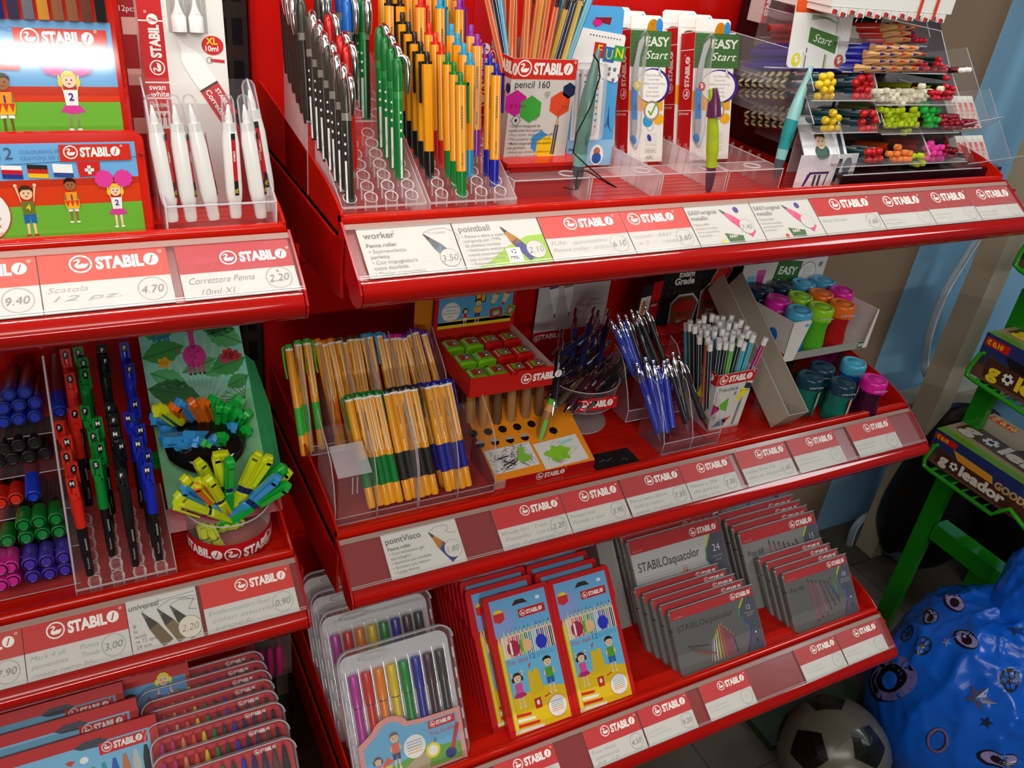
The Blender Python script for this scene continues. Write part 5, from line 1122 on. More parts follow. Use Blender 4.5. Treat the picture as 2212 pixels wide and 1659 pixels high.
A=deck(1808,1045); B=PY(*m1(1880,803),A.y+.012); d=(B-A).normalized(); inst(WG,frame(B-d*.108,(1,0,0),d)@Matrix.Rotation(-.9,4,'Z'),'thick wooden crayon with light green lead standing alone in the front holes')
for i,(cx,cy) in enumerate(((1340,945),(1425,972),(1515,955),(1608,940),(1705,915),(1795,900))):
    p=deck(cx,cy); d=Vector((.03,.22,.97)).normalized(); q_=(.9515-p.z)/.102
    inst(WD[i],frame(p-Vector((0,0,.003)),(1,0,0),d)@Matrix.Diagonal((1,1,q_,1))@Matrix.Rotation(.3*i,4,'Z'),'thick wooden crayon in the row under the sharpener box, %s from the left'%('first','second','third','fourth','fifth','last')[i],'thick crayons under the sharpener box')
for i in range(6):
    p=deck(1330+92*i,870-12*i); p.y+=.012; inst(WD[(i*3+2)%7],frame(p-Vector((0,0,.003)),(1,0,0),(.03,.2,.97))@Matrix.Diagonal((1,1,(.9515-p.z)/.102,1)),'thick dark wooden crayon in the back row under the sharpener box','thick crayons in the back row')
def paper_(pts,z0,label,fn,nm='paper_sheet'):
    P=[deck(*q) for q in pts]   # bottom left, bottom right, top left
    M,W_,H_=quadM(P[0],P[1],P[2]); m=MB(); m.T=Matrix.Translation((0,-.0012,0)); m.box((0,0,0),(W_,.0003,H_),'DAD8D2','paper'); fn(m,W_,H_); m.T=None; m.build(nm,None,label,'paper',None,None,M)
def dark_scr(m,w,h):
    q=random.Random(3)
    for k in range(110):
        cx,cz=q.uniform(.08,.92)*w,q.uniform(.08,.92)*h; a=q.uniform(0,6.28); l=q.uniform(.006,.016)
        ex,ez=min(max(cx+l*math.cos(a),.001),w-.001),min(max(cz+l*math.sin(a),.001),h-.001); mx,mz=(cx+ex)/2+q.uniform(-.002,.002),(cz+ez)/2+q.uniform(-.002,.002); mx,mz=min(max(mx,.001),w-.001),min(max(mz,.001),h-.001)
        m.line([(cx,cz),(mx,mz),(ex,ez)],.0005,('3A3A3C','6A6A6E','8A2A3A','4A3A6A','9A9A9C')[k%5],1+k%3)
    for a,b in (((.25,.25),(.55,.4)),((.3,.45),(.5,.2)),((.15,.55),(.45,.6)),((.3,.15),(.55,.3))): m.line([(a[0]*w,a[1]*h),(b[0]*w,b[1]*h)],.0016,'1C1C1E',5)
    m.pol([(w*.58,h*.35),(w*.70,h*.2),(w*.86,h*.25),(w*.9,h*.4),(w*.78,h*.55),(w*.84,h*.8),(w*.70,h*.86),(w*.66,h*.6)],'7AB83A',6)
paper_([(1500,1312),(1800,1238),(1392,1165)],0,'curled paper scribbled over in dark pencil with a green patch, on the orange stand',dark_scr)
def green_scr(m,w,h):
    q=random.Random(8)
    m.pol([(w*(.42+.26*math.cos(t)*(1+.25*math.sin(5*t))),h*(.45+.30*math.sin(t)*(1+.2*math.cos(7*t)))) for t in [k*.2094 for k in range(30)]],'86C42A',3)
    m.pol([(w*.55,h*.72),(w*.86,h*.8),(w*.88,h*.88),(w*.6,h*.84)],'8AD8D0',2)
    for k in range(26):
        cx,cz=q.uniform(.55,.9)*w,q.uniform(.25,.7)*h; m.line([(cx,cz),(cx+q.uniform(-.006,.006),cz+q.uniform(-.004,.006))],.0005,'9ACA4A',1)
    for k in range(14):
        cx,cz=q.uniform(.1,.5)*w,q.uniform(.08,.3)*h; m.line([(cx,cz),(cx+q.uniform(-.008,.008),cz+q.uniform(0,.010))],.0004,'6A6A9A',4)
    for k in range(8):
        cx,cz=q.uniform(.3,.6)*w,q.uniform(.75,.92)*h; m.line([(cx,cz),(cx+q.uniform(-.005,.005),cz+q.uniform(-.006,.004))],.0003,'8A8A90',4)
    m.ell(w*.38,h*.12,.003,.002,'E88AC0',4,8)
paper_([(1842,1277),(2125,1200),(1718,1118)],0,'white paper with bright green marker scribble on the right of the orange stand',green_scr)
# black card on the shelf
M,W_,H_=quadM(PZ(*m2(630,1690),FM+.001),PZ(*m2(975,1612),FM+.001),PZ(*m2(575,1560),FM+.001))
m=MB(); m.box((0,0,0),(W_,.0005,H_),'1C1A1A','paper'); m.line([(W_*.2,H_*.55),(W_*.26,H_*.48),(W_*.3,H_*.6),(W_*.36,H_*.45),(W_*.42,H_*.5),(W_*.5,H_*.58)],.0006,'8A8884',1); m.line([(W_*.66,H_*.3),(W_*.74,H_*.45),(W_*.76,H_*.25),(W_*.8,H_*.35)],.0005,'8A8884',1)
m.build('black_card',None,'black card with faint white pencil marks lying on the red shelf','card',None,None,M)
# ---- sharpener box on top of the crayons
bx0,bx1,by0,by1,bz=.2085,.336,.16,.292,.9535
r=thing('sharpener_box','open red display box with cartoon header, full of sharpeners','box',Matrix.Translation((bx0,by0,bz)))
W,D,H=bx1-bx0,by1-by0,.030
m=MB(); RC_='C81A14'; t=.0012
m.prism([(0,0),(W,0),(W,H),(W*.56,H),(W*.555,H*.86),(W*.46,H*.86),(W*.455,H),(0,H)],0,t,RC_,'paper'); logo(m,W*.60,H*.38,H*.36,bgc=RC_)
m.box((0,t,0),(t,D-t,H),RC_,'paper'); m.box((W-t,t,0),(W,D-t,H),'D8C4B4','paper'); m.box((t,t,0),(W-t,D-t,t),'A81410','paper'); m.build('tray',r)
m=MB(); m.T=Matrix.Translation((0,D-t,0)); HH=.088; m.box((0,0,0),(W+.002,t,HH),RC_,'paper')
z0=H+.006; m.rect(W*.05,z0,W*.97,HH-.002,'5AACDC',1); m.rect(W*.05,z0,W*.97,z0+.010,'F2D020',2); m.pol([(W*.05,z0+.01),(W*.35,z0+.013),(W*.97,z0+.010),(W*.97,z0+.005),(W*.05,z0+.005)],'F2D020',2)
m.ell(W*.2,z0+.026,.015,.0155,'8AC8E8',3,22); m.ell(W*.2,z0+.026,.0143,.0148,'F6F4EE',4,22)
for k,(t_,c) in enumerate((('Child safety','2C9AC8'),('sharpener','2C9AC8'),('Kinderschutz','6AB43A'),('Spitzer','6AB43A'),('Taille-crayon','E87A3A'))): m.text(t_,W*.2,z0+.033-.0052*k,.0035 if k in(0,2) else .0026,c,5,al='c',shear=.2)
m.text('STABILO woody 3 in 1',W*.07,z0+.046,.0034,'D04A7A',3,shear=.1)
kid(m,W*.38,z0+.003,.026,'F4D0B0','2A1A14','D0302A','F4F2EE','stand','',ly=5,hairstyle=1); kid(m,W*.53,z0+.004,.038,'F0C8A0','4A2C1C','F0B020','3A4AA0','stand','',ly=5)
m.rect(W*.49,z0+.036,W*.62,z0+.058,'1C1814',3); m.rect(W*.50,z0+.038,W*.555,z0+.058,'F0B050',4); m.rect(W*.565,z0+.038,W*.61,z0+.058,'F0A030',4)
m.T=m.T@Matrix.Translation((W*.70,0,z0+.008))@Matrix.Rotation(-.15,4,'Y'); m.rect(0,0,.020,.015,'C8202A',3); m.rect(.004,.003,.016,.012,'6AB43A',4); m.rect(.006,.004,.014,.009,'C0C4C4',5)
m.T=Matrix.Translation((0,D-t,0))@Matrix.Translation((W*.87,0,z0+.012))@Matrix.Rotation(.35,4,'Y'); m.rect(0,0,.014,.018,'6AB43A',3); m.rect(.003,.003,.011,.015,'C8302A',4); m.rect(.005,.005,.010,.013,'C0C4C4',5)
for q,c in ((W*.70,'5AAA3A'),(W*.84,'D0302A')):
    m.T=Matrix.Translation((q,D-t,z0+.027))@Matrix.Rotation(.3,4,'Y'); m.pol([(0,0),(.003,.006),(-.003,.006)],c,3); m.pol([(.003,.006),(.0055,.020),(-.0055,.020),(-.003,.006)],'E8CFA0',3); m.rect(-.0055,.020,.0055,.032,c,3)
m.T=None; m.build('header',r)
def sharpener(col,inner):
    w,d,h=.0285,.027,.0235
    P=[]
    m=MB(); m.T=Matrix.Translation((0,0,0))
    pts=[(0,0),(w,0),(w,h*.86),(w*.8,h),(w*.2,h),(0,h*.86)]
    m.prism(pts,0,d,col,'plast',.0018); m.rect(w*.3,0,w*.7,0,col,1)
    m.pol([(w*.5+.0065*math.cos(t),h*.36+.0058*math.sin(t)) for t in [k*.349 for k in range(18)]],'1A1008',2)
    m.T=Matrix.Translation((0,0,h))@Matrix.Rotation(math.radians(-90),4,'X'); m.rect(w*.24,d*.26,w*.84,d*.80,inner,1); m.rect(w*.06,d*.1,w*.13,d*.75,'E8E4DA',1); m.T=None
    P.append(('body',m.mesh('body'),[]))
    m=MB(); m.T=Matrix.Translation((w*.28,d*.28,h+.0003)); m.prism([(0,0),(.0,.0)],0,0,col) if 0 else None
    m.add([(w*.14,0,.0004),(w*.5,d*.02,.0004),(w*.48,d*.34,.0012),(w*.2,d*.40,.0012),(w*.14,0,.0016),(w*.5,d*.02,.0016),(w*.48,d*.34,.0024),(w*.2,d*.40,.0024)],[(0,1,5,4),(1,2,6,5),(2,3,7,6),(3,0,4,7),(4,5,6,7)],'A89088','tinbare'); P.append(('blade',m.mesh('blade'),[]))  # reddish blade colour carries the red it would reflect
    m=MB(); m.T=Matrix.Translation((w*.56,d*.42,h+.002)); m.lathe([(.0024,0),(.0022,.0012),(.0008,.0018),(.0001,.0018)],'D8D8D8','chrome',12); P.append(('screw',m.mesh('screw'),[]))
    return ('sharpener','pencil sharpener',P)
SG,SR=sharpener('7CC21E','C0301C'),sharpener('C81A14','88B82A')
for j in range(3):
    for i in range(4):
        M=Matrix.Translation((bx0+.0045+.0302*i,by0+.006+.0415*j,bz+.0030))
        inst(SG if i<2 else SR,M,'%s sharpener in the %s row of the red box, %s from the left'%('lime green' if i<2 else 'red',('front','middle','back')[j],('first','second','third','fourth')[i]),'%s sharpeners in the display box'%('green' if i<2 else 'red'))
# orange card behind header
a=PY(898,655,.30); m=MB(); m.box((0,0,0),(.028,.002,.26),'D8801A','paper'); m.build('stand_back',None,'orange cardboard back of the crayon stand, seen left of the red header','card',None,None,Matrix.Translation((a.x,.302,FM)))
# ---- poster of two mechanical pencils on the back panel
yp=.388; A=PY(*m2(110,640),yp); B=PY(*m2(650,560),yp); T_=PY(*m2(140,240),yp)
W=B.x-A.x+.004; Hh=.24; 
m=MB(); m.box((0,0,0),(W,.001,Hh),'D0CECC','paper'); m.rect(0,0,W,.026,'B4141A',1); m.line([(.004,.030),(W-.006,.030)],.0006,'6A6A6A',2); m.text('STABILO',W*.42,.012,.009,WH,2,bold=.03,al='r'); swan(m,W*.06,.014,.006)
for q,c in ((W*.27,'4A3A90'),(W*.47,'8A7C74')):
    m.T=Matrix.Translation((q,0,.050))@Matrix.Rotation(math.radians(-9),4,'Y'); m.pol([(-.0007,0),(.0007,0),(.0012,.008),(-.0012,.008)],'4A4A4C',2); m.pol([(-.0014,.008),(.0014,.008),(.0075,.042),(.0088,.056),(-.0088,.056),(-.0075,.042)],'F0F0F2',2); m.rect(-.0088,.056,.0088,.17,c,2); m.rect(-.003,.056,.001,.17,[x*1.15 for x in lin(c)[:3]]+[1],3); m.T=None
m.text('Penne',W*.82,.075,.006,'8A8A8A',2,al='c'); m.text('Mechanical Pencil',W*.78,.066,.005,'8A8A8A',2,al='c')
m.build('poster',None,'white poster of two mechanical pencil points fixed on the red back panel','poster',None,None,Matrix.Translation((A.x,yp,A.z-.014)))
# ---- clear round holder and its heap of mechanical pencils
def mech(body,metal='D8D8DC',L=.14,clear=False,R=.0054):
    bm='tint' if clear else 'plast'
    m=MB(); m.lathe([(.0006,0),(.0009,.004),(.0022,.006),(.0034,.016),(R,.022)],metal,'chrome',12); n=m.mesh('tip')
    m=MB(); m.lathe([(R,.022),(R*1.05,.045),(R*.98,.055),(R,.104)],body,bm,14)
    for k in range(8): m.lathe([(R*1.02,.026+k*.003),(R*1.1,.0275+k*.003),(R*1.02,.029+k*.003)],body,bm,12,cap=False)
    m.T=Matrix.Rotation(.2,4,'Z')@Matrix.Translation((0,-R*1.0,0)); m.text('STABILO',.0012,.070,.0026,'D8D8DC',2,bold=.03,rot=1.57); m.T=None; b=m.mesh('barrel')
    m=MB(); m.lathe([(R*1.02,.104),(R*1.04,.120),(R*.6,.124),(R*.55,.127),(R*.62,.128),(R*.62,L-.001),(R*.5,L)],metal,'chrome',12); c=m.mesh('push_cap')
    m=MB(); m.tube([(0,-R,.119),(0,-R*1.7,.118),(0,-R*1.75,.10),(0,-R*1.35,.084)],[.0012,.0015,.0015,.001],metal if not clear else body,'chrome' if not clear else bm,6); d=m.mesh('clip')
    return ('mechanical_pencil','pencil',[('tip',n,[]),('barrel',b,[]),('push_cap',c,[]),('clip',d,[])])
MK={'navy':mech('1E1E4A'),'black':mech('1E1A1C'),'violet':mech('2C1E5A'),'maroon':mech('4A1E28'),'bronze':mech('5A4436','C8A890')}
MQ=[((310,880),(345,560),'black',.20),((430,730),(455,388),'navy',.27),((540,640),(597,380),'navy',.27),((600,680),(632,405),'violet',.28),((670,660),(718,400),'navy',.27),
 ((280,1130),(392,800),'violet',.235),((370,740),(640,530),'navy',.25),((380,700),(600,590),'black',.27),((450,860),(740,650),'black',.24),((390,1075),(585,870),'bronze',.19),((490,1050),(640,850),'maroon',.19),((560,1050),(720,830),'maroon',.19),
 ((650,1080),(890,820),'black',.18),((700,1010),(965,885),'black',.2),((740,900),(938,690),'black',.2),((440,920),(720,690),'navy',.23),((430,830),(580,700),'navy',.25),((520,800),(660,590),'violet',.26),((560,760),(700,560),'black',.27),
 ((400,1000),(560,760),'maroon',.22),((480,930),(780,740),'black',.22),((600,960),(800,745),'navy',.22),((350,950),(520,740),'black',.23),((300,1150),(480,950),'black',.215),((340,1180),(560,930),'maroon',.215),((420,1160),(650,900),'black',.215),((560,1010),(850,860),'maroon',.2),((380,820),(540,610),'navy',.27)]
hd=['top right','upper middle','lower right','left']
for i,(a,b,k,y) in enumerate(MQ):
    A=PY(*m2(*a),y); B=PY(*m2(*b),y+.045); d=(B-A).normalized(); o=B-d*.14
    where='standing upright at the back' if i<5 else 'slanting at the left edge' if i==5 else 'lying aslant, %s of the heap'%('upper part' if b[1]<660 else 'middle' if b[1]<800 else 'lower part')
    if i>5: k='black' if k not in('bronze','maroon') and i%3 else k
    inst(MK[k],frame(o,(1,0,0),d)@Matrix.Rotation(rr.uniform(-1,1),4,'Z'),'%s mechanical pencil with chrome end, %s'%(k,where),'%s mechanical pencils in the round holder, %s'%(k,where))
hx_=PY(*m2(600,1180),.2); ca_=PY(*m2(590,1420),.16)
r=thing('round_holder','clear round plastic pencil holder with a red and white badge on its front','holder',Matrix.Identity(4))
m=MB(); cx,cy=.432,.222; F='E8DCE0'; m.T=Matrix.Translation((cx,cy,0))
m.lathe([(.046,FM+.001),(.046,FM+.0025)],F,'clear',40); m.lathe([(.016,FM+.003),(.014,FM+.03),(.034,FM+.042)],F,'clear',30,cap=False); m.lathe([(.052,FM+.042),(.056,FM+.08)],F,'clear',40,cap=False); m.T=None
m.build('bowl',r)
m=MB(); ci=lambda R_,z,yo=0:[(cx+R_*math.cos(t),cy+yo+R_*math.sin(t),z) for t in [k*.1571 for k in range(41)]]
m.tube(ci(.046,FM+.002),.0009,'E8DCE0','edge',5,False); m.tube(ci(.056,FM+.08),.0009,'E8DCE0','edge',5,False); m.tube(ci(.052,FM+.042),.0007,'E8DCE0','edge',5,False); m.build('rims',r)
p0,p1,p3=PY(*m2(465,1222),.165),PY(*m2(780,1178),.165),PY(*m2(460,1130),.168); M,W_,H_=quadM(p0,p1,p3)
m=MB(); m.box((0,0,0),(W_,.0008,H_),'D0161C','paper'); logo(m,W_*.05,H_*.26,W_*.14,bgc='D0161C'); o=m.build('badge',r); o.matrix_local=M
# ---- clear two-part box with see-through mechanical pencils
CLB,CLK=mech('4A5CE0','D4D8F0',.135,True,.0054),mech('2A2A2E','D4D4D6',.135,False,.0050)
TB=[((1150,1490),(935,820)),((1175,1480),(1005,775)),((1200,1490),(1068,797)),((1240,1440),(1155,800)),((1190,1470),(1110,840))]
def lean_pen(proto,b,t,y0,lean,L,label,group,spin):
    A=PY(*m2(*b),y0); l=math.radians(lean); B=PP(*m2(*t),A,(0,-math.cos(l),math.sin(l))); d=(B-A).normalized(); inst(proto,frame(A,(1,0,0),d,(B-A).length/L)@Matrix.Rotation(spin,4,'Z'),label,group)
for i,(b,t) in enumerate(TB): lean_pen(CLB,b,t,.105+.002*i,27,.135,'see-through blue mechanical pencil, %s from the left in the clear box'%('first','second','third','fourth','fifth')[i],'blue mechanical pencils in the clear box',(-.5,2.6,.3,.8,2.2)[i])
for i,(b,t) in enumerate((((1365,1400),(1180,790)),((1365,1390),(1225,735)),((1510,1370),(1272,765)))): lean_pen(CLK,b,t,.108,27,.135,'black mechanical pencil, %s from the left in the front of the clear box'%('first','second','third')[i],'black mechanical pencils in the clear box',(.3,1,.2)[i])
for i,(b,t) in enumerate((((960,1000),(735,490)),((980,990),(790,440)),((1000,980),(835,500)),((990,985),(765,520)))): lean_pen(CLB,b,t,.165,27,.135,'see-through blue mechanical pencil in the rear of the clear box','blue mechanical pencils at the rear',(-.5,1,2,.3)[i])
for i,(b,t) in enumerate((((1030,960),(850,440)),((1090,930),(895,398)),((1140,900),(942,408)),((1190,880),(1005,370)),((1110,930),(920,470)))): lean_pen(CLK,b,t,.165,27,.135,'black mechanical pencil at the rear of the clear box, under the black display','black mechanical pencils at the rear',(.3,-.4,.8,.2,2)[i])
def mbox(x0,x1,y0,z0,n,label):
    r=thing('clear_box',label,'display tray',Matrix.Translation((0,y0,z0))); m=MB(); e=MB(); F='E8E0EC'
    pf=[(0,0),(-.002,.022),(.010,.050),(.030,.085),(.042,.098),(.062,.104),(.062,.0)]
    for k in range(n+1):
        x=x0+(x1-x0)*k/n; m.add([(x,a,b) for a,b in pf],[tuple(range(len(pf)))],F,'clear'); e.tube([(x,a,b) for a,b in pf[:-1]],.0008,'E8E0E8','edge',5)
    m.add([(x0,0,0),(x1,0,0),(x1,-.002,.022),(x0,-.002,.022)],[(0,1,2,3)],F,'clear'); m.add([(x0,0,.001),(x1,0,.001),(x1,.06,.001),(x0,.06,.001)],[(0,1,2,3)],F,'clear')
    e.tube([(x0,-.002,.022),(x1,-.002,.022)],.0008,'E8E0E8','edge',5); e.tube([(x0,0,.0008),(x1,0,.0008)],.0009,'E8E0E8','edge',5); m.build('walls',r); e.build('edges',r)
mbox(.505,.612,.094,FM,2,'clear two-part box with see-through blue and black mechanical pencils, in front')
mbox(.48,.585,.16,FM+.022,2,'clear two-part box behind, one step higher, with more mechanical pencils')
# ---- cup box of white-ended pencils
x0,x1,y0,D,H=.607,.683,.121,.075,.103
r=thing('pencil_box','grey and red open box printed with coloured triangles','box',Matrix.Translation((x0,y0,FM+.003)))
W=x1-x0; m=MB(); t=.0012; G='D4D2CC'; hr=H*.19
def taper(z): return .0065*(1-z/H)
def panel(a,b,col): pass
m.T=None
pf=[(taper(0),0),(W-taper(0),0),(W,H),(0,H)]
m.prism(pf,0,t,G,'paper'); m.prism(pf,D-t,D,G,'paper')
for sx in(0,1):
    xs=lambda z:(taper(z) if sx==0 else W-taper(z)); m.add([(xs(0),t,0),(xs(H),t,H),(xs(H),D-t,H),(xs(0),D-t,0)],[(0,1,2,3)],G,'paper')
m.box((taper(0),t,0),(W-taper(0),D-t,t),G,'paper')
hrz=H-hr; m.pol([(taper(hrz),hrz),(W-taper(hrz),hrz),(W,H),(0,H)],'D0201E',1); logo(m,W*.06,hrz+hr*.24,W/7,bgc='D0201E')
m.text('Trio',W*.10,H*.69,.0075,'4A484C',2); m.text('thick',W*.36,H*.69,.0075,'4A484C',2,shear=.15)
m.pol([(W*.14,H*.42),(W*.44,H*.57),(W*.46,H*.32)],'6AB43A',2); m.pol([(W*.06,H*.28),(W*.28,H*.38),(W*.05,H*.5)],'B8207E',2); m.pol([(W*.62,H*.45),(W*.96,H*.62),(W*.72,H*.72)],'E8E030',2)
m.pol([(W*.78,H*.70),(W*.98,H*.66),(W*.96,H*.76),(W*.80,H*.80)],'2A3444',3); m.pol([(W*.5,H*.0+.01),(W*.64,H*.23),(W*.42,H*.16)],'E0522A',2); m.pol([(W*.18,H*.06),(W*.48,H*.06),(W*.5,H*.2),(W*.3,H*.16)],'6A8AA4',2)
for q in range(5): m.line([(W*(.54+.014*q),H*.6),(W*(.56+.012*q),H*.66)],.0005,'66646A',2)
m.ring(W*.17,H*.24,.006,.006,.0005,'66646A',2,4); m.ell(W*.17,H*.24,.0016,.0016,'2A2A2A',2,10)
m.text('E = mc²',W*.70,H*.635,.0045,'6A6A20',3,shear=.2)
m.T=Matrix.Translation((W*.80,0,H*.56))@Matrix.Rotation(.10,4,'Y'); m.pol([(0,0),(.0026,-.010),(-.0026,-.010)],'D2A06E',4); [m.rect(-.0026+.0013*q,-H*.52,-.0026+.0013*(q+1)-.0002,-.010,('3A3A3E','C0C0C4','4A4A4E','C0C0C4')[q],4) for q in range(4)]; m.T=None
for k in range(7): m.line([(W*.18,H*.21-k*.0024),(W*(.5+.04*(k%3)),H*.21-k*.0024)],.0007,'A8A6A8',2)
m.T=Matrix.Rotation(math.radians(-90),4,'Z')@Matrix.Translation((-D,0,0)); m.rect(0,hrz,D,H,'B81A1C',3); logo(m,D*.04,hrz+hr*.24,D/7,bgc='B81A1C',ly=4); m.pol([(D*.4,H*.42),(D*.7,H*.5),(D*.56,H*.72)],'D8D028',3); m.pol([(D*.2,H*.5),(D*.35,H*.6),(D*.3,H*.42)],'6AB43A',3)
m.line([(D*.8,H*.7),(D*.95,H*.4)],.003,'3A3A44',3); m.text('Trio thick',D*.3,H*.68,.006,'66646A',3,rot=0); m.T=None
m.build('carton',r)
m=MB(); m.box((.600,.106,FM),(.692,.200,FM+.003),'C0161A','red'); m.build('red_base',None,'thin red plastic base under the box of white-ended pencils','tray')
WC=[('navy','16323E'),('turquoise','30B0C8'),('orange','E0622A'),('green','5AB43C'),('magenta','C0207A'),('black','26282C')]
WP=[pencil(c,'F2F2F0',.0042,.165,'flat') for n,c in WC]
q=random.Random(21); k=0
rows_=[(5,9),(5,9),(5,8),(4,7),(4,6)]
for j in range(6):
    nn=8
    for i in range(nn):
        fx=(i+.5)/nn; fy=(j+.5)/6
        lx=x0+.010+(W-.020)*fx; ly=y0+.008+(D-.016)*fy
        tx=lx+(-.030+.050*fx)-.004+q.uniform(-.003,.003)+( .012 if i==nn-1 and j==0 else 0); ty=ly+.006+.022*(fy-.3)+q.uniform(-.003,.003)
        tz_=FM+.158+q.uniform(-.006,.006)+ (fy-.5)*.008
        c=q.choice((0,0,0,1,1,2,3,4,5,5)) if not(j==0) else (0,0,5,3,0,1,1,4)[i]
        B=Vector((tx,ty,tz_)); A=Vector((lx,ly,FM+.01)); d=(A-B).normalized()
        inst(WP[c],frame(B,(1,0,0),d),'%s striped pencil with a white end, %s of the bunch in the grey box'%(WC[c][0],('front row','second row','middle','middle','rear','back')[j]),'white-ended pencils, %s %s'%(WC[c][0],('front','second row','middle','middle','rear','back')[j]))
# ---- black display board with red jars
yb=.335; A=PY(*m2(1065,560),yb); B=PY(*m2(1740,470),yb); zt=PY(*m2(1180,90),yb).z+.02
r=thing('display_board','black display board with two printed red lidded jars','board',Matrix.Translation((A.x,yb,FM)))
W=.62*.0+B.x-A.x; H=zt-FM; m=MB(); m.box((0,0,0),(W,.002,H),'1E1C1E','paper')
for i in range(16):
    for j in range(12):
        if j*.013<H-.02: m.ring(.006+i*.0125,.06+j*.013,.0022,.0018,.0006,'5A585C',1,8)
m.text('Exam',W*.26,H-.035,.011,WH,3,bold=.04,al='c'); m.text('Grade',W*.25,H-.049,.012,WH,3,bold=.04,al='c')
for (cx,cz,op) in ((W*.30,H-.122,0),(W*.62,H-.106,1)):
    pts=lambda k:[(cx-.018*k,cz-.03*k+0),(cx+.018*k,cz-.03*k),(cx+.024*k,cz+.03*k),(cx+.012*k,cz+.042*k),(cx-.012*k,cz+.042*k),(cx-.024*k,cz+.03*k)]
    m.pol(pts(1.28),'C8C8CC',3); m.pol(pts(1.18),'8A4A34',4); m.pol([(cx-.023,cz+.02),(cx+.023,cz+.02),(cx+.023,cz+.031),(cx+.012,cz+.040),(cx-.012,cz+.040),(cx-.023,cz+.031)],'D0302C',5)
    m.rect(cx-.012,cz-.022,cx+.010,cz+.012,'A86A50',5); m.text('Exam',cx,cz-.002,.0055,WH,6,bold=.04,al='c'); m.text('Grade',cx,cz-.009,.0055,WH,6,bold=.04,al='c'); m.rect(cx-.010,cz+.008,cx+.010,cz+.013,'C8202A',6)
    if op: m.pol([(cx-.012,cz+.045),(cx+.018,cz+.047),(cx+.032,cz+.075),(cx+.020,cz+.088),(cx-.002,cz+.082),(cx-.012,cz+.060)],'C8C8CC',3); m.pol([(cx-.010,cz+.047),(cx+.017,cz+.049),(cx+.029,cz+.074),(cx+.019,cz+.085),(cx-.001,cz+.080),(cx-.010,cz+.060)],'D0302C',4)
m.build('back_panel_print',r)
m=MB(); a_=PY(*m2(850,430),.30); m.T=Matrix.Translation((-.052,-.012,.09))@Matrix.Rotation(math.radians(12),4,'Z'); Wf=.055; Hf=.075; m.prism([(0,.01),(.004,0),(Wf,0),(Wf,Hf),(.006,Hf-.004),(.002,Hf-.02)],0,.0012,'2A282A','paper')
m.rect(.006,.018,Wf*.55,.052,'E8E6E2',1); m.pol([(.010,.020),(.018,.020),(.019,.045),(.011,.045)],'C87A3A',2); m.line([(Wf*.4,.03),(Wf*.4,.048)],.001,'5A5A5A',2); m.rect(Wf*.58,.036,Wf,Hf,'C8161C',1); m.rect(Wf*.58,.0,Wf,.034,'B81218',1); m.text('STABILO',Wf*.62,.030,.004,WH,2,bold=.03,w=Wf*.3)
m.T=None; m.build('side_flap',r)
jr=MB(); jr.lathe([(.011,0),(.0135,.030),(.014,.034)],'B83A2C','tint',18); jb=jr.mesh('jar_body')
jr=MB(); jr.lathe([(.0148,.033),(.0152,.040),(.013,.0425),(.0001,.0435)],'C82420','plast',18); jl=jr.mesh('jar_lid')
JAR=('lidded_jar','jar',[('jar_body',jb,[]),('lid',jl,[])])
for i,(cx,cy) in enumerate(((1140,540),(1230,520),(1330,500),(1370,520),(1150,620),(1220,610),(1310,600),(1365,640),(1170,700),(1260,690),(1340,690),(1290,760),(1350,770))):
    rw=(0,0,0,0,1,1,1,1,2,2,2,3,3)[i]; p=PY(*m2(cx,cy),.31-.026*rw); 
    inst(JAR,Matrix.Translation(p-Vector((0,0,.0435)))@Matrix.Rotation(.15,4,'X'),'small jar with red lid in the %s row before the black board'%('back','second','third','front')[rw],'red lidded jars, %s row'%('back','second','third','front')[rw])
# ---- grey channel-shaped bin leaning back
o=Vector((.727,.098,FM+.002)); M=pack(o,56); W,L,h,t=.042,.262,.048,.0012
r=thing('channel_bin','long beige open cardboard channel leaning back beside the white bottle display','box',M)
m=MB(); Cg='B4AA9A'; m.box((0,-t,0),(W,0,L),Cg,'paper'); 
for x in(0,W-t): m.prism([(0,0),(0,0)],0,0,Cg) if 0 else m.box((x,-h,0),(x+t,-t,L),'BCB2A2','paper')
m.box((t,-h,0),(W-t,-t,t),'A89E8E','paper'); m.build('channel',r)
# ---- bottle display
def bottle(cap,body,R=.0205,H=.070,lab=False):
    m=MB(); m.lathe([(R*.86,0),(R*.98,.003),(R*1.0,.014),(R*.90,.028),(R*.86,.036),(R*.93,.050),(R*.93,.052)],body,'plast',26)
    if lab:
        m.T=Matrix.Rotation(.45,4,'Z')@Matrix.Translation((0,-R*1.01,0)); m.rect(-.0075,.002,.0075,.045,'DAD8D0',1); m.ell(0,.037,.0042,.0042,lab,2,12)
        for k in range(12): m.rect(-.004+k*.0008,.004,-.0036+k*.0008+(k%3)*.0001,.018,'2A2A2A',2)
        m.T=None
    b=m.mesh('bottle_body')
    m=MB(); m.lathe([(R*1.0,.051),(R*1.03,.053),(R*1.03,H-.004),(R*.97,H-.001),(R*.80,H),(R*.78,H-.0008),(R*.5,H-.0012),(R*.48,H-.0004),(.0001,H-.0004)],cap,'plast',28)
    m.T=Matrix.Rotation(-.2,4,'Z')@Matrix.Translation((0,-R*1.04,0)); m.text('STABILO EASY',0,.056,.0030,'C8D0D4',1,bold=.01,al='c'); m.T=None
    c=m.mesh('cap'); m=MB(); m.box((-.004,-R*1.12,.0515),(.004,-R*.98,.0555),cap,'plast'); l=m.mesh('cap_latch')
    return ('drinking_bottle','bottle',[('bottle_body',b,[]),('cap',c,[('cap_latch',l)])])
bx0,bx1,by0,by1,bz=.779,.976,.160,.298,.9205
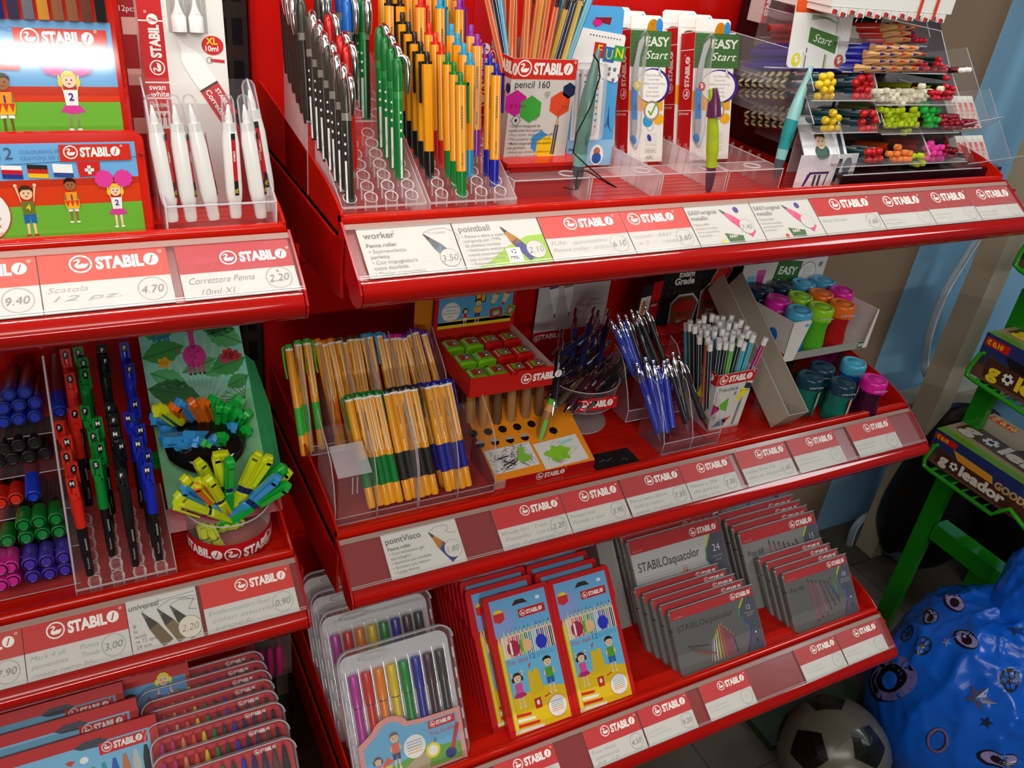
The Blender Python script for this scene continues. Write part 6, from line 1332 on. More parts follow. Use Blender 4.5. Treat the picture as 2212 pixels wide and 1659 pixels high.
r=thing('bottle_display','white open display box holding coloured drinking bottles','box',Matrix.Translation((bx0,by0,bz)))
W,D=bx1-bx0,by1-by0; t=.0014; m=MB(); Wc_='D8D4CC'
m.T=None
# side walls
for x in(0,W-t): m.add([(x,0,0),(x+t,0,0),(x+t,0,.073),(x,0,.073),(x,D,0),(x+t,D,0),(x+t,D,.066),(x,D,.066)],[(0,1,2,3),(5,4,7,6),(0,3,7,4),(1,5,6,2),(3,2,6,7),(0,4,5,1)],Wc_,'paper')
m.box((t,t,0),(W-t,D-t,t),Wc_,'paper'); m.box((0,0,0),(W,t,.014),'9A9890','paper'); m.rect(.002,.001,.024,.013,'3F5A36',1); m.text('EASY',.004,.004,.006,WH,2,bold=.02); m.rect(W-.024,.001,W-.002,.013,'3F5A36',1); m.text('EASY',W-.022,.004,.006,WH,2,bold=.02)
m.prism([(0,.0),(.024,0),(.040,.070),(.038,.073),(0,.073)],-.0006,.0008,'DEDAD2','paper'); m.pol([(.022,.0),(.024,0),(.0215,.05),(.018,.045)],'B0ACA4',1)
m.prism([(W,0),(W-.010,0),(W-.004,.073),(W,.073)],-.0006,.0008,'DEDAD2','paper')
m.T=Matrix.Rotation(math.radians(-90),4,'Z')@Matrix.Translation((-D,0,0)); m.ell(D*.74,.034,.0105,.012,'2074C8',1,22); m.ell(D*.50,.048,.0065,.0075,'A09888',1,18); m.ell(D*.12,.055,.007,.01,'C8DC28',1,16); m.pol([(D,0),(D,.014),(D*.6,.024),(D*.62,.0)],'C8201C',1); m.text('STABILO',D*.7,.006,.005,WH,2,bold=.03); m.T=None
m.build('tray',r)
m=MB(); m.T=Matrix.Translation((0,D-t,0)); HH=.15; m.box((0,0,0),(W,t,HH),'DEDCD8','paper')
zc=.066; 
m.T=Matrix.Translation((W*.36,D-t,zc-.008))@Matrix.Rotation(math.radians(7),4,'Y'); m.rect(0,0,W*.30,.060,'3F6B36',2); m.text('EASY',W*.15,.034,.015,'E8EEE0',3,bold=.03,al='c',w=W*.22); m.text('Start',W*.14,.012,.013,'F4F6EE',3,shear=.3,al='c',w=W*.2)
m.T=Matrix.Translation((0,D-t,0)); m.ell(W*.78,zc+.02,.021,.022,'3A3A6A',2,22); m.pol([(W*.68,zc-.001),(W*.66,zc-.014),(W*.76,zc-.002)],'3A3A6A',2); m.ell(W*.78,zc+.02,.020,.021,'E8E6E2',3,22)
for k in range(6): m.line([(W*.72,zc+.032-k*.0045),(W*(.84-.01*(k%2)),zc+.032-k*.0045)],.0008,'A8A6A4',4)
m.pol([(W*.08,zc-.018),(W*.155,zc-.018),(W*.16,zc+.018),(W*.075,zc+.018)],'4AA0D0',2); m.pol([(W*.18,zc-.012),(W*.26,zc-.012),(W*.265,zc+.028),(W*.175,zc+.028)],'C8409A',3); m.rect(W*.07,zc+.016,W*.165,zc+.026,'6AC0DC',3); m.rect(W*.172,zc+.026,W*.268,zc+.036,'E060B0',4)
m.ell(W*.03,zc-.002,.007,.010,'B8D820',2,16); m.ell(W*.42,zc-.020,.007,.008,'2A90D0',2,16); m.ell(W*.82,zc-.018,.012,.008,'4A9AC8',2,12,rot=.4); m.ell(W*.93,zc+.035,.005,.005,'8A8A8A',2,14)
m.T=None; m.build('header',r)
CB=dict(navy=('163248','12304A'),cyan=('4AA4CC','1460B8'),magenta=('D41E9C','6A1048'),lime=('8CC81E','4CA81C'),orange=('E46A1A','A81418'))
BP={k:bottle(*v) for k,v in CB.items()}; BL={'navy':bottle('163C4E','0E6A5C',lab='D8D02C'),'cyan':bottle('4AB0D0','1058B0',lab='E8E6DC'),'magenta':bottle('E01E9E','3A0A2C')}
BPOS=[('navy','navy','cyan','cyan'),('magenta','lime','orange','magenta'),('cyan','lime','orange',None)]
BPX=[[(260,468),(410,455),(545,440),(685,420)],[(387,545),(540,535),(678,515),(806,500)],[(527,630),(702,608),(880,582)]]
for j,rw in enumerate(BPX):
    for i,(cx,cy) in enumerate(rw):
        z=bz+.0016+.082; p=Vector((bx0+.0255+.0488*i+(.006 if j==2 else 0),(.270,.2265,.183)[j],0)); c=BPOS[j][i]
        inst(BP[c],Matrix.Translation((p.x,p.y,bz+.0016))@Matrix.Diagonal((1.03,1.03,1.17,1)),'%s-capped bottle in the %s row of the white display, %s from the left'%(c,('back','middle','front')[j],('first','second','third','fourth')[i]),None)
for (cx,cy),c,l in (((640,1030),'navy','teal drinking bottle with dark blue cap, standing left on the shelf'),((725,962),'navy','teal drinking bottle with dark blue cap, behind the other two on the shelf'),((870,1075),'navy','teal drinking bottle with dark blue cap and barcode, standing in front on the shelf'),((950,932),'cyan','blue drinking bottle with light blue cap, on the shelf under the display'),((1098,1055),'magenta','dark purple drinking bottle with bright pink cap at the end of the shelf')):
    z=FM+.071; p=PZ(*m3(cx,cy),z); inst(BL[c],Matrix.Translation((p.x,p.y,FM+.0003))@Matrix.Scale(1.02,4),l)
m=MB(); m.box((0,0,0),(.190,.10,.078),'241A1E','paper'); m.pol([(.002,.078),(.06,.078),(.04,.03),(.002,.0)],'3A6A1C',1); m.rect(.07,.03,.12,.078,'6A1410',1); m.pol([(.12,.078),(.19,.078),(.16,.02),(.125,.0)],'5A0E4A',1); m.pol([(.0,.05),(.03,.07),(.015,.0),(.0,.0)],'D8D8D4',2)
m.build('lower_display',None,'dark box with green and purple print carrying the white bottle display','box',None,None,Matrix.Translation((bx0+.004,by0+.036,FM)))
# ================================================================ left bay, middle shelf
FL=ZL2-.0119
def l1(x,y): return (x/3.16,500+y/3.16)
def l2(x,y): return (x/3.16,900+y/3.16)
def l3(x,y): return (x/3.16,1250+y/3.16)
def lm(x,y): return (x/2.911,720+y/2.911)
def lu(x,y): return (100+x/3.129,730+y/3.129)
def lh(x,y): return (300+x/4.147,830+y/4.147)
# felt markers lying in tiers, caps to the front
def marker(col,body='1E1C1C',ink='7A2A2A'):
    R=.0079
    m=MB(); m.lathe([(R*.62,0),(R*.62,.0008),(R*.70,.0012),(R*.74,.0002),(R*.92,.0004),(R,.003),(R,.032)],col,'plast',20)
    m.lathe([(R*.68,-.0006),(R*.82,-.0006)],'05050A','plast',20,cap=False); c=m.mesh('cap')
    m=MB(); m.lathe([(R*.96,.032),(R*.98,.036)],col,'plast',18); m.lathe([(R*.98,.036),(R*.98,.115),(R*.8,.12)],body,'plast',18); b=m.mesh('barrel')
    return ('marker','marker',[('barrel',b,[]),('cap',c,[])])
MKC=dict(blue=marker('1C3CC8','7A3440'),black=marker('1E1C1C','181616'),red=marker('E02A14','2A1414'),green=marker('0C8432','142018'),pink=marker('D02890','2A1420'),violet=marker('4A34AC','1A1630'))
MKP=[('blue',[(52,388),(155,375),(20,472),(118,455),(220,440),(20,562),(115,545),(218,527)],'in the uppermost tier'),('blue',[(376,495)],'lying alone outside the clear tiers, beside the red pens'),
 ('black',[(20,735),(115,710),(218,693),(-15,815),(75,795),(180,780),(285,760)],'in the second tier'),('red',[(5,1070),(97,1045)],'in the third tier'),('blue',[(208,1030)],'alone beside the red ones in the third tier'),
 ('green',[(45,1310),(145,1210),(243,1190),(350,1170),(162,1290),(265,1265),(370,1250)],'in the fourth tier'),('pink',[(5,1490),(65,1475),(5,1590),(80,1560)],'in the lowest tier'),
 ('violet',[(185,1455),(290,1437),(398,1412),(205,1535),(310,1515),(407,1490)],'in the lowest tier')]
for c,L_,w in MKP:
    n=len(L_)
    for i,(cx,cy) in enumerate(L_):
        u,v=lm(cx,cy); up=(c,i) in (('blue',0),('blue',1),('green',1),('green',2),('green',3),('violet',0),('violet',1),('violet',2),('pink',0),('pink',1))
        y=.115+.19*(1235-v)/476-(.012 if up else 0); p=PY(u,v,y)
        inst(MKC[c],frame(p,(1,0,0),(.02,1,-.25 if n>1 else .05)),('%s marker '%c)+w+('' if n==1 else (', upper row' if i<(n+1)//2 else ', lower row')),'%s markers %s'%(c,w))
r=thing('marker_tower','clear tiered plastic rack holding the markers cap-forward','display tray',Matrix.Identity(4)); m=MB(); e=MB(); F='E8DCE4'
for vv in (918,998,1082,1165,1248):
    y=.115+.19*(1235-vv)/476; a=PY(10,vv+30,y); b=PY(145 if vv>1100 else 105+ (vv-918)*.2,vv,y); z=b.z-.008
    m.add([(-.42,y-.004,z),(b.x+.012,y-.004,z),(b.x+.012,y+.10,z+.012),(-.42,y+.10,z+.012)],[(0,1,2,3)],F,'clear'); e.tube([(-.42,y-.004,z),(b.x+.012,y-.004,z)],.0007,F,'edge',5)
P0=PX(92,769,-.272); P1=PX(163,1262,-.279)
m.add([P0,P1,P1+Vector((0,.1,0)),P0+Vector((0,.08,0))],[(0,1,2,3)],F,'clear'); e.tube([P0,P0.lerp(P1,.5)+Vector((0,-.004,0)),P1],.0012,F,'edge',5); m.build('tiers',r); e.build('edges',r)
# permanent pens in four lines
def uni(col,let):
    R=.0047; B='1A1818'
    m=MB(); m.lathe([(R*.85,0),(R*.95,.004),(R,.06)],B,'plast',14); m.T=Matrix.Rotation(.1,4,'Z')@Matrix.Translation((0,-R,0))
    m.text('Permanent',.001,.01,.0022,'B0B0B0',1,rot=1.57); [m.rect(.0006,.032+k*.0012,.0022,.0325+k*.0012,'C8C8C8',1) for k in range(12)]; m.T=None; b=m.mesh('barrel')
    m=MB(); m.lathe([(R*1.12,.058),(R*1.18,.062),(R*1.16,.104),(R*.95,.111)],col,'plast',14); c=m.mesh('cap')
    m=MB(); m.T=Matrix.Translation((0,-R*1.25,0)); s=.0052
    for pts in (((-s,.112),(s,.112),(s,.118),(-s,.118)),((-s,.100),(-s*.5,.100),(-s*.5,.112),(-s,.112)),((s*.5,.094),(s,.094),(s,.112),(s*.5,.112)),((-s*.5,.092),(s,.094),(s*.2,.099),(-s,.102))):
        m.prism(pts,-.0028,.003,col,'plast')
    m.T=Matrix.Translation((0,-R*1.25-.0028,0)); m.ell(0,.1115,.0034,.0050,'141212',1,12); m.text(let,0,.1098,.0042,'F0F0EC',2,bold=.03,al='c'); m.T=None; k=m.mesh('clip')
    return ('permanent_pen','pen',[('barrel',b,[]),('cap',c,[]),('clip',k,[])])
UC=dict(red='E02A1A',green='0C8A34',black='1C1A1A',blue='1A2AB4'); UP={}
UL=[('red',[(180,925,'M'),(155,835,'S'),(150,745,'S'),(133,648,'M'),(113,550,'F'),(175,462,'F'),(155,225,'S'),(130,65,'F')]),
 ('green',[(335,800,'S'),(328,700,'M'),(325,610,'F'),(335,525,'M'),(280,440,'F'),(240,200,'S'),(240,122,'S'),(212,50,'F')]),
 ('black',[(500,872,'F'),(465,685,'M'),(465,595,'M'),(437,505,'F'),(437,422,'F'),(370,110,'F'),(360,35,'F')]),
 ('blue',[(668,838,'M'),(640,752,'M'),(612,662,'M'),(612,573,'M'),(558,490,'M'),(565,402,'M'),(540,165,'F'),(510,20,'F')])]
l_=math.radians(14); dU=Vector((.0,math.sin(l_),math.cos(l_)))
for c,L_ in UL:
    for i,(cx,cy,t) in enumerate(L_):
        if (c,t) not in UP: UP[(c,t)]=uni(UC[c],t)
        top=RISE(*lu(cx,cy),.082+.118*dU.y,.853+.118*dU.z,29); o=top-dU*.118
        if i>=5: top.y+=.01
        d=Vector((.012*(('red','green','black','blue').index(c)-1.5)*.6,dU.y,dU.z))
        inst(UP[(c,t)],frame(o,(1,0,0),d)@Matrix.Rotation((-.1,.5,-.2,.1,-.4,.3,.1,0)[i],4,'Z'),'black permanent pen with %s cap marked %s, %s in the %s line'%(c,t,ORD[i],c),'permanent pens with %s caps'%c)
def tp2(x,s): return Vector((x,.082+s*C29,.853+s*S29))
_tp=tp; tp=tp2
riser(-.281,-.180,-.006,.10,[-.262,-.239,-.217,-.195],[.0+.0145*k for k in range(6)],'clear stepped tray holding the permanent pens',FL+.001)
tp=_tp
# jungle display with a bowl, tub in front
M=pack(Vector((-.176,.15,.876)),43); W,H=.118,.235; r=thing('jungle_display','green jungle print display with a pink giraffe, leaning back, with a black bowl opening','display stand',M)
m=MB(); m.box((0,0,0),(W,.002,H),'7CC88C','paper'); G=('5ABA70','3FA04A','2A7A38','1E5A30','8AD08A','B4DCA4')
m.rect(0,H*.55,W,H,'8ADCC4',1)
for k in range(14): a=.25+k*.2; m.pol([(W*.5,H*.42),(W*.5+math.cos(a)*.12,H*.42+math.sin(a)*.11),(W*.5+math.cos(a+.09)*.12,H*.42+math.sin(a+.09)*.11)] if 0 else [(W*.5,H*.45),(min(W,max(0,W*.5+math.cos(a)*.055)),H*.45+math.sin(a)*.1),(min(W,max(0,W*.5+math.cos(a+.09)*.055)),H*.45+math.sin(a+.09)*.1)],'A8E0C0',2)
def leaf(cx,cz,a,l,w,c,ly):
    P=[]; 
    for t in range(0,13): s=t/12; P.append((s*l,w*math.sin(math.pi*s)*(1-.15*(t%2))))
    P+= [(p[0],-p[1]) for p in P[-2:0:-1]]; q,b=math.cos(a),math.sin(a)
    m.pol([(min(W,max(0,cx+x*q-z*b)),min(H,max(0,cz+x*b+z*q))) for x,z in P],c,ly); m.line([(cx,cz),(min(W,max(0,cx+l*.9*q)),min(H,cz+l*.9*b))],.0008,G[3],ly+1)
for a in ((.0,.78,.2,.05,.016,1),(.0,.62,-.3,.06,.018,2),(.05,.70,-.5,.045,.014,0),(1,.8,2.6,.05,.016,0),(1,.72,3.4,.045,.015,1),(.95,.88,2.9,.045,.013,2),(0,.93,-.2,.04,.012,1),(.35,.68,.3,.045,.01,0),(.0,.42,.5,.04,.014,1),(.02,.50,-.2,.05,.012,3),(.9,.95,3.6,.03,.012,3),(.02,.36,-.4,.03,.01,1),(1,.62,3.5,.03,.01,1),(.55,.66,.1,.03,.008,0)): leaf(a[0]*W,a[1]*H,a[2],a[3],a[4],G[a[5]],3+a[5]%2*2)
for k in range(7): m.line([(W*.92,H*.5),(W*(.98-.06*k) ,H*(.63-.02*k))],.0007,G[2],7)
gx=W*.50; m.ell(gx,H*.76,.0135,.0145,'E0409A',8,20); m.rect(gx-.0030,H*.80,gx+.0030,H*.90,'E0409A',8); m.ell(gx,H*.91,.0055,.0065,'E0409A',8,14)
for s in(-.008,-.003,.003,.008): m.rect(gx+s-.0012,H*.665,gx+s+.0012,H*.72,'E0409A',8); m.rect(gx+s-.0013,H*.66,gx+s+.0013,H*.67,'2A1A20',9)
m.line([(gx-.013,H*.78),(gx-.020,H*.80),(gx-.018,H*.82)],.0009,'C8307A',8)
for k in range(12): q=random.Random(k); m.ell(gx+q.uniform(-.008,.008),H*.76+q.uniform(-.009,.009),.0014,.0011,'B8287A',9,6)
for fx,fz,c in ((.20,.745,'F0B81C'),(.84,.75,'D83A24'),(.90,.735,'C8283A'),(.80,.73,'D8406A')):
    for k in range(5): m.ell(W*fx+.0045*math.cos(k*1.257),H*fz+.004*math.sin(k*1.257),.0038,.0030,c,9,8,rot=k*1.257)
m.text('TH?',W*.10,H*.86,.010,'2C7AC8',8,bold=.04)
m.build('printed_sheet',r)
m=MB(); m.add([(W,0,0),(W,0,H*.74),(W+.012,.010,H*.70),(W+.022,.016,H*.45),(W+.020,.012,0)],[(0,1,2,3,4)],'2E9A5C','paper'); m.build('side_wing',r)
m=MB(); m.T=Matrix.Rotation(math.radians(0),4,'X')
bp=PP(*lh(590,520),(-.176,.15,.876),tuple(M.to_3x3()@Vector((0,1,0)))); bl=M.inverted()@bp; bx,bz_=bl.x,bl.z
n=28; rx,rz=.046,.030; m.T=None
vs=[];fs=[]
for j,(k,yy) in enumerate(((1,-.004),(.98,-.020),(.75,-.034),(.35,-.040),(.01,-.042))):
    for i in range(n): t=2*math.pi*i/n; vs.append((bx+rx*k*math.cos(t),yy*1.0+.0,bz_-.006*j+rz*k*math.sin(t)-.004*j))
for j in range(4):
    for i in range(n): a=j*n+i;b=j*n+(i+1)%n; fs.append((a,b,b+n,a+n))
m.add(vs,fs,'141614','gloss',True); m.ell(bx,bz_,rx*.97,rz*.95,'0A0C0A',28); m.build('bowl',r)
m=MB(); m.box((-.004,-.002,-.028),(W+.01,.004,.0),'A01418','red'); m.build('base',r)
def hilite(col):
    m=MB(); m.prism(rrect(-.0052,0,.0052,.062,.003),-.0042,.0042,col,'plast',.0018); m.T=Matrix.Translation((0,-.0042,0)); m.text('swing cool',.001,.010,.0024,'33402A',1,rot=1.57,shear=.2); m.T=None; b=m.mesh('barrel')
    m=MB(); m.prism(rrect(-.0036,.062,.0036,.070,.001),-.003,.003,'23306A','plast'); g=m.mesh('ink_window')
    m=MB(); m.prism([(-.006,.070),(.006,.070),(.0066,.112),(.004,.120),(-.004,.120),(-.0066,.112)],-.0046,.0046,col,'plast',.002); c=m.mesh('cap')
    m=MB(); m.prism([(-.0026,.078),(.0026,.078),(.0034,.116),(-.0034,.116)],-.0098,-.0078,col,'plast',.0006); m.box((-.0030,-.0098,.112),(.0030,-.004,.118),col,'plast'); l=m.mesh('clip')
    return ('highlighter','highlighter',[('barrel',b,[]),('ink_window',g,[]),('cap',c,[('clip',l)])])
HC={k:hilite(v) for k,v in dict(yellow='D8E41C',blue='3A9ADC',orange='F0701C',green='14B43C').items()}
def hput(c,top,inn,y,label,group,dy=.03,L=.12,spin=None):
    A=PY(*lh(*top),y); B=Vector((-.112-.30*(A.x+.112),.130-.2*(A.y-.13),FL+.012)); d=(A-B).normalized(); o=A-d*L
    if L>(A-B).length: A=B+d*L*1.0; o=B
    inst(HC[c],frame(o,(1,0,0),d)@Matrix.Rotation(R_.uniform(-1.6,1.6) if spin is None else spin,4,'Z'),label,group)
HB=[('yellow',(190,200),(470,410)),('yellow',(150,215),(300,300)),('blue',(345,150),(540,380)),('orange',(290,190),(430,330)),('orange',(460,145),(600,390)),('orange',(560,145),(650,400)),('green',(655,125),(690,330)),('green',(725,175),(700,430)),('green',(805,190),(785,410)),
 ('green',(885,120),(840,330)),('green',(890,235),(790,420)),('green',(985,250),(890,430)),('green',(970,385),(820,560)),('blue',(855,370),(720,460)),('blue',(125,285),(340,410)),('blue',(215,400),(400,500)),('blue',(200,495),(340,560)),('blue',(345,530),(420,600)),('blue',(505,490),(400,620)),('blue',(420,450),(480,520)),
 ('green',(580,520),(480,640)),('green',(700,550),(560,640)),('green',(790,535),(690,600)),('green',(790,465),(700,500)),('orange',(555,440),(490,500)),('blue',(685,485),(600,540))]
for i,(c,a,b) in enumerate(HB):
    low=a[1]>440; side='left' if a[0]<420 else 'middle' if a[0]<650 else 'right'
    A=PY(*lh(*a),.185); B=PY(*lh(*b),.22); d=(A-B).normalized()
    if low: A=PY(*lh(*a),.165); d=(Vector(((a[0]-590)/2600.,-.055,.05))).normalized()
    inst(HC[c],frame(A-d*.12,(1,0,0),d,1.0)@Matrix.Rotation(R_.uniform(-1,1),4,'Z'),'%s highlighter fanned out of the black bowl, %s %s side'%(c,'lower' if low else 'upper',side),'%s highlighters in the bowl, %s %s'%(c,'lower' if low else 'upper',side))
HT=[('yellow',(540,705),(590,900)),('yellow',(700,645),(670,900)),('yellow',(1050,665),(900,880)),('yellow',(1095,755),(950,950)),('green',(812,670),(945,960)),('yellow',(775,755),(765,960)),('yellow',(395,835),(480,930)),('blue',(400,900),(620,1120)),('orange',(512,875),(720,1110)),
 ('yellow',(335,985),(600,1130)),('yellow',(400,1070),(690,1230)),('yellow',(520,855),(860,1060)),('yellow',(640,880),(930,1110)),('green',(1270,760),(1060,910)),('yellow',(1310,815),(1120,950)),('blue',(1205,865),(970,1000)),('green',(1245,955),(1010,1085))]
for i,(c,a,b) in enumerate(HT):
    y=.125 if i in(0,1,2,3,5,13,14) else .10; s='left' if a[0]<530 else 'middle' if a[0]<900 else 'right'
    hput(c,a,b,y,'%s highlighter sticking out of the clear round tub, %s side, %s'%(c,s,'top' if a[1]<770 else 'low'),'%s highlighters in the tub %s'%(c,s),dy=.012,spin=R_.uniform(-.6,.6) if i not in(4,) else 0)
for i,(a,b) in enumerate((((560,1250),(600,1430)),((620,1270),(720,1440)))): 
    A=PY(*lh(*a),.115); B=PY(*lh(*b),.112); d=(A-B).normalized(); inst(HC['yellow'],frame(A-d*.044,(1,0,0),d)@Matrix.Diagonal((1,1,.36,1)),'yellow highlighter deep inside the clear tub','yellow highlighters deep in the tub')
cx,cy,R,Ht=-.112,.130,.0475,.056
r=thing('round_tub','clear round tub with a red lettered band, full of highlighters','tub',Matrix.Translation((cx,cy,FL)))
m=MB(); m.lathe([(R,.0),(R,Ht)],'F0ECE8','clear',48,cap=False); m.lathe([(.001,.001),(R,.001)],'F0ECE8','clear',40,cap=False)
m.build('wall',r); m=MB(); m.tube([(R*math.cos(t),R*math.sin(t),Ht) for t in [k*.1309 for k in range(49)]],.0009,'F0ECE8','edge',6,False); m.build('rim',r)
b=MB(); b.lathe([(R+.0003,0),(R+.0003,.029)],'C0141C','paper',48,cap=False)
m=MB(); 
for s in range(4): logo(m,-.075+s*.125,.008,.0125,bgc='C0141C',reg=False)
b.add([((R+.0005-y)*math.sin((x)/R-.35),-(R+.0005-y)*math.cos((x)/R-.35),z) for x,y,z in m.v],[],'F6F4EE')
base=len(b.v)-len(m.v); 
for f,c in zip(m.f,m.c): b.f.append(tuple(i+base for i in f)); b.c.append(c); b.m.append(b.mats.index('paper')); b.sm.append(False)
b.build('red_band',r)
# ================================================================ left bay, lowest shelf
FB=ZB-.0119
def fpack(TR,W,H,a,y0,label,k):
    p=LEAN(*TR,y0,FB,a); o=Vector((p.x-W,y0,FB)); hh=(p.z-FB)/math.cos(math.radians(a)); r=thing('marker_pack',label,'pack',pack(o,a)); H=hh
    m=MB(); m.box((0,0,0),(W,.012,H),'C8161A','paper'); m.rect(.006,.0,W-.010,H-.014,'7AC0E4',1)
    m.pol([(W*.50,H-.014),(W*.56,H-.009),(W*.66,H-.009),(W*.70,H-.014),(W*.64,H-.019),(W*.54,H-.018)],'3A4050',2)
    m.rect(W-.068,H-.030,W-.013,H-.016,'D02020',3); logo(m,W-.065,H-.026,.0078,bgc='D02020',ly=4)
    m.ell(W*.30,H-.038,.012,.011,'E8DC28',3,20); m.ell(W*.30,H-.038,.0085,.0078,'F4F2E0',4,18)
    m.pol([(W*.44,H-.028),(W*.47,H-.026),(W*.50,H-.028),(W*.47,H-.033)],'D8402A',3); m.ell(W*.55,H-.030,.005,.004,'F4F6F8',3,10)
    for q,c in enumerate(('7A3A9C','E0D020','3AA83A','3AA050','2AA0A8','2A60C0','C87848','C8C8C4','2A2A2C')):
        x=W*(.40+.064*q); h=.0; m.pol([(x-.0045,0),(x+.0045,0),(x+.0045,H-.060+q*.0015),(x+.0018,H-.045+q*.0015),(x-.0018,H-.045+q*.0015),(x-.0045,H-.060+q*.0015)],c,3)
    m.build('carton',r)
for k,(TR,y0) in enumerate((((335,1541),-.025),((293,1506),-.004),((263,1472),.018))): fpack(TR,.19,.17,40,y0,'red and light blue marker pack leaning at the lower left, %s'%('in front','second from the front','at the back')[k],k)
p=LEAN(380,1440,.055,FB,36); r=thing('kids_pack','marker pack printed with a dark haired and a blond child, behind the red packs','pack',pack(Vector((p.x-.10,.055,FB)),36)); hh=(p.z-FB)/math.cos(math.radians(36))
m=MB(); m.box((0,0,0),(.115,.012,hh+.01),'C8161A','paper'); m.rect(.0,0,.11,hh-.012,'5A9AC8',1); m.rect(0,0,.11,hh*.6,'C83028',2); m.rect(0,0,.11,hh*.35,'5AA030',3)
kid(m,.040,hh-.075,.055,'8A5A34','4A2C1C','F0D020','2A3A8C','stand',ly=4); kid(m,.082,hh-.062,.058,'F4D0B0','F0E030','5A9AE0','D8409A','stand',ly=4,hairstyle=1); m.build('carton',r)
TIPC=['B8408A','C83C7A','E8906A','E85A3A','E8D01C','1E8A3C','2A4A38','1E40C0','2A2A60','3A3050','5A4030','1E1E20']
def cpack():
    W,H=.166,.17; P=[]
    m=MB(); m.prism(rrect(.003,0,W-.003,H-.004,.014,5),.0125,.0135,'C81E28','paper'); m.T=Matrix.Translation((0,.0125,0)); m.rect(.008,0,W-.01,H-.052,'B01822',1); m.rect(.012,H-.052,W-.012,H-.046,'E8B0A8',2); logo(m,W-.050,H-.0125,.0045,bgc='C81E28'); m.T=None; P.append(('backing_card',m.mesh('backing_card'),[]))
    m=MB()
    for k,c in enumerate(TIPC):
        x=.014+.0125*k; m.T=Matrix.Translation((x,.006,H-.042)); m.lathe([(.0050,-.10),(.0050,.006),(.0046,.010),(.0020,.030),(.0014,.032)],c,'matte',10)
    m.T=None; P.append(('crayons',m.mesh('crayons'),[]))
    m=MB(); m.prism(rrect(0,0,W,H,.016,5),0,.014,'F4E8EC','pouch',.003,True); P.append(('clear_case',m.mesh('clear_case'),[]))
    m=MB(); pts=rrect(0,0,W,H,.016,5); m.tube([(p[0],.001,p[1]) for p in pts[:13]],.0011,'F4E8EC','edge',5,False); P.append(('case_edge',m.mesh('case_edge'),[]))
    return ('crayon_case','crayons',P)
CP_=cpack()
for k,(u,v) in enumerate(((636,1588),(622,1549),(612,1512),(597,1486),(589,1462),(583,1442),(573,1422),(566,1402))):
    a=34; H=.17; p=PZ(u,v,FB+H*math.cos(math.radians(a))); o=Vector((p.x-.166,p.y-H*math.sin(math.radians(a)),FB))
    inst(CP_,pack(o,a),'clear case of pointed colour crayons on red card, %s'%(ORD[k] if k else 'frontmost')+(' from the front' if k else ''),'clear crayon cases')
p=PY(585,1405,.2); m=MB(); m.box((-.035,0,-.06),(.03,.012,.02),'B8A8A8','film')
for k in range(4): m.T=Matrix.Translation((-.028+.013*k,-.002,-.05)); m.lathe([(.0045,0),(.0045,.05),(.002,.056)],'D0287A','plast',10)
m.T=None; m.build('pink_marker_pack',None,'small pack of bright pink markers behind the crayon cases, beside the upright','pack',None,None,Matrix.Translation(p))
# ================================================================ lowest shelf, wide bay
def b3(x,y): return (640+x/2.865,1080+y/2.865)
def b4(x,y): return (1250+x/2.766,1000+y/2.766)
AL=41; CA,SA=math.cos(math.radians(AL)),math.sin(math.radians(AL))
def fit(TL,TR,y0,a=AL):
    p=LEAN(*TL,y0,FB,a); q=LEAN(*TR,y0,FB,a); return p.x,q.x,((p.z+q.z)/2-FB)/math.cos(math.radians(a))
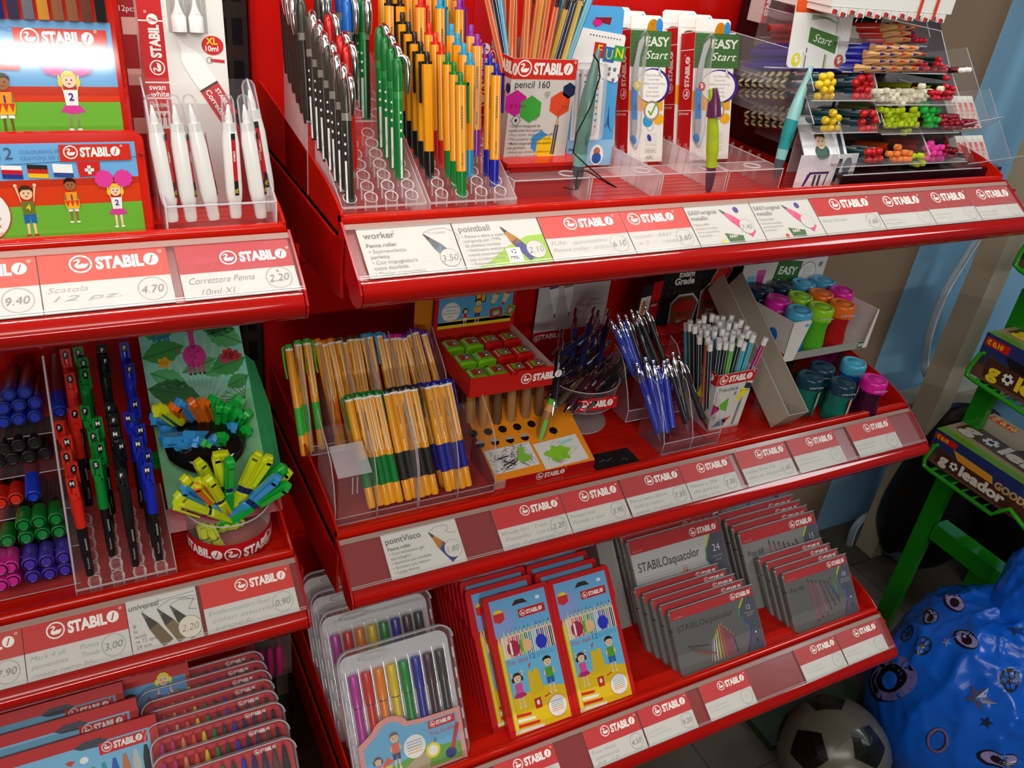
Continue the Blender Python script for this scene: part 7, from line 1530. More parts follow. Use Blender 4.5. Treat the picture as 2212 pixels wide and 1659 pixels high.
# ---- felt pens in clear cases with silver trays
def felt():
    W,H=.172,.20; P=[]
    m=MB(); m.prism(rrect(.004,.002,W-.004,H-.010,.016,5),.012,.0135,'F0F0F4','foil')
    for k in range(9): x=.012+.0185*k; m.tube([(x,.011,.06),(x,.011,H-.03)],.0016,'F0F0F4','foil',6)
    P.append(('silver_tray',m.mesh('silver_tray'),[]))
    for k,c in enumerate(('B8329A','D02A1A','E8841A','E0C41C','1C8A38','2A2A9C','4A2E34','3A3A3C')):
        x=.021+.0185*k; m=MB(); m.T=Matrix.Translation((x,.0075,0)); m.lathe([(.0060,.030),(.0060,.118)],c,'plast',12); m.lathe([(.0063,.118),(.0063,.1195)],'2A1E1E','plast',12); m.lathe([(.0070,.1195),(.0070,.162),(.0060,.164)],c,'plast',14); P.append(('felt_pen',m.mesh('felt_pen'),[]))
    m=MB(); Hc=.078; m.T=Matrix.Translation((0,-.0015,0))
    top=[(W*.96,Hc),(W*.62,Hc+.001)]+[(W*.34+.028*math.cos(t),Hc-.004+.022*math.sin(t)) for t in [k*.35 for k in range(1,9)]]+[(W*.06,Hc-.010)]
    m.prism([(W*.06,.003),(W*.96,.003)]+top,0,.0006,'E8A098','paper'); a=[(W*.10,.007),(W*.92,.007),(W*.92,Hc-.006),(W*.6,Hc-.005)]+[(W*.34+.021*math.cos(t),Hc-.008+.018*math.sin(t)) for t in [k*.35 for k in range(1,9)]]+[(W*.10,Hc-.016)]
    m.pol(a,'74B8DC',1); m.pol([(W*.10,.007),(W*.92,.007),(W*.92,.030),(W*.6,.036),(W*.3,.026),(W*.10,.030)],'6AA844',2); m.pol([(W*.3,.007),(W*.62,.007),(W*.66,.034),(W*.5,.026)],'B8A888',3)
    kid(m,W*.20,.006,.040,'F0C8A0','6A5A58','E8709A','B84AA0','stand',ly=4,hairstyle=1); kid(m,W*.36,.022,.050,'F0C8A0','7A6A70','E87A5A','4A4A7A','stand',ly=4); m.pol([(W*.22,.028),(W*.33,.034),(W*.28,.042)],'E05A3A',4); m.rect(W*.24,.014,W*.31,.030,'E8C83A',3)
    m.ell(W*.52,.044,.0165,.0165,'F2F0EC',4,24); m.ell(W*.67,.030,.011,.011,'E8D828',4,20); m.ell(W*.67,.030,.0075,.0075,'F2F0E4',5,18)
    for k in range(5): m.line([(W*.455,.052-.004*k),(W*.585,.052-.004*k)],.0009,('6A9AC8','6A9AC8','5AAA4A','E87A4A','E87A4A')[k],5)
    m.rect(W*.66,.060,W*.90,.071,'D03038',4); logo(m,W*.675,.0635,.0055,bgc='D03038',ly=5); m.text('Trio Scribbi',W*.66,.050,.006,'D8506A',4,shear=.2); m.text('8',W*.69,.040,.007,'5A7AA8',4)
    m.pol([(W*.82,.022),(W*.855,.020),(W*.93,.055),(W*.90,.058)],'C83A38',5); m.ell(W*.82,.018,.0085,.0075,'2A3488',5,16)
    m.T=None; P.append(('front_card',m.mesh('front_card'),[]))
    m=MB(); m.prism(rrect(0,0,W,H,.02,6),-.0035,.014,'F4F0F4','pouch',.004,True); P.append(('clear_case',m.mesh('clear_case'),[]))
    m=MB(); pts=rrect(0,0,W,H,.02,6); m.tube([(p[0],-.002,p[1]) for p in pts[:15]],.0012,'F4F0F4','edge',5,False)
    for s in(.004,W-.004):
        for k in range(5): m.tube([(s,-.003,.03+k*.03),(s,-.003,.045+k*.03)],.0018,'F4F0F4','edge',6)
    m.tube([(W*.3+.022*math.cos(t),-.004,H-.014+.004*math.sin(t)) for t in [k*.42 for k in range(16)]],.0009,'F4F0F4','edge',5,False)
    P.append(('case_edge',m.mesh('case_edge'),[]))
    return ('felt_pen_case','felt pens',P)
FP=felt(); x0,x1,_h=fit(b3(250,1205),b3(975,965),-.018,34)
for k in range(4):
    inst(FP,pack(Vector((.0075-.0015*k,(-.018,.062,.105,.148)[k],FB)),34),'clear case with eight felt pens on silver and a childrens print, %s'%('in front','second','third','at the back')[k],'felt pen cases')
# ---- thick pencil packs with the sand castle
PCOL=['E8D020','E8C8A0','E87A4A','D8284A','C82060','5AB82E','1A6A44','2A90A8','9AC8E0','2A3AC0','4A3A90','8A8A8C','2A2A2C']
def tpack(W=.112,H=.222):
    m=MB(); Rd='D0181E'; m.prism([(0,0),(W,0),(W,H*.74),(W*1.02,H*.76),(W,H*.98),(W*.98,H),(W*.02,H),(0,H*.97),(-.002,H*.70),(0,H*.66)],0,.0135,Rd,'paper')
    m.rect(W*.08,H*.70,W*.93,H*.965,'70B4E4',1); m.pol([(W*.08,H*.70),(W*.40,H*.76),(W*.40,H*.87),(W*.08,H*.93)],'8AA8E0',2)
    m.pol([(W*.40,H*.895),(W*.46,H*.93),(W*.58,H*.93),(W*.64,H*.895),(W*.52,H*.90)],'3A2A28',3)
    m.rect(W*.47,H*.80,W*.88,H*.86,Rd,3); logo(m,W*.49,H*.815,W*.058,bgc=Rd,ly=4)
    m.ell(W*.18,H*.85,W*.085,H*.045,'F0D828',3,18); m.pol([(W*.10,H*.87),(W*.26,H*.87),(W*.26,H*.82),(W*.18,H*.80),(W*.10,H*.82)],'D83038',4); m.ell(W*.80,H*.91,.004,.003,'F4F6F8',3,10)
    m.rect(W*.08,H*.03,W*.93,H*.545,'70C0E8',1)
    m.rect(W*.14,H*.545,W*.93,H*.70,'F0E8D8',2)
    for k in range(12):
        x=W*(.20+.0625*k); c=PCOL[(k*1+1)%13]; m.rect(x-W*.022,H*.545,x+W*.022,H*.69,c,3); m.rect(x-W*.004,H*.545,x+W*.006,H*.69,'F2F0EA',4); m.pol([(x-W*.022,H*.69),(x+W*.022,H*.69),(x,H*.745)],'EBCB98',4); m.pol([(x-W*.008,H*.725),(x+W*.008,H*.725),(x,H*.752)],c,5)
    m.ell(W*.30,H*.61,W*.095,H*.055,'B02850',5,18); m.rect(W*.25,H*.565,W*.28,H*.655,WH,6); m.ell(W*.50,H*.605,W*.08,H*.045,'F0C090',5,16); m.ell(W*.72,H*.60,W*.085,H*.05,'2A38C8',5,16); m.rect(W*.40,H*.57,W*.44,H*.65,'5AC028',6)
    m.text("Trio  thick",W*.16,H*.50,.0072,'C83A6A',3,shear=.2,w=W*.32); m.text('12',W*.51,H*.50,.0085,'2A5A9A',3)
    for k in range(3): m.line([(W*.6,H*.528-.0025*k),(W*.9,H*.528-.0025*k)],.0007,'5A9AC8',3)
    m.pol([(W*.08,H*.03),(W*.93,H*.03),(W*.93,H*.26),(W*.6,H*.30),(W*.08,H*.27)],'ECC81C',2); m.pol([(W*.40,H*.26),(W*.43,H*.43),(W*.47,H*.43),(W*.49,H*.41),(W*.53,H*.43),(W*.58,H*.43),(W*.62,H*.26)],'E8C020',3)
    for k in range(4): m.pol([(W*.08,H*(.04+.035*k)),(W*(.50-.05*k),H*(.03+.035*k)),(W*(.52-.05*k),H*(.048+.035*k)),(W*.08,H*(.062+.035*k))],(WH,'D83028')[k%2],4)
    kid(m,W*.26,H*.20,H*.235,'F4D0B0','4A2418','E8509A','C02A7A','skirt',ly=4,hairstyle=1); kid(m,W*.74,H*.235,H*.25,'F4D0A8','1A1410','5AA82E','2A6AB0','stand',ly=4); m.pol([(W*.46,H*.44),(W*.50,H*.48),(W*.46,H*.47)],'D83028',5)
    m.rect(W*.44,H*.16,W*.54,H*.23,'D02A28',5); m.ell(W*.49,H*.20,.0025,.004,WH,6,10); m.line([(W*.60,H*.22),(W*.70,H*.235)],.0018,'D83028',5)
    m.ell(W*.76,H*.135,W*.145,H*.077,'E87A4A',5,24); m.ell(W*.76,H*.135,W*.138,H*.073,'F4F2EC',6,24)
    for k in range(6): m.line([(W*.67,H*(.17-.013*k)),(W*.85,H*(.17-.013*k))],.0009,('6A9AC8','6A9AC8','6AB45A','6AB45A','E87A5A','E87A5A')[k],7)
    m.T=Matrix.Rotation(math.radians(-90),4,'Z')@Matrix.Translation((-.0135,0,0)); m.rect(.004,H*.70,.010,H*.72,'E8D820',1); m.T=None
    c=m.mesh('carton')
    m=MB(); m.T=Matrix.Translation((W*.105,-.0022,H*.06)); hexa(m,.0036,0,H*.60,'F0DC28','plast',6,False,.52); m.T=m.T@Matrix.Translation((0,-.0032,0)); m.rect(-.0006,0,.0008,H*.6,'F8F0C0',1); m.T=Matrix.Translation((W*.105,-.0022,H*.66)); m.lathe([(.0035,0),(.0009,.011),(.0001,.014)],'EBCB98','matte',8); m.T=None
    return ('pencil_pack','pack',[('carton',c,[]),('yellow_pencil',m.mesh('yellow_pencil'),[])])
TP=tpack(); xa,xb,hA=fit((1027,1298),(1163,1260),-.0195); s=hA/.222
def tput(x,y,label,sc=s,dx=0): inst(TP,pack(Vector((x,y,FB)),AL)@Matrix.Diagonal(((.114/.112),1,sc,1)),label,'thick pencil packs')
for i in range(9,0,-1): tput(.2265-.0005*i,-.0195+.0195*i+.004,'red pack of thick pencils, %s behind the left front one'%ORD[i])
tput(.2445,-.0195,'red pack of thick pencils with a sand castle print, left front one')
for i in range(5,0,-1): tput(.350-.004*i,-.021+.021*i,'red pack of thick pencils, %s behind the right front one'%ORD[i])
tput(.3575,-.021,'red pack of thick pencils with a sand castle print, right front one')
# ---- flat metal tins
def tin(W,H,kind,num):
    T=.0125; bc='E2E2DE' if num in('24',) else '9A9C98' if num=='15' else '787A76'; m=MB(); m.rbox((0,0,0),(W,T,H),.006,'8A8C88','tinbare',4); m.prism(rrect(.0008,.0008,W-.0008,H-.0008,.0055,4),-.0010,0,bc,'tinbare',.0005); m.T=Matrix.Translation((0,-.0010,0))  # paler base colour on the large tins stands in for their bright reflection
    hr=H*.15 if kind!='15' else H*.16
    m.mat='tin'; pr=rrect(.0012,H-hr-.012,W-.0012,H-.0012,.005,4); m.pol([p for p in pr if p[1]>H-hr]+[(.0012,H-hr),(W-.0012,H-hr)],'BE1218',1)
    lh_=H*.068 if W<.2 else H*.06; logo(m,W-lh_*6.9,H-hr*.78,lh_,bgc='BE1218'); m.text('www.colours',.006,H-hr*.86,.0028,'E8A0A0',2)
    m.mat='tin'; pts=[(W*.86,H-hr),(W*.79,H*.72),(W*.77,H*.60),(W*.82,H*.50),(W*.88,H*.42),(W*.86,H*.25),(W*.78,.004)]
    m.pol(pts+[(W-.004,.0015),(W-.0015,.006),(W-.0015,H-hr)],'4C505E',1)
    for k,(a,b) in enumerate(zip(pts,pts[1:])): m.line([a,b],.003,('C8D020','3AA05A','1A7A80','1A4AA8','2A3AA0','3A2A60')[k],2)
    m.text(num,W*.90,H*.66,H*.075,'D8DADC',3,al='c'); m.text('Watercolor' if kind=='aq' else 'High quality',W*.90,H*.60,.0034,'B8BABE',3,al='c'); m.text('pencils' if kind=='aq' else 'fibre-tip pens',W*.90,H*.56,.0034,'B8BABE',3,al='c')
    for k,c in enumerate(('3AA05A','E8E8E8','2A2A2C')): m.ell(W*.92,H*(.42-.13*k),H*.028,H*.032,'1C1C22',3,14); m.ell(W*.92,H*(.42-.13*k),H*.016,H*.018,c,4,10)
    m.text('STABILOaquacolor' if kind=='aq' else 'Pen 68',W*.05,H*.66,H*.095 if kind=='aq' else H*.08,'3A3A3C',3,shear=.05,w=W*.66 if kind=='aq' else W*.2)
    m.ring(W*.73,H*.77,.0012,.0012,.0003,'3A3A3C',3,8) if kind=='aq' else None
    if kind=='aq':
        for k in range(15):
            a=math.radians(-62+10*k) if k<7 else math.radians(-2+3*(k-7)); bx=W*(.20+.034*k); 
            if k<5: x0_,z0_,x1_,z1_=W*.12+W*.02*k,H*(.42-.03*k),W*(.36+.02*k),H*(.34-.05*k)
            else: x0_,z0_=W*(.40+.028*(k-5)),H*(.36+.05*(4.5-abs(k-9.5))); x1_,z1_=x0_-W*.02+W*.008*(k-9),H*.08
            c=('3A3C38','5A5A54','4A4A44','6A3A30','8A4A30','8A8A84','C8C8C0','D8D8C0','D0D020','E87A20','D84020','C81E28','B81E48','B02A7A','4A2A3A')[k]; m.line([(x0_,z0_),(x1_,z1_)],W*.013,c,3+k%2)
            if k>=5: m.pol([(x0_-W*.007,z0_),(x0_+W*.007,z0_),(x0_+W*.001,z0_+H*.06)],'C89A68',5)
    else:
        for k in range(11):
            if k<6: a,b=(W*(.34+.06*k),H*(.74-.02*k)),(W*(.36+.075*k),H*(.12+.035*k))
            else: a,b=(W*(.66+.004*k),H*(.70-.025*(k-6))),(W*(.78-.004*k),H*(.50-.035*(k-6)))
            c=('C82A5A','B0305A','D04A7A','6A2A4A','5A2A50','4A2A50','7A6A20','6A9A3A','2A8A7A','2A9AA0','2A6A9A')[k]; m.line([a,b],W*.014,c,3); m.line([a,(a[0]-(b[0]-a[0])*.1,a[1]-(b[1]-a[1])*.1)],W*.012,'1C1C1E',3); m.line([b,(b[0]+(b[0]-a[0])*.07,b[1]+(b[1]-a[1])*.07)],W*.015,'1C1C1E',3)
    m.T=None; l=m.mesh('lid'); P=[('lid',l,[])]
    m=MB(); m.mat='chrome'; m.tube([(.0,-.0005,H*.70),(-.0016,.004,H*.70),(-.0016,.010,H*.70)],.0012,'C8C8C4','chrome',6); P.append(('hinge',m.mesh('hinge'),[]))
    m=MB(); m.prism(rrect(-.0012,-.0002,W+.0012,H+.0014,.006,3),-.0022,T+.0010,'F4E8EC','film',.001,True); m.tube([(-.001,-.002,H+.0012),(W*.5,-.003,H+.0016),(W+.001,-.002,H+.0012)],.0009,'F4E8EC','edge',5); P.append(('film_wrap',m.mesh('film_wrap'),[]))
    return ('metal_tin','tin',P)
def tstack(TL,TR,BLx,y0,kind,num,n,dx,dy,desc,W=None,a=AL):
    x0,x1,h=fit(TL,TR,y0,a); W=W or (x1-x0); t=tin(W,h,kind,num); x=BLx if BLx is not None else x0
    for i in range(n-1,-1,-1):
        inst(t,pack(Vector((x-dx*i,y0+dy*i,FB)),a),'%s, %s'%(desc,'in front' if i==0 else ORD[i]+' of its stack'),desc+' stack')
tstack(b4(205,475),b4(795,345),.560,.072,'aq','24',6,.0015,.0185,'large flat metal tin numbered 24 with fanned coloured pencils',W=.205)
tstack(b4(505,890),b4(1015,745),.566,-.0195,'aq','12',5,.006,.0165,'small flat metal tin numbered 12 with fanned coloured pencils',W=.182)
tstack(b4(960,420),b4(1380,290),.795,.058,'15','15',4,.001,.0185,'flat metal tin numbered 15 behind the small pen tins',W=.19)
tstack(b4(1175,670),b4(1620,545),.824,-.0175,'p68','10',4,.004,.0170,'small flat metal tin numbered 10 with pink fibre pens',W=.158)
p=LEAN(*b4(890,265),.14,FB,AL); hh=(p.z-FB)/CA; r=thing('gift_case','upright case with red spine and a rainbow ribbon print, behind the pen tins','pack',pack(Vector((.79,.14,FB)),AL)); W=.20; H=.23
m=MB(); m.box((0,0,0),(W,.03,H),'8A8E98','tin'); m.mat='tin'; m.rect(0,0,.026,H,'B81218',1); m.T=None; logo(m,.019,H*.42,.013,rot=math.pi/2,bgc='B81218')
q=[(W*.25,H*.62),(W*.32,H*.52),(W*.42,H*.50),(W*.5,H*.58),(W*.58,H*.66),(W*.7,H*.66),(W*.85,H*.56),(W*.97,H*.44)]
for k,(a,b) in enumerate(zip(q,q[1:])): m.line([a,b],.006,('1A9A5A','1A7A90','1A5AB8','2A3AB0','3A2AA0','5A1E80','6A1A60')[k],2)
for k in range(8): m.line([(W*(.42+.04*k),H*.30),(W*(.46+.04*k),H*(.40+.01*k))],.003,('3A3A30','5A6A3A','3A7A4A','2A8A7A','2A6AA0','2A3A90','2A2A2C','1C1C1E')[k],2)
m.build('printed_case',r); m=MB(); m.prism(rrect(-.002,-.002,W+.002,H+.002,.004),-.003,.033,'F0F0F4','film',.001,True); m.build('clear_sleeve',r)
x0,_,h_=fit(b4(130,470),b4(200,450),.1); m=MB(); m.box((0,0,0),(.035,.10,.20),'B8B4B0','tinbare'); m.build('bare_tins',None,'edge of a plain silver tin standing left of the numbered 24 tins','tin',None,None,pack(Vector((.515,.11,FB)),AL))
m=MB(); m.T=Matrix.Translation((.1,-.0195-.001,0)); x_=PP(*b4(1348,690),(0,-.0175,FB),(0,-CA,SA)); m=MB(); m.prism(rrect(0,0,.020,.017,.003),-.0008,0,'D8D4CC','paper'); m.text('6.90',.004,.006,.005,'9A9890',8); m.build('price_sticker',None,'small white price sticker on the front pen tin','sticker',None,None,pack(x_+Vector((-.010,-.004,-.008)),AL))
from mathutils import noise
# ================================================================ right of the shelves
def g(x,y): return (1950+x/2.553,500+y/2.553)
GR='1E8A1A'
r=thing('sweets_rack','green metal rack with wire trays and a flat steel leg','rack',Matrix.Identity(4)); X=1.498
fp=PZ(1905,1350,0); lx,ly_=fp.x,fp.y
m=MB(); m.box((lx-.010,ly_-.016,0),(lx+.010,ly_+.024,.95),GR,'gloss'); m.tube([(lx-.013,ly_+.005,.52),(lx-.0125,ly_+.005,.52)],.006,'0A0A08','matte',10); m.build('leg',r)
a=PX(2090,1190,lx); m=MB(); m.box((lx-.012,ly_-.75,a.z-.03),(lx+.03,ly_-.02,a.z+.015),GR,'gloss'); m.build('crossbar',r)
m=MB(); m.box((lx+.36,ly_-.02,0),(lx+.384,ly_+.03,1.6),GR,'gloss'); m.build('leg',r)
m=MB(); m.box((lx-.010,ly_+.0,.5),(lx+.38,ly_+.02,.54),GR,'gloss'); m.build('crossbar',r)
XB=1.40
def wire(pts,x=XB-.012): return [PX(*q,x) for q in pts]
for k,pts in enumerate(([(2118,764),(2092,795),(2088,810),(2104,822),(2212,893),(2290,945)],[(2018,963),(1998,990),(1995,1005),(2008,1016),(2142,1111),(2160,1104),(2182,1100),(2205,1130),(2260,1200)],[(2230,510),(2205,545),(2192,572),(2204,584),(2260,620)])):
    P=wire(pts); m=MB(); m.tube(P,.0048,'2A9A1E','gloss',8); 
    c=P[3]; m.tube([c,c+Vector((.25,0,-.0))],.004,'2A9A1E','gloss',8); m.tube([P[0],P[0]+Vector((.25,0,0))],.004,'2A9A1E','gloss',8)
    for q in range(1,6): b=P[3].lerp(P[4],q/6); m.tube([b,b+Vector((.25,0,0))],.0025,'2A9A1E','gloss',6)
    m.build('wire_tray',r)
def gbox(TL,BL,label,yellow):
    a=PX(*TL,XB); b=PX(*BL,XB); Hb=a.z-b.z; L=.36; D=.2
    M=Matrix.Translation((XB,a.y,b.z))@Matrix.Rotation(math.radians(-90),4,'Z')      # local x runs towards -Y, local y into +X
    r=thing('sweets_box',label,'box',M); m=MB(); m.box((0,0,0),(L,D,Hb),'5A4A44','paper')
    m.rect(0,0,L,Hb,'3C3A4C',1); m.pol([(0,Hb),(L,Hb),(L,Hb*.55),(L*.6,Hb*.6),(L*.3,Hb*.5),(0,Hb*.62)],'24346C',2); m.pol([(L*.15,Hb*.72),(L*.42,Hb*.70),(L*.44,Hb*.5),(L*.2,Hb*.5)],'E0982A' if not yellow else '1C181C',3); m.rect(0,0,L,Hb*.30,'6A4438',2)
    tc='F0D428' if yellow else 'E0D8CC'; h=Hb*.30
    m.pol([(L*.07,Hb*.08),(L*.93,Hb*.08),(L*.93,Hb*.44),(L*.06,Hb*.52)],'4A2A1C',3)
    def word(z,ly,x0=.09,hh=h,tc=tc):
        m.text('g',L*x0,z,hh,tc,ly,bold=.05,w=hh*.9); m.ell(L*x0+hh*1.55,z+hh*.42,hh*.42,hh*.42,'F0EEE8',ly,18); m.pol([(L*x0+hh*1.55+hh*.18*math.cos(t),z+hh*.42+hh*.18*math.sin(t)) for t in [k*1.257 for k in range(5)]],'1A1A1A',ly+1)
        for q in range(5): m.ell(L*x0+hh*1.55+hh*.36*math.cos(q*1.257+.6),z+hh*.42+hh*.36*math.sin(q*1.257+.6),hh*.08,hh*.08,'1A1A1A',ly+1,8)
        m.text('leador',L*x0+hh*2.2,z,hh,tc,ly,bold=.05,w=hh*4.6)
    word(Hb*.16,4); m.rect(L*.01,Hb*.74,L*.16,Hb*.92,'D02018',3); m.text('€ 0,10',L*.02,Hb*.78,Hb*.10,'F0D020',4,bold=.04)
    m.text('GOODLE',L*.45,Hb*.46,Hb*.2,'C8A060',4,bold=.05)
    m.T=Matrix.Translation((0,0,Hb))@Matrix.Rotation(math.radians(-90),4,'X'); m.rect(0,0,L,D,'7AAA2C',1); m.rect(0,.0,L,.022,'6A9A28',2); m.pol([(0,.03),(L,.03),(L,D),(0,D)],'A89070',2); m.pol([(L*.3,.06),(L,.06),(L,D*.9),(L*.4,D*.8)],'3A2C28',3)
    m.rect(L*.02,D*.82,L*.2,D*.94,'D02018',3); m.text('€ 0,10',L*.03,D*.85,.016,'F0D020',4,bold=.04); m.pol([(L*.03,D*.24),(L*.9,D*.16),(L*.9,D*.44),(L*.04,D*.54)],'5A3A20',4); word(D*.28,5,.05,.042); m.text('GOODLE',L*.5,D*.56,.03,'E8D098',5,bold=.05); m.T=None
    m.build('carton',r)
gbox((2134,717),(2106,812),'sweets box with yellow football lettering on the upper wire tray of the green rack',True)
gbox((2024,925),(2011,998),'sweets box with white football lettering on the lower wire tray of the green rack',False)
gbox((2222,520),(2205,580),'sweets box on the topmost wire tray, cut off by the picture edge',True)
# black bags behind the rack
def lump(c,sx,sy,sz,col,mt,seed,amp=.15,n=36,k=24,fold=0):
    q=random.Random(seed); ph=[q.uniform(0,6.28) for _ in range(8)]; vs=[];fs=[]
    def pt(t,p,off=0):
        d=1+amp*(math.sin(3*t+ph[0]+2*p)*.5+math.sin(5*p+ph[1])*.25+math.sin(7*t+4*p+ph[2])*.2)
        if fold:
            v=Vector((math.cos(t)*math.sin(p),math.sin(t)*math.sin(p),math.cos(p))); w=max(.12,min(1,.35+v.z*1.3)); a=noise.noise(v*2.3+Vector((seed,0,0))); b=noise.noise(v*5.1+Vector((0,seed,0))); d+=fold*w*((1-abs(a)*2.4)**3*.5+(1-abs(b)*2)**3*.22-.3)
        d+=off; return (c[0]+sx*d*math.cos(t)*math.sin(p),c[1]+sy*d*math.sin(t)*math.sin(p),c[2]+sz*d*math.cos(p))
    for j in range(k+1):
        for i in range(n): vs.append(pt(2*math.pi*i/n,math.pi*j/k))
    for j in range(k):
        for i in range(n): a=j*n+i;b=j*n+(i+1)%n; fs.append((a,a+n,b+n,b))
    m=MB(); m.add(vs,fs,col,mt,True); return m,pt
m,_=lump((1.78,.36,.26),.15,.12,.26,'0C0B0C','rubber',3,.12); a=PX(1975,1140,1.64)
m.T=Matrix.Translation((1.66,.30,.36))@Matrix.Rotation(math.radians(-60),4,'Z')@Matrix.Rotation(-.6,4,'Y'); m.text('NITRO',0,0,.04,'8A8A90',1,bold=.02,shear=.3); m.T=None
m.build('black_bag',None,'black sports bag with grey lettering standing by the wall behind the green leg','bag')
m,_=lump((2.02,.05,.3),.30,.30,.30,'070708','rubber',6,.1); m.build('black_bag',None,'large black bag on the floor under the sweets boxes','bag')
# blue printed plastic sack
c=PY(2118,1515,-.13)
m,pt=lump(tuple(c),.225,.225,.26,'0E5AC8','plast',12,.05,150,100,.12)
m.build('blue_sack',None,'crumpled bright blue plastic sack printed with stars, wheels and eyes, lower right','sack')
mm,_=lump(tuple(PY(2230,1290,-.10)),.08,.07,.15,'0E5AC8','plast',21,.10,80,50,.28); 
sack=bpy.data.objects['blue_sack']; mm.build('knotted_neck',sack)
def decal(u,v,draw,S=.05):      # a print lying on the sack where the sight line meets it
    bpy.context.view_layer.update(); d=_ray(u,v); ok,loc,nrm,idx=sack.ray_cast(CAM,d)
    if not ok: return
    up=Vector((0,0,1)); x=(up.cross(nrm)).normalized(); z=nrm.cross(x).normalized()
    m=MB(); draw(m); out=MB()
    vs=[]
    for p in m.v:
        w=loc+x*p[0]+z*p[2]; ok,l2,n2,_i=sack.ray_cast(w+nrm*.06,-nrm); w2=(l2+n2*(.0008-p[1])) if ok else w
        vs.append(tuple(w2))
    for f,cc in zip(m.f,m.c): out.f.append(f); out.c.append(cc); out.m.append(0); out.sm.append(False)
    out.v=vs; out.mats=['plast']; out.build('print',sack)
def fan(m,cx,cz,rx,rz,col,ly,n=24,rings=3,rot=0):
    for j in range(rings):
        for i in range(n):
            t0,t1=2*math.pi*i/n,2*math.pi*(i+1)/n; k0,k1=j/rings,(j+1)/rings; q,b=math.cos(rot),math.sin(rot)
            P=[(k*rx*math.cos(t),k*rz*math.sin(t)) for k,t in ((k0,t0),(k1,t0),(k1,t1),(k0,t1))]; P=[(cx+x*q-z*b,cz+x*b+z*q) for x,z in P]
            if j==0: P=P[1:] if k0==0 else P
            m.pol(P,col,ly)
def eye(m): fan(m,-.006,-.008,.046,.078,'0E0C18',1,rot=-.5); fan(m,0,0,.044,.072,'6A64A0',3,rot=-.5); fan(m,0,0,.028,.048,'18141C',5,rot=-.5); fan(m,.0,-.006,.018,.024,'1A68D8',7,rot=-.5)
def eye2(m): fan(m,0,0,.030,.018,'1A1420',1,rot=.2); fan(m,.002,.002,.026,.014,'8A84B8',3,rot=.2); fan(m,.004,.001,.013,.009,'201018',5)
def wheel(m):
    fan(m,0,0,.017,.021,'28282C',1)
    for k in range(6): t=k*1.047; fan(m,.010*math.cos(t),.012*math.sin(t),.004,.005,'0E5AC8',4,8,1)
def star(m,s=.020,c='4A4E78'):
    P=[(s*(1 if k%2==0 else .42)*math.sin(k*.6283),s*(1 if k%2==0 else .42)*math.cos(k*.6283)) for k in range(10)]
    for k in range(10): m.pol([(0,0),P[k],P[(k+1)%10]],c,2)
def hoop(m): m.ring(0,0,.020,.030,.008,'24203A',1,30); m.ring(.001,.001,.019,.029,.005,'6A5A8A',3,30)
for u,v,f in ((1925,1465,eye),(2010,1335,eye2),(1993,1395,wheel),(1963,1370,wheel),(2108,1508,lambda m:star(m,.026)),(2045,1387,lambda m:star(m,.011,'6A74B0')),(1850,1565,lambda m:star(m,.016,'1A1E3A')),(2025,1600,hoop),(2130,1560,lambda m:star(m,.014,'20244A')),(2085,1380,eye2),(2180,1470,wheel),(2150,1640,eye2),(2195,1360,lambda m:star(m,.018,'123068')),(1900,1620,hoop),(2060,1300,eye2)): decal(u,v,f)
# football on the floor
p=PZ(1800,1625,.11); m=MB(); vs=[];fs=[];n=28;k=18
for j in range(k+1):
    for i in range(n): t,q=2*math.pi*i/n,math.pi*j/k; vs.append((.11*math.cos(t)*math.sin(q),.11*math.sin(t)*math.sin(q),.11*math.cos(q)))
for j in range(k):
    for i in range(n): fs.append((j*n+i,(j+1)*n+i,(j+1)*n+(i+1)%n,j*n+(i+1)%n))
m.add(vs,fs,'5A554A','plast',True)  # white of the ball darkened in colour for the shadow it lies in
ico=[]; ph=1.618
for s in(-1,1):
    for t in(-1,1): ico+= [Vector((0,s,t*ph)),Vector((s,t*ph,0)),Vector((t*ph,0,s))]
for v in ico:
    v=v.normalized(); x=v.orthogonal().normalized(); y=v.cross(x); ce=v*.1113
    pv=[(v+(x*math.cos(a)+y*math.sin(a))*.40).normalized() for a in [q*1.2566 for q in range(5)]]; ring=[(pv[q].lerp(pv[(q+1)%5],w/5)) for q in range(5) for w in range(5)]; N_=25
    L0=[ce]+[v.lerp(p_,.5).normalized()*.1112 for p_ in ring]+[p_.normalized()*.1108 for p_ in ring]
    m.add(L0,[(0,1+i,1+(i+1)%N_) for i in range(N_)]+[(1+i,1+N_+i,1+N_+(i+1)%N_,1+(i+1)%N_) for i in range(N_)],'0E0C0C','plast')
m.build('football',None,'white and black football lying on the dark floor under the shelf end','ball',None,None,Matrix.Translation(p))
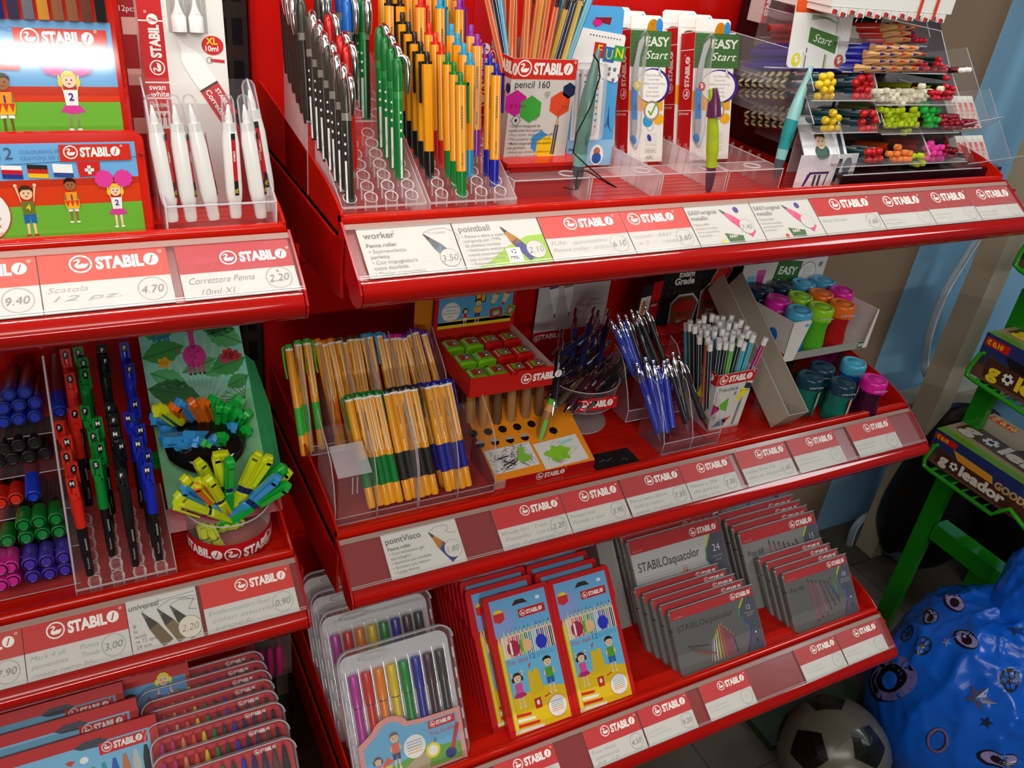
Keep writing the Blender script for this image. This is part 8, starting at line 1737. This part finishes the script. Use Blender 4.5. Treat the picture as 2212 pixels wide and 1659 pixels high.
# clear inflatable with welded seams against the blue wall
def seam(pts,y,name,label,film):
    P=[PY(u,v,y) for u,v in pts]; S=[]
    for i in range(len(P)-1):
        for q in range(6): 
            t=q/6; p0,p1,p2,p3=P[max(i-1,0)],P[i],P[i+1],P[min(i+2,len(P)-1)]
            S.append(.5*((2*p1)+(p2-p0)*t+(2*p0-5*p1+4*p2-p3)*t*t+(3*p1-p0-3*p2+p3)*t**3))
    S.append(P[-1]); r=thing(name,label,'inflatable',Matrix.Identity(4)); m=MB(); m.tube(S,.009,'D8ECF8','edge',8); m.tube([p+Vector((.006,-.006,0)) for p in S],.003,'FFFFFF','plast',6); m.build('welded_seam',r)
    if film:
        m=MB(); c=PY(*film,y+.02); n=len(S); m.add([c]+S,[(0,i,i+1) for i in range(1,n)],'9AC8E8','clear',True); m.build('clear_skin',r)
seam([(2120,500),(2082,560),(2040,630),(2012,700),(1999,760),(1999,805),(2016,836)],.47,'inflatable_ring','clear inflatable with a bright curved seam hanging against the blue wall',(2140,720))
seam([(1832,1178),(1845,1140),(1868,1116),(1890,1110),(1915,1118),(1940,1138),(1955,1170)],.47,'inflatable_float','clear round inflatable standing behind the beige post',(1885,1200))
m=MB(); a=PY(1985,1022,.48); b=PY(2055,1052,.48); m.tube([a,a.lerp(b,.5)+Vector((0,0,.004)),b],.008,'D8ECF8','film',8); m.build('clear_strap',None,'short clear plastic strap beside the beige post','strap')
m=MB(); a=PZ(1700,1659,.001); m.box((0,0,0),(.30,.22,.02),'2A3A1C','plast'); m.build('green_mat',None,'dark green folded mat on the floor under the lowest shelf','mat',None,None,Matrix.Translation((.95,.02,.001)))
for (u,v,w,h,c,l) in ((1905,1225,.09,.12,'6A7484','crumpled grey-blue plastic bag on the floor behind the post'),(1885,1330,.12,.10,'B8B2A0','pale cardboard piece on the floor at the foot of the post')):
    p=PY(u,v,.40); mm,_=lump((p.x,.36,h*.6),w*.6,.05,h*.6,c,'paper',9,.3,24,14,.2); mm.build('floor_clutter',None,l,'bag' if 'bag' in l else 'cardboard')
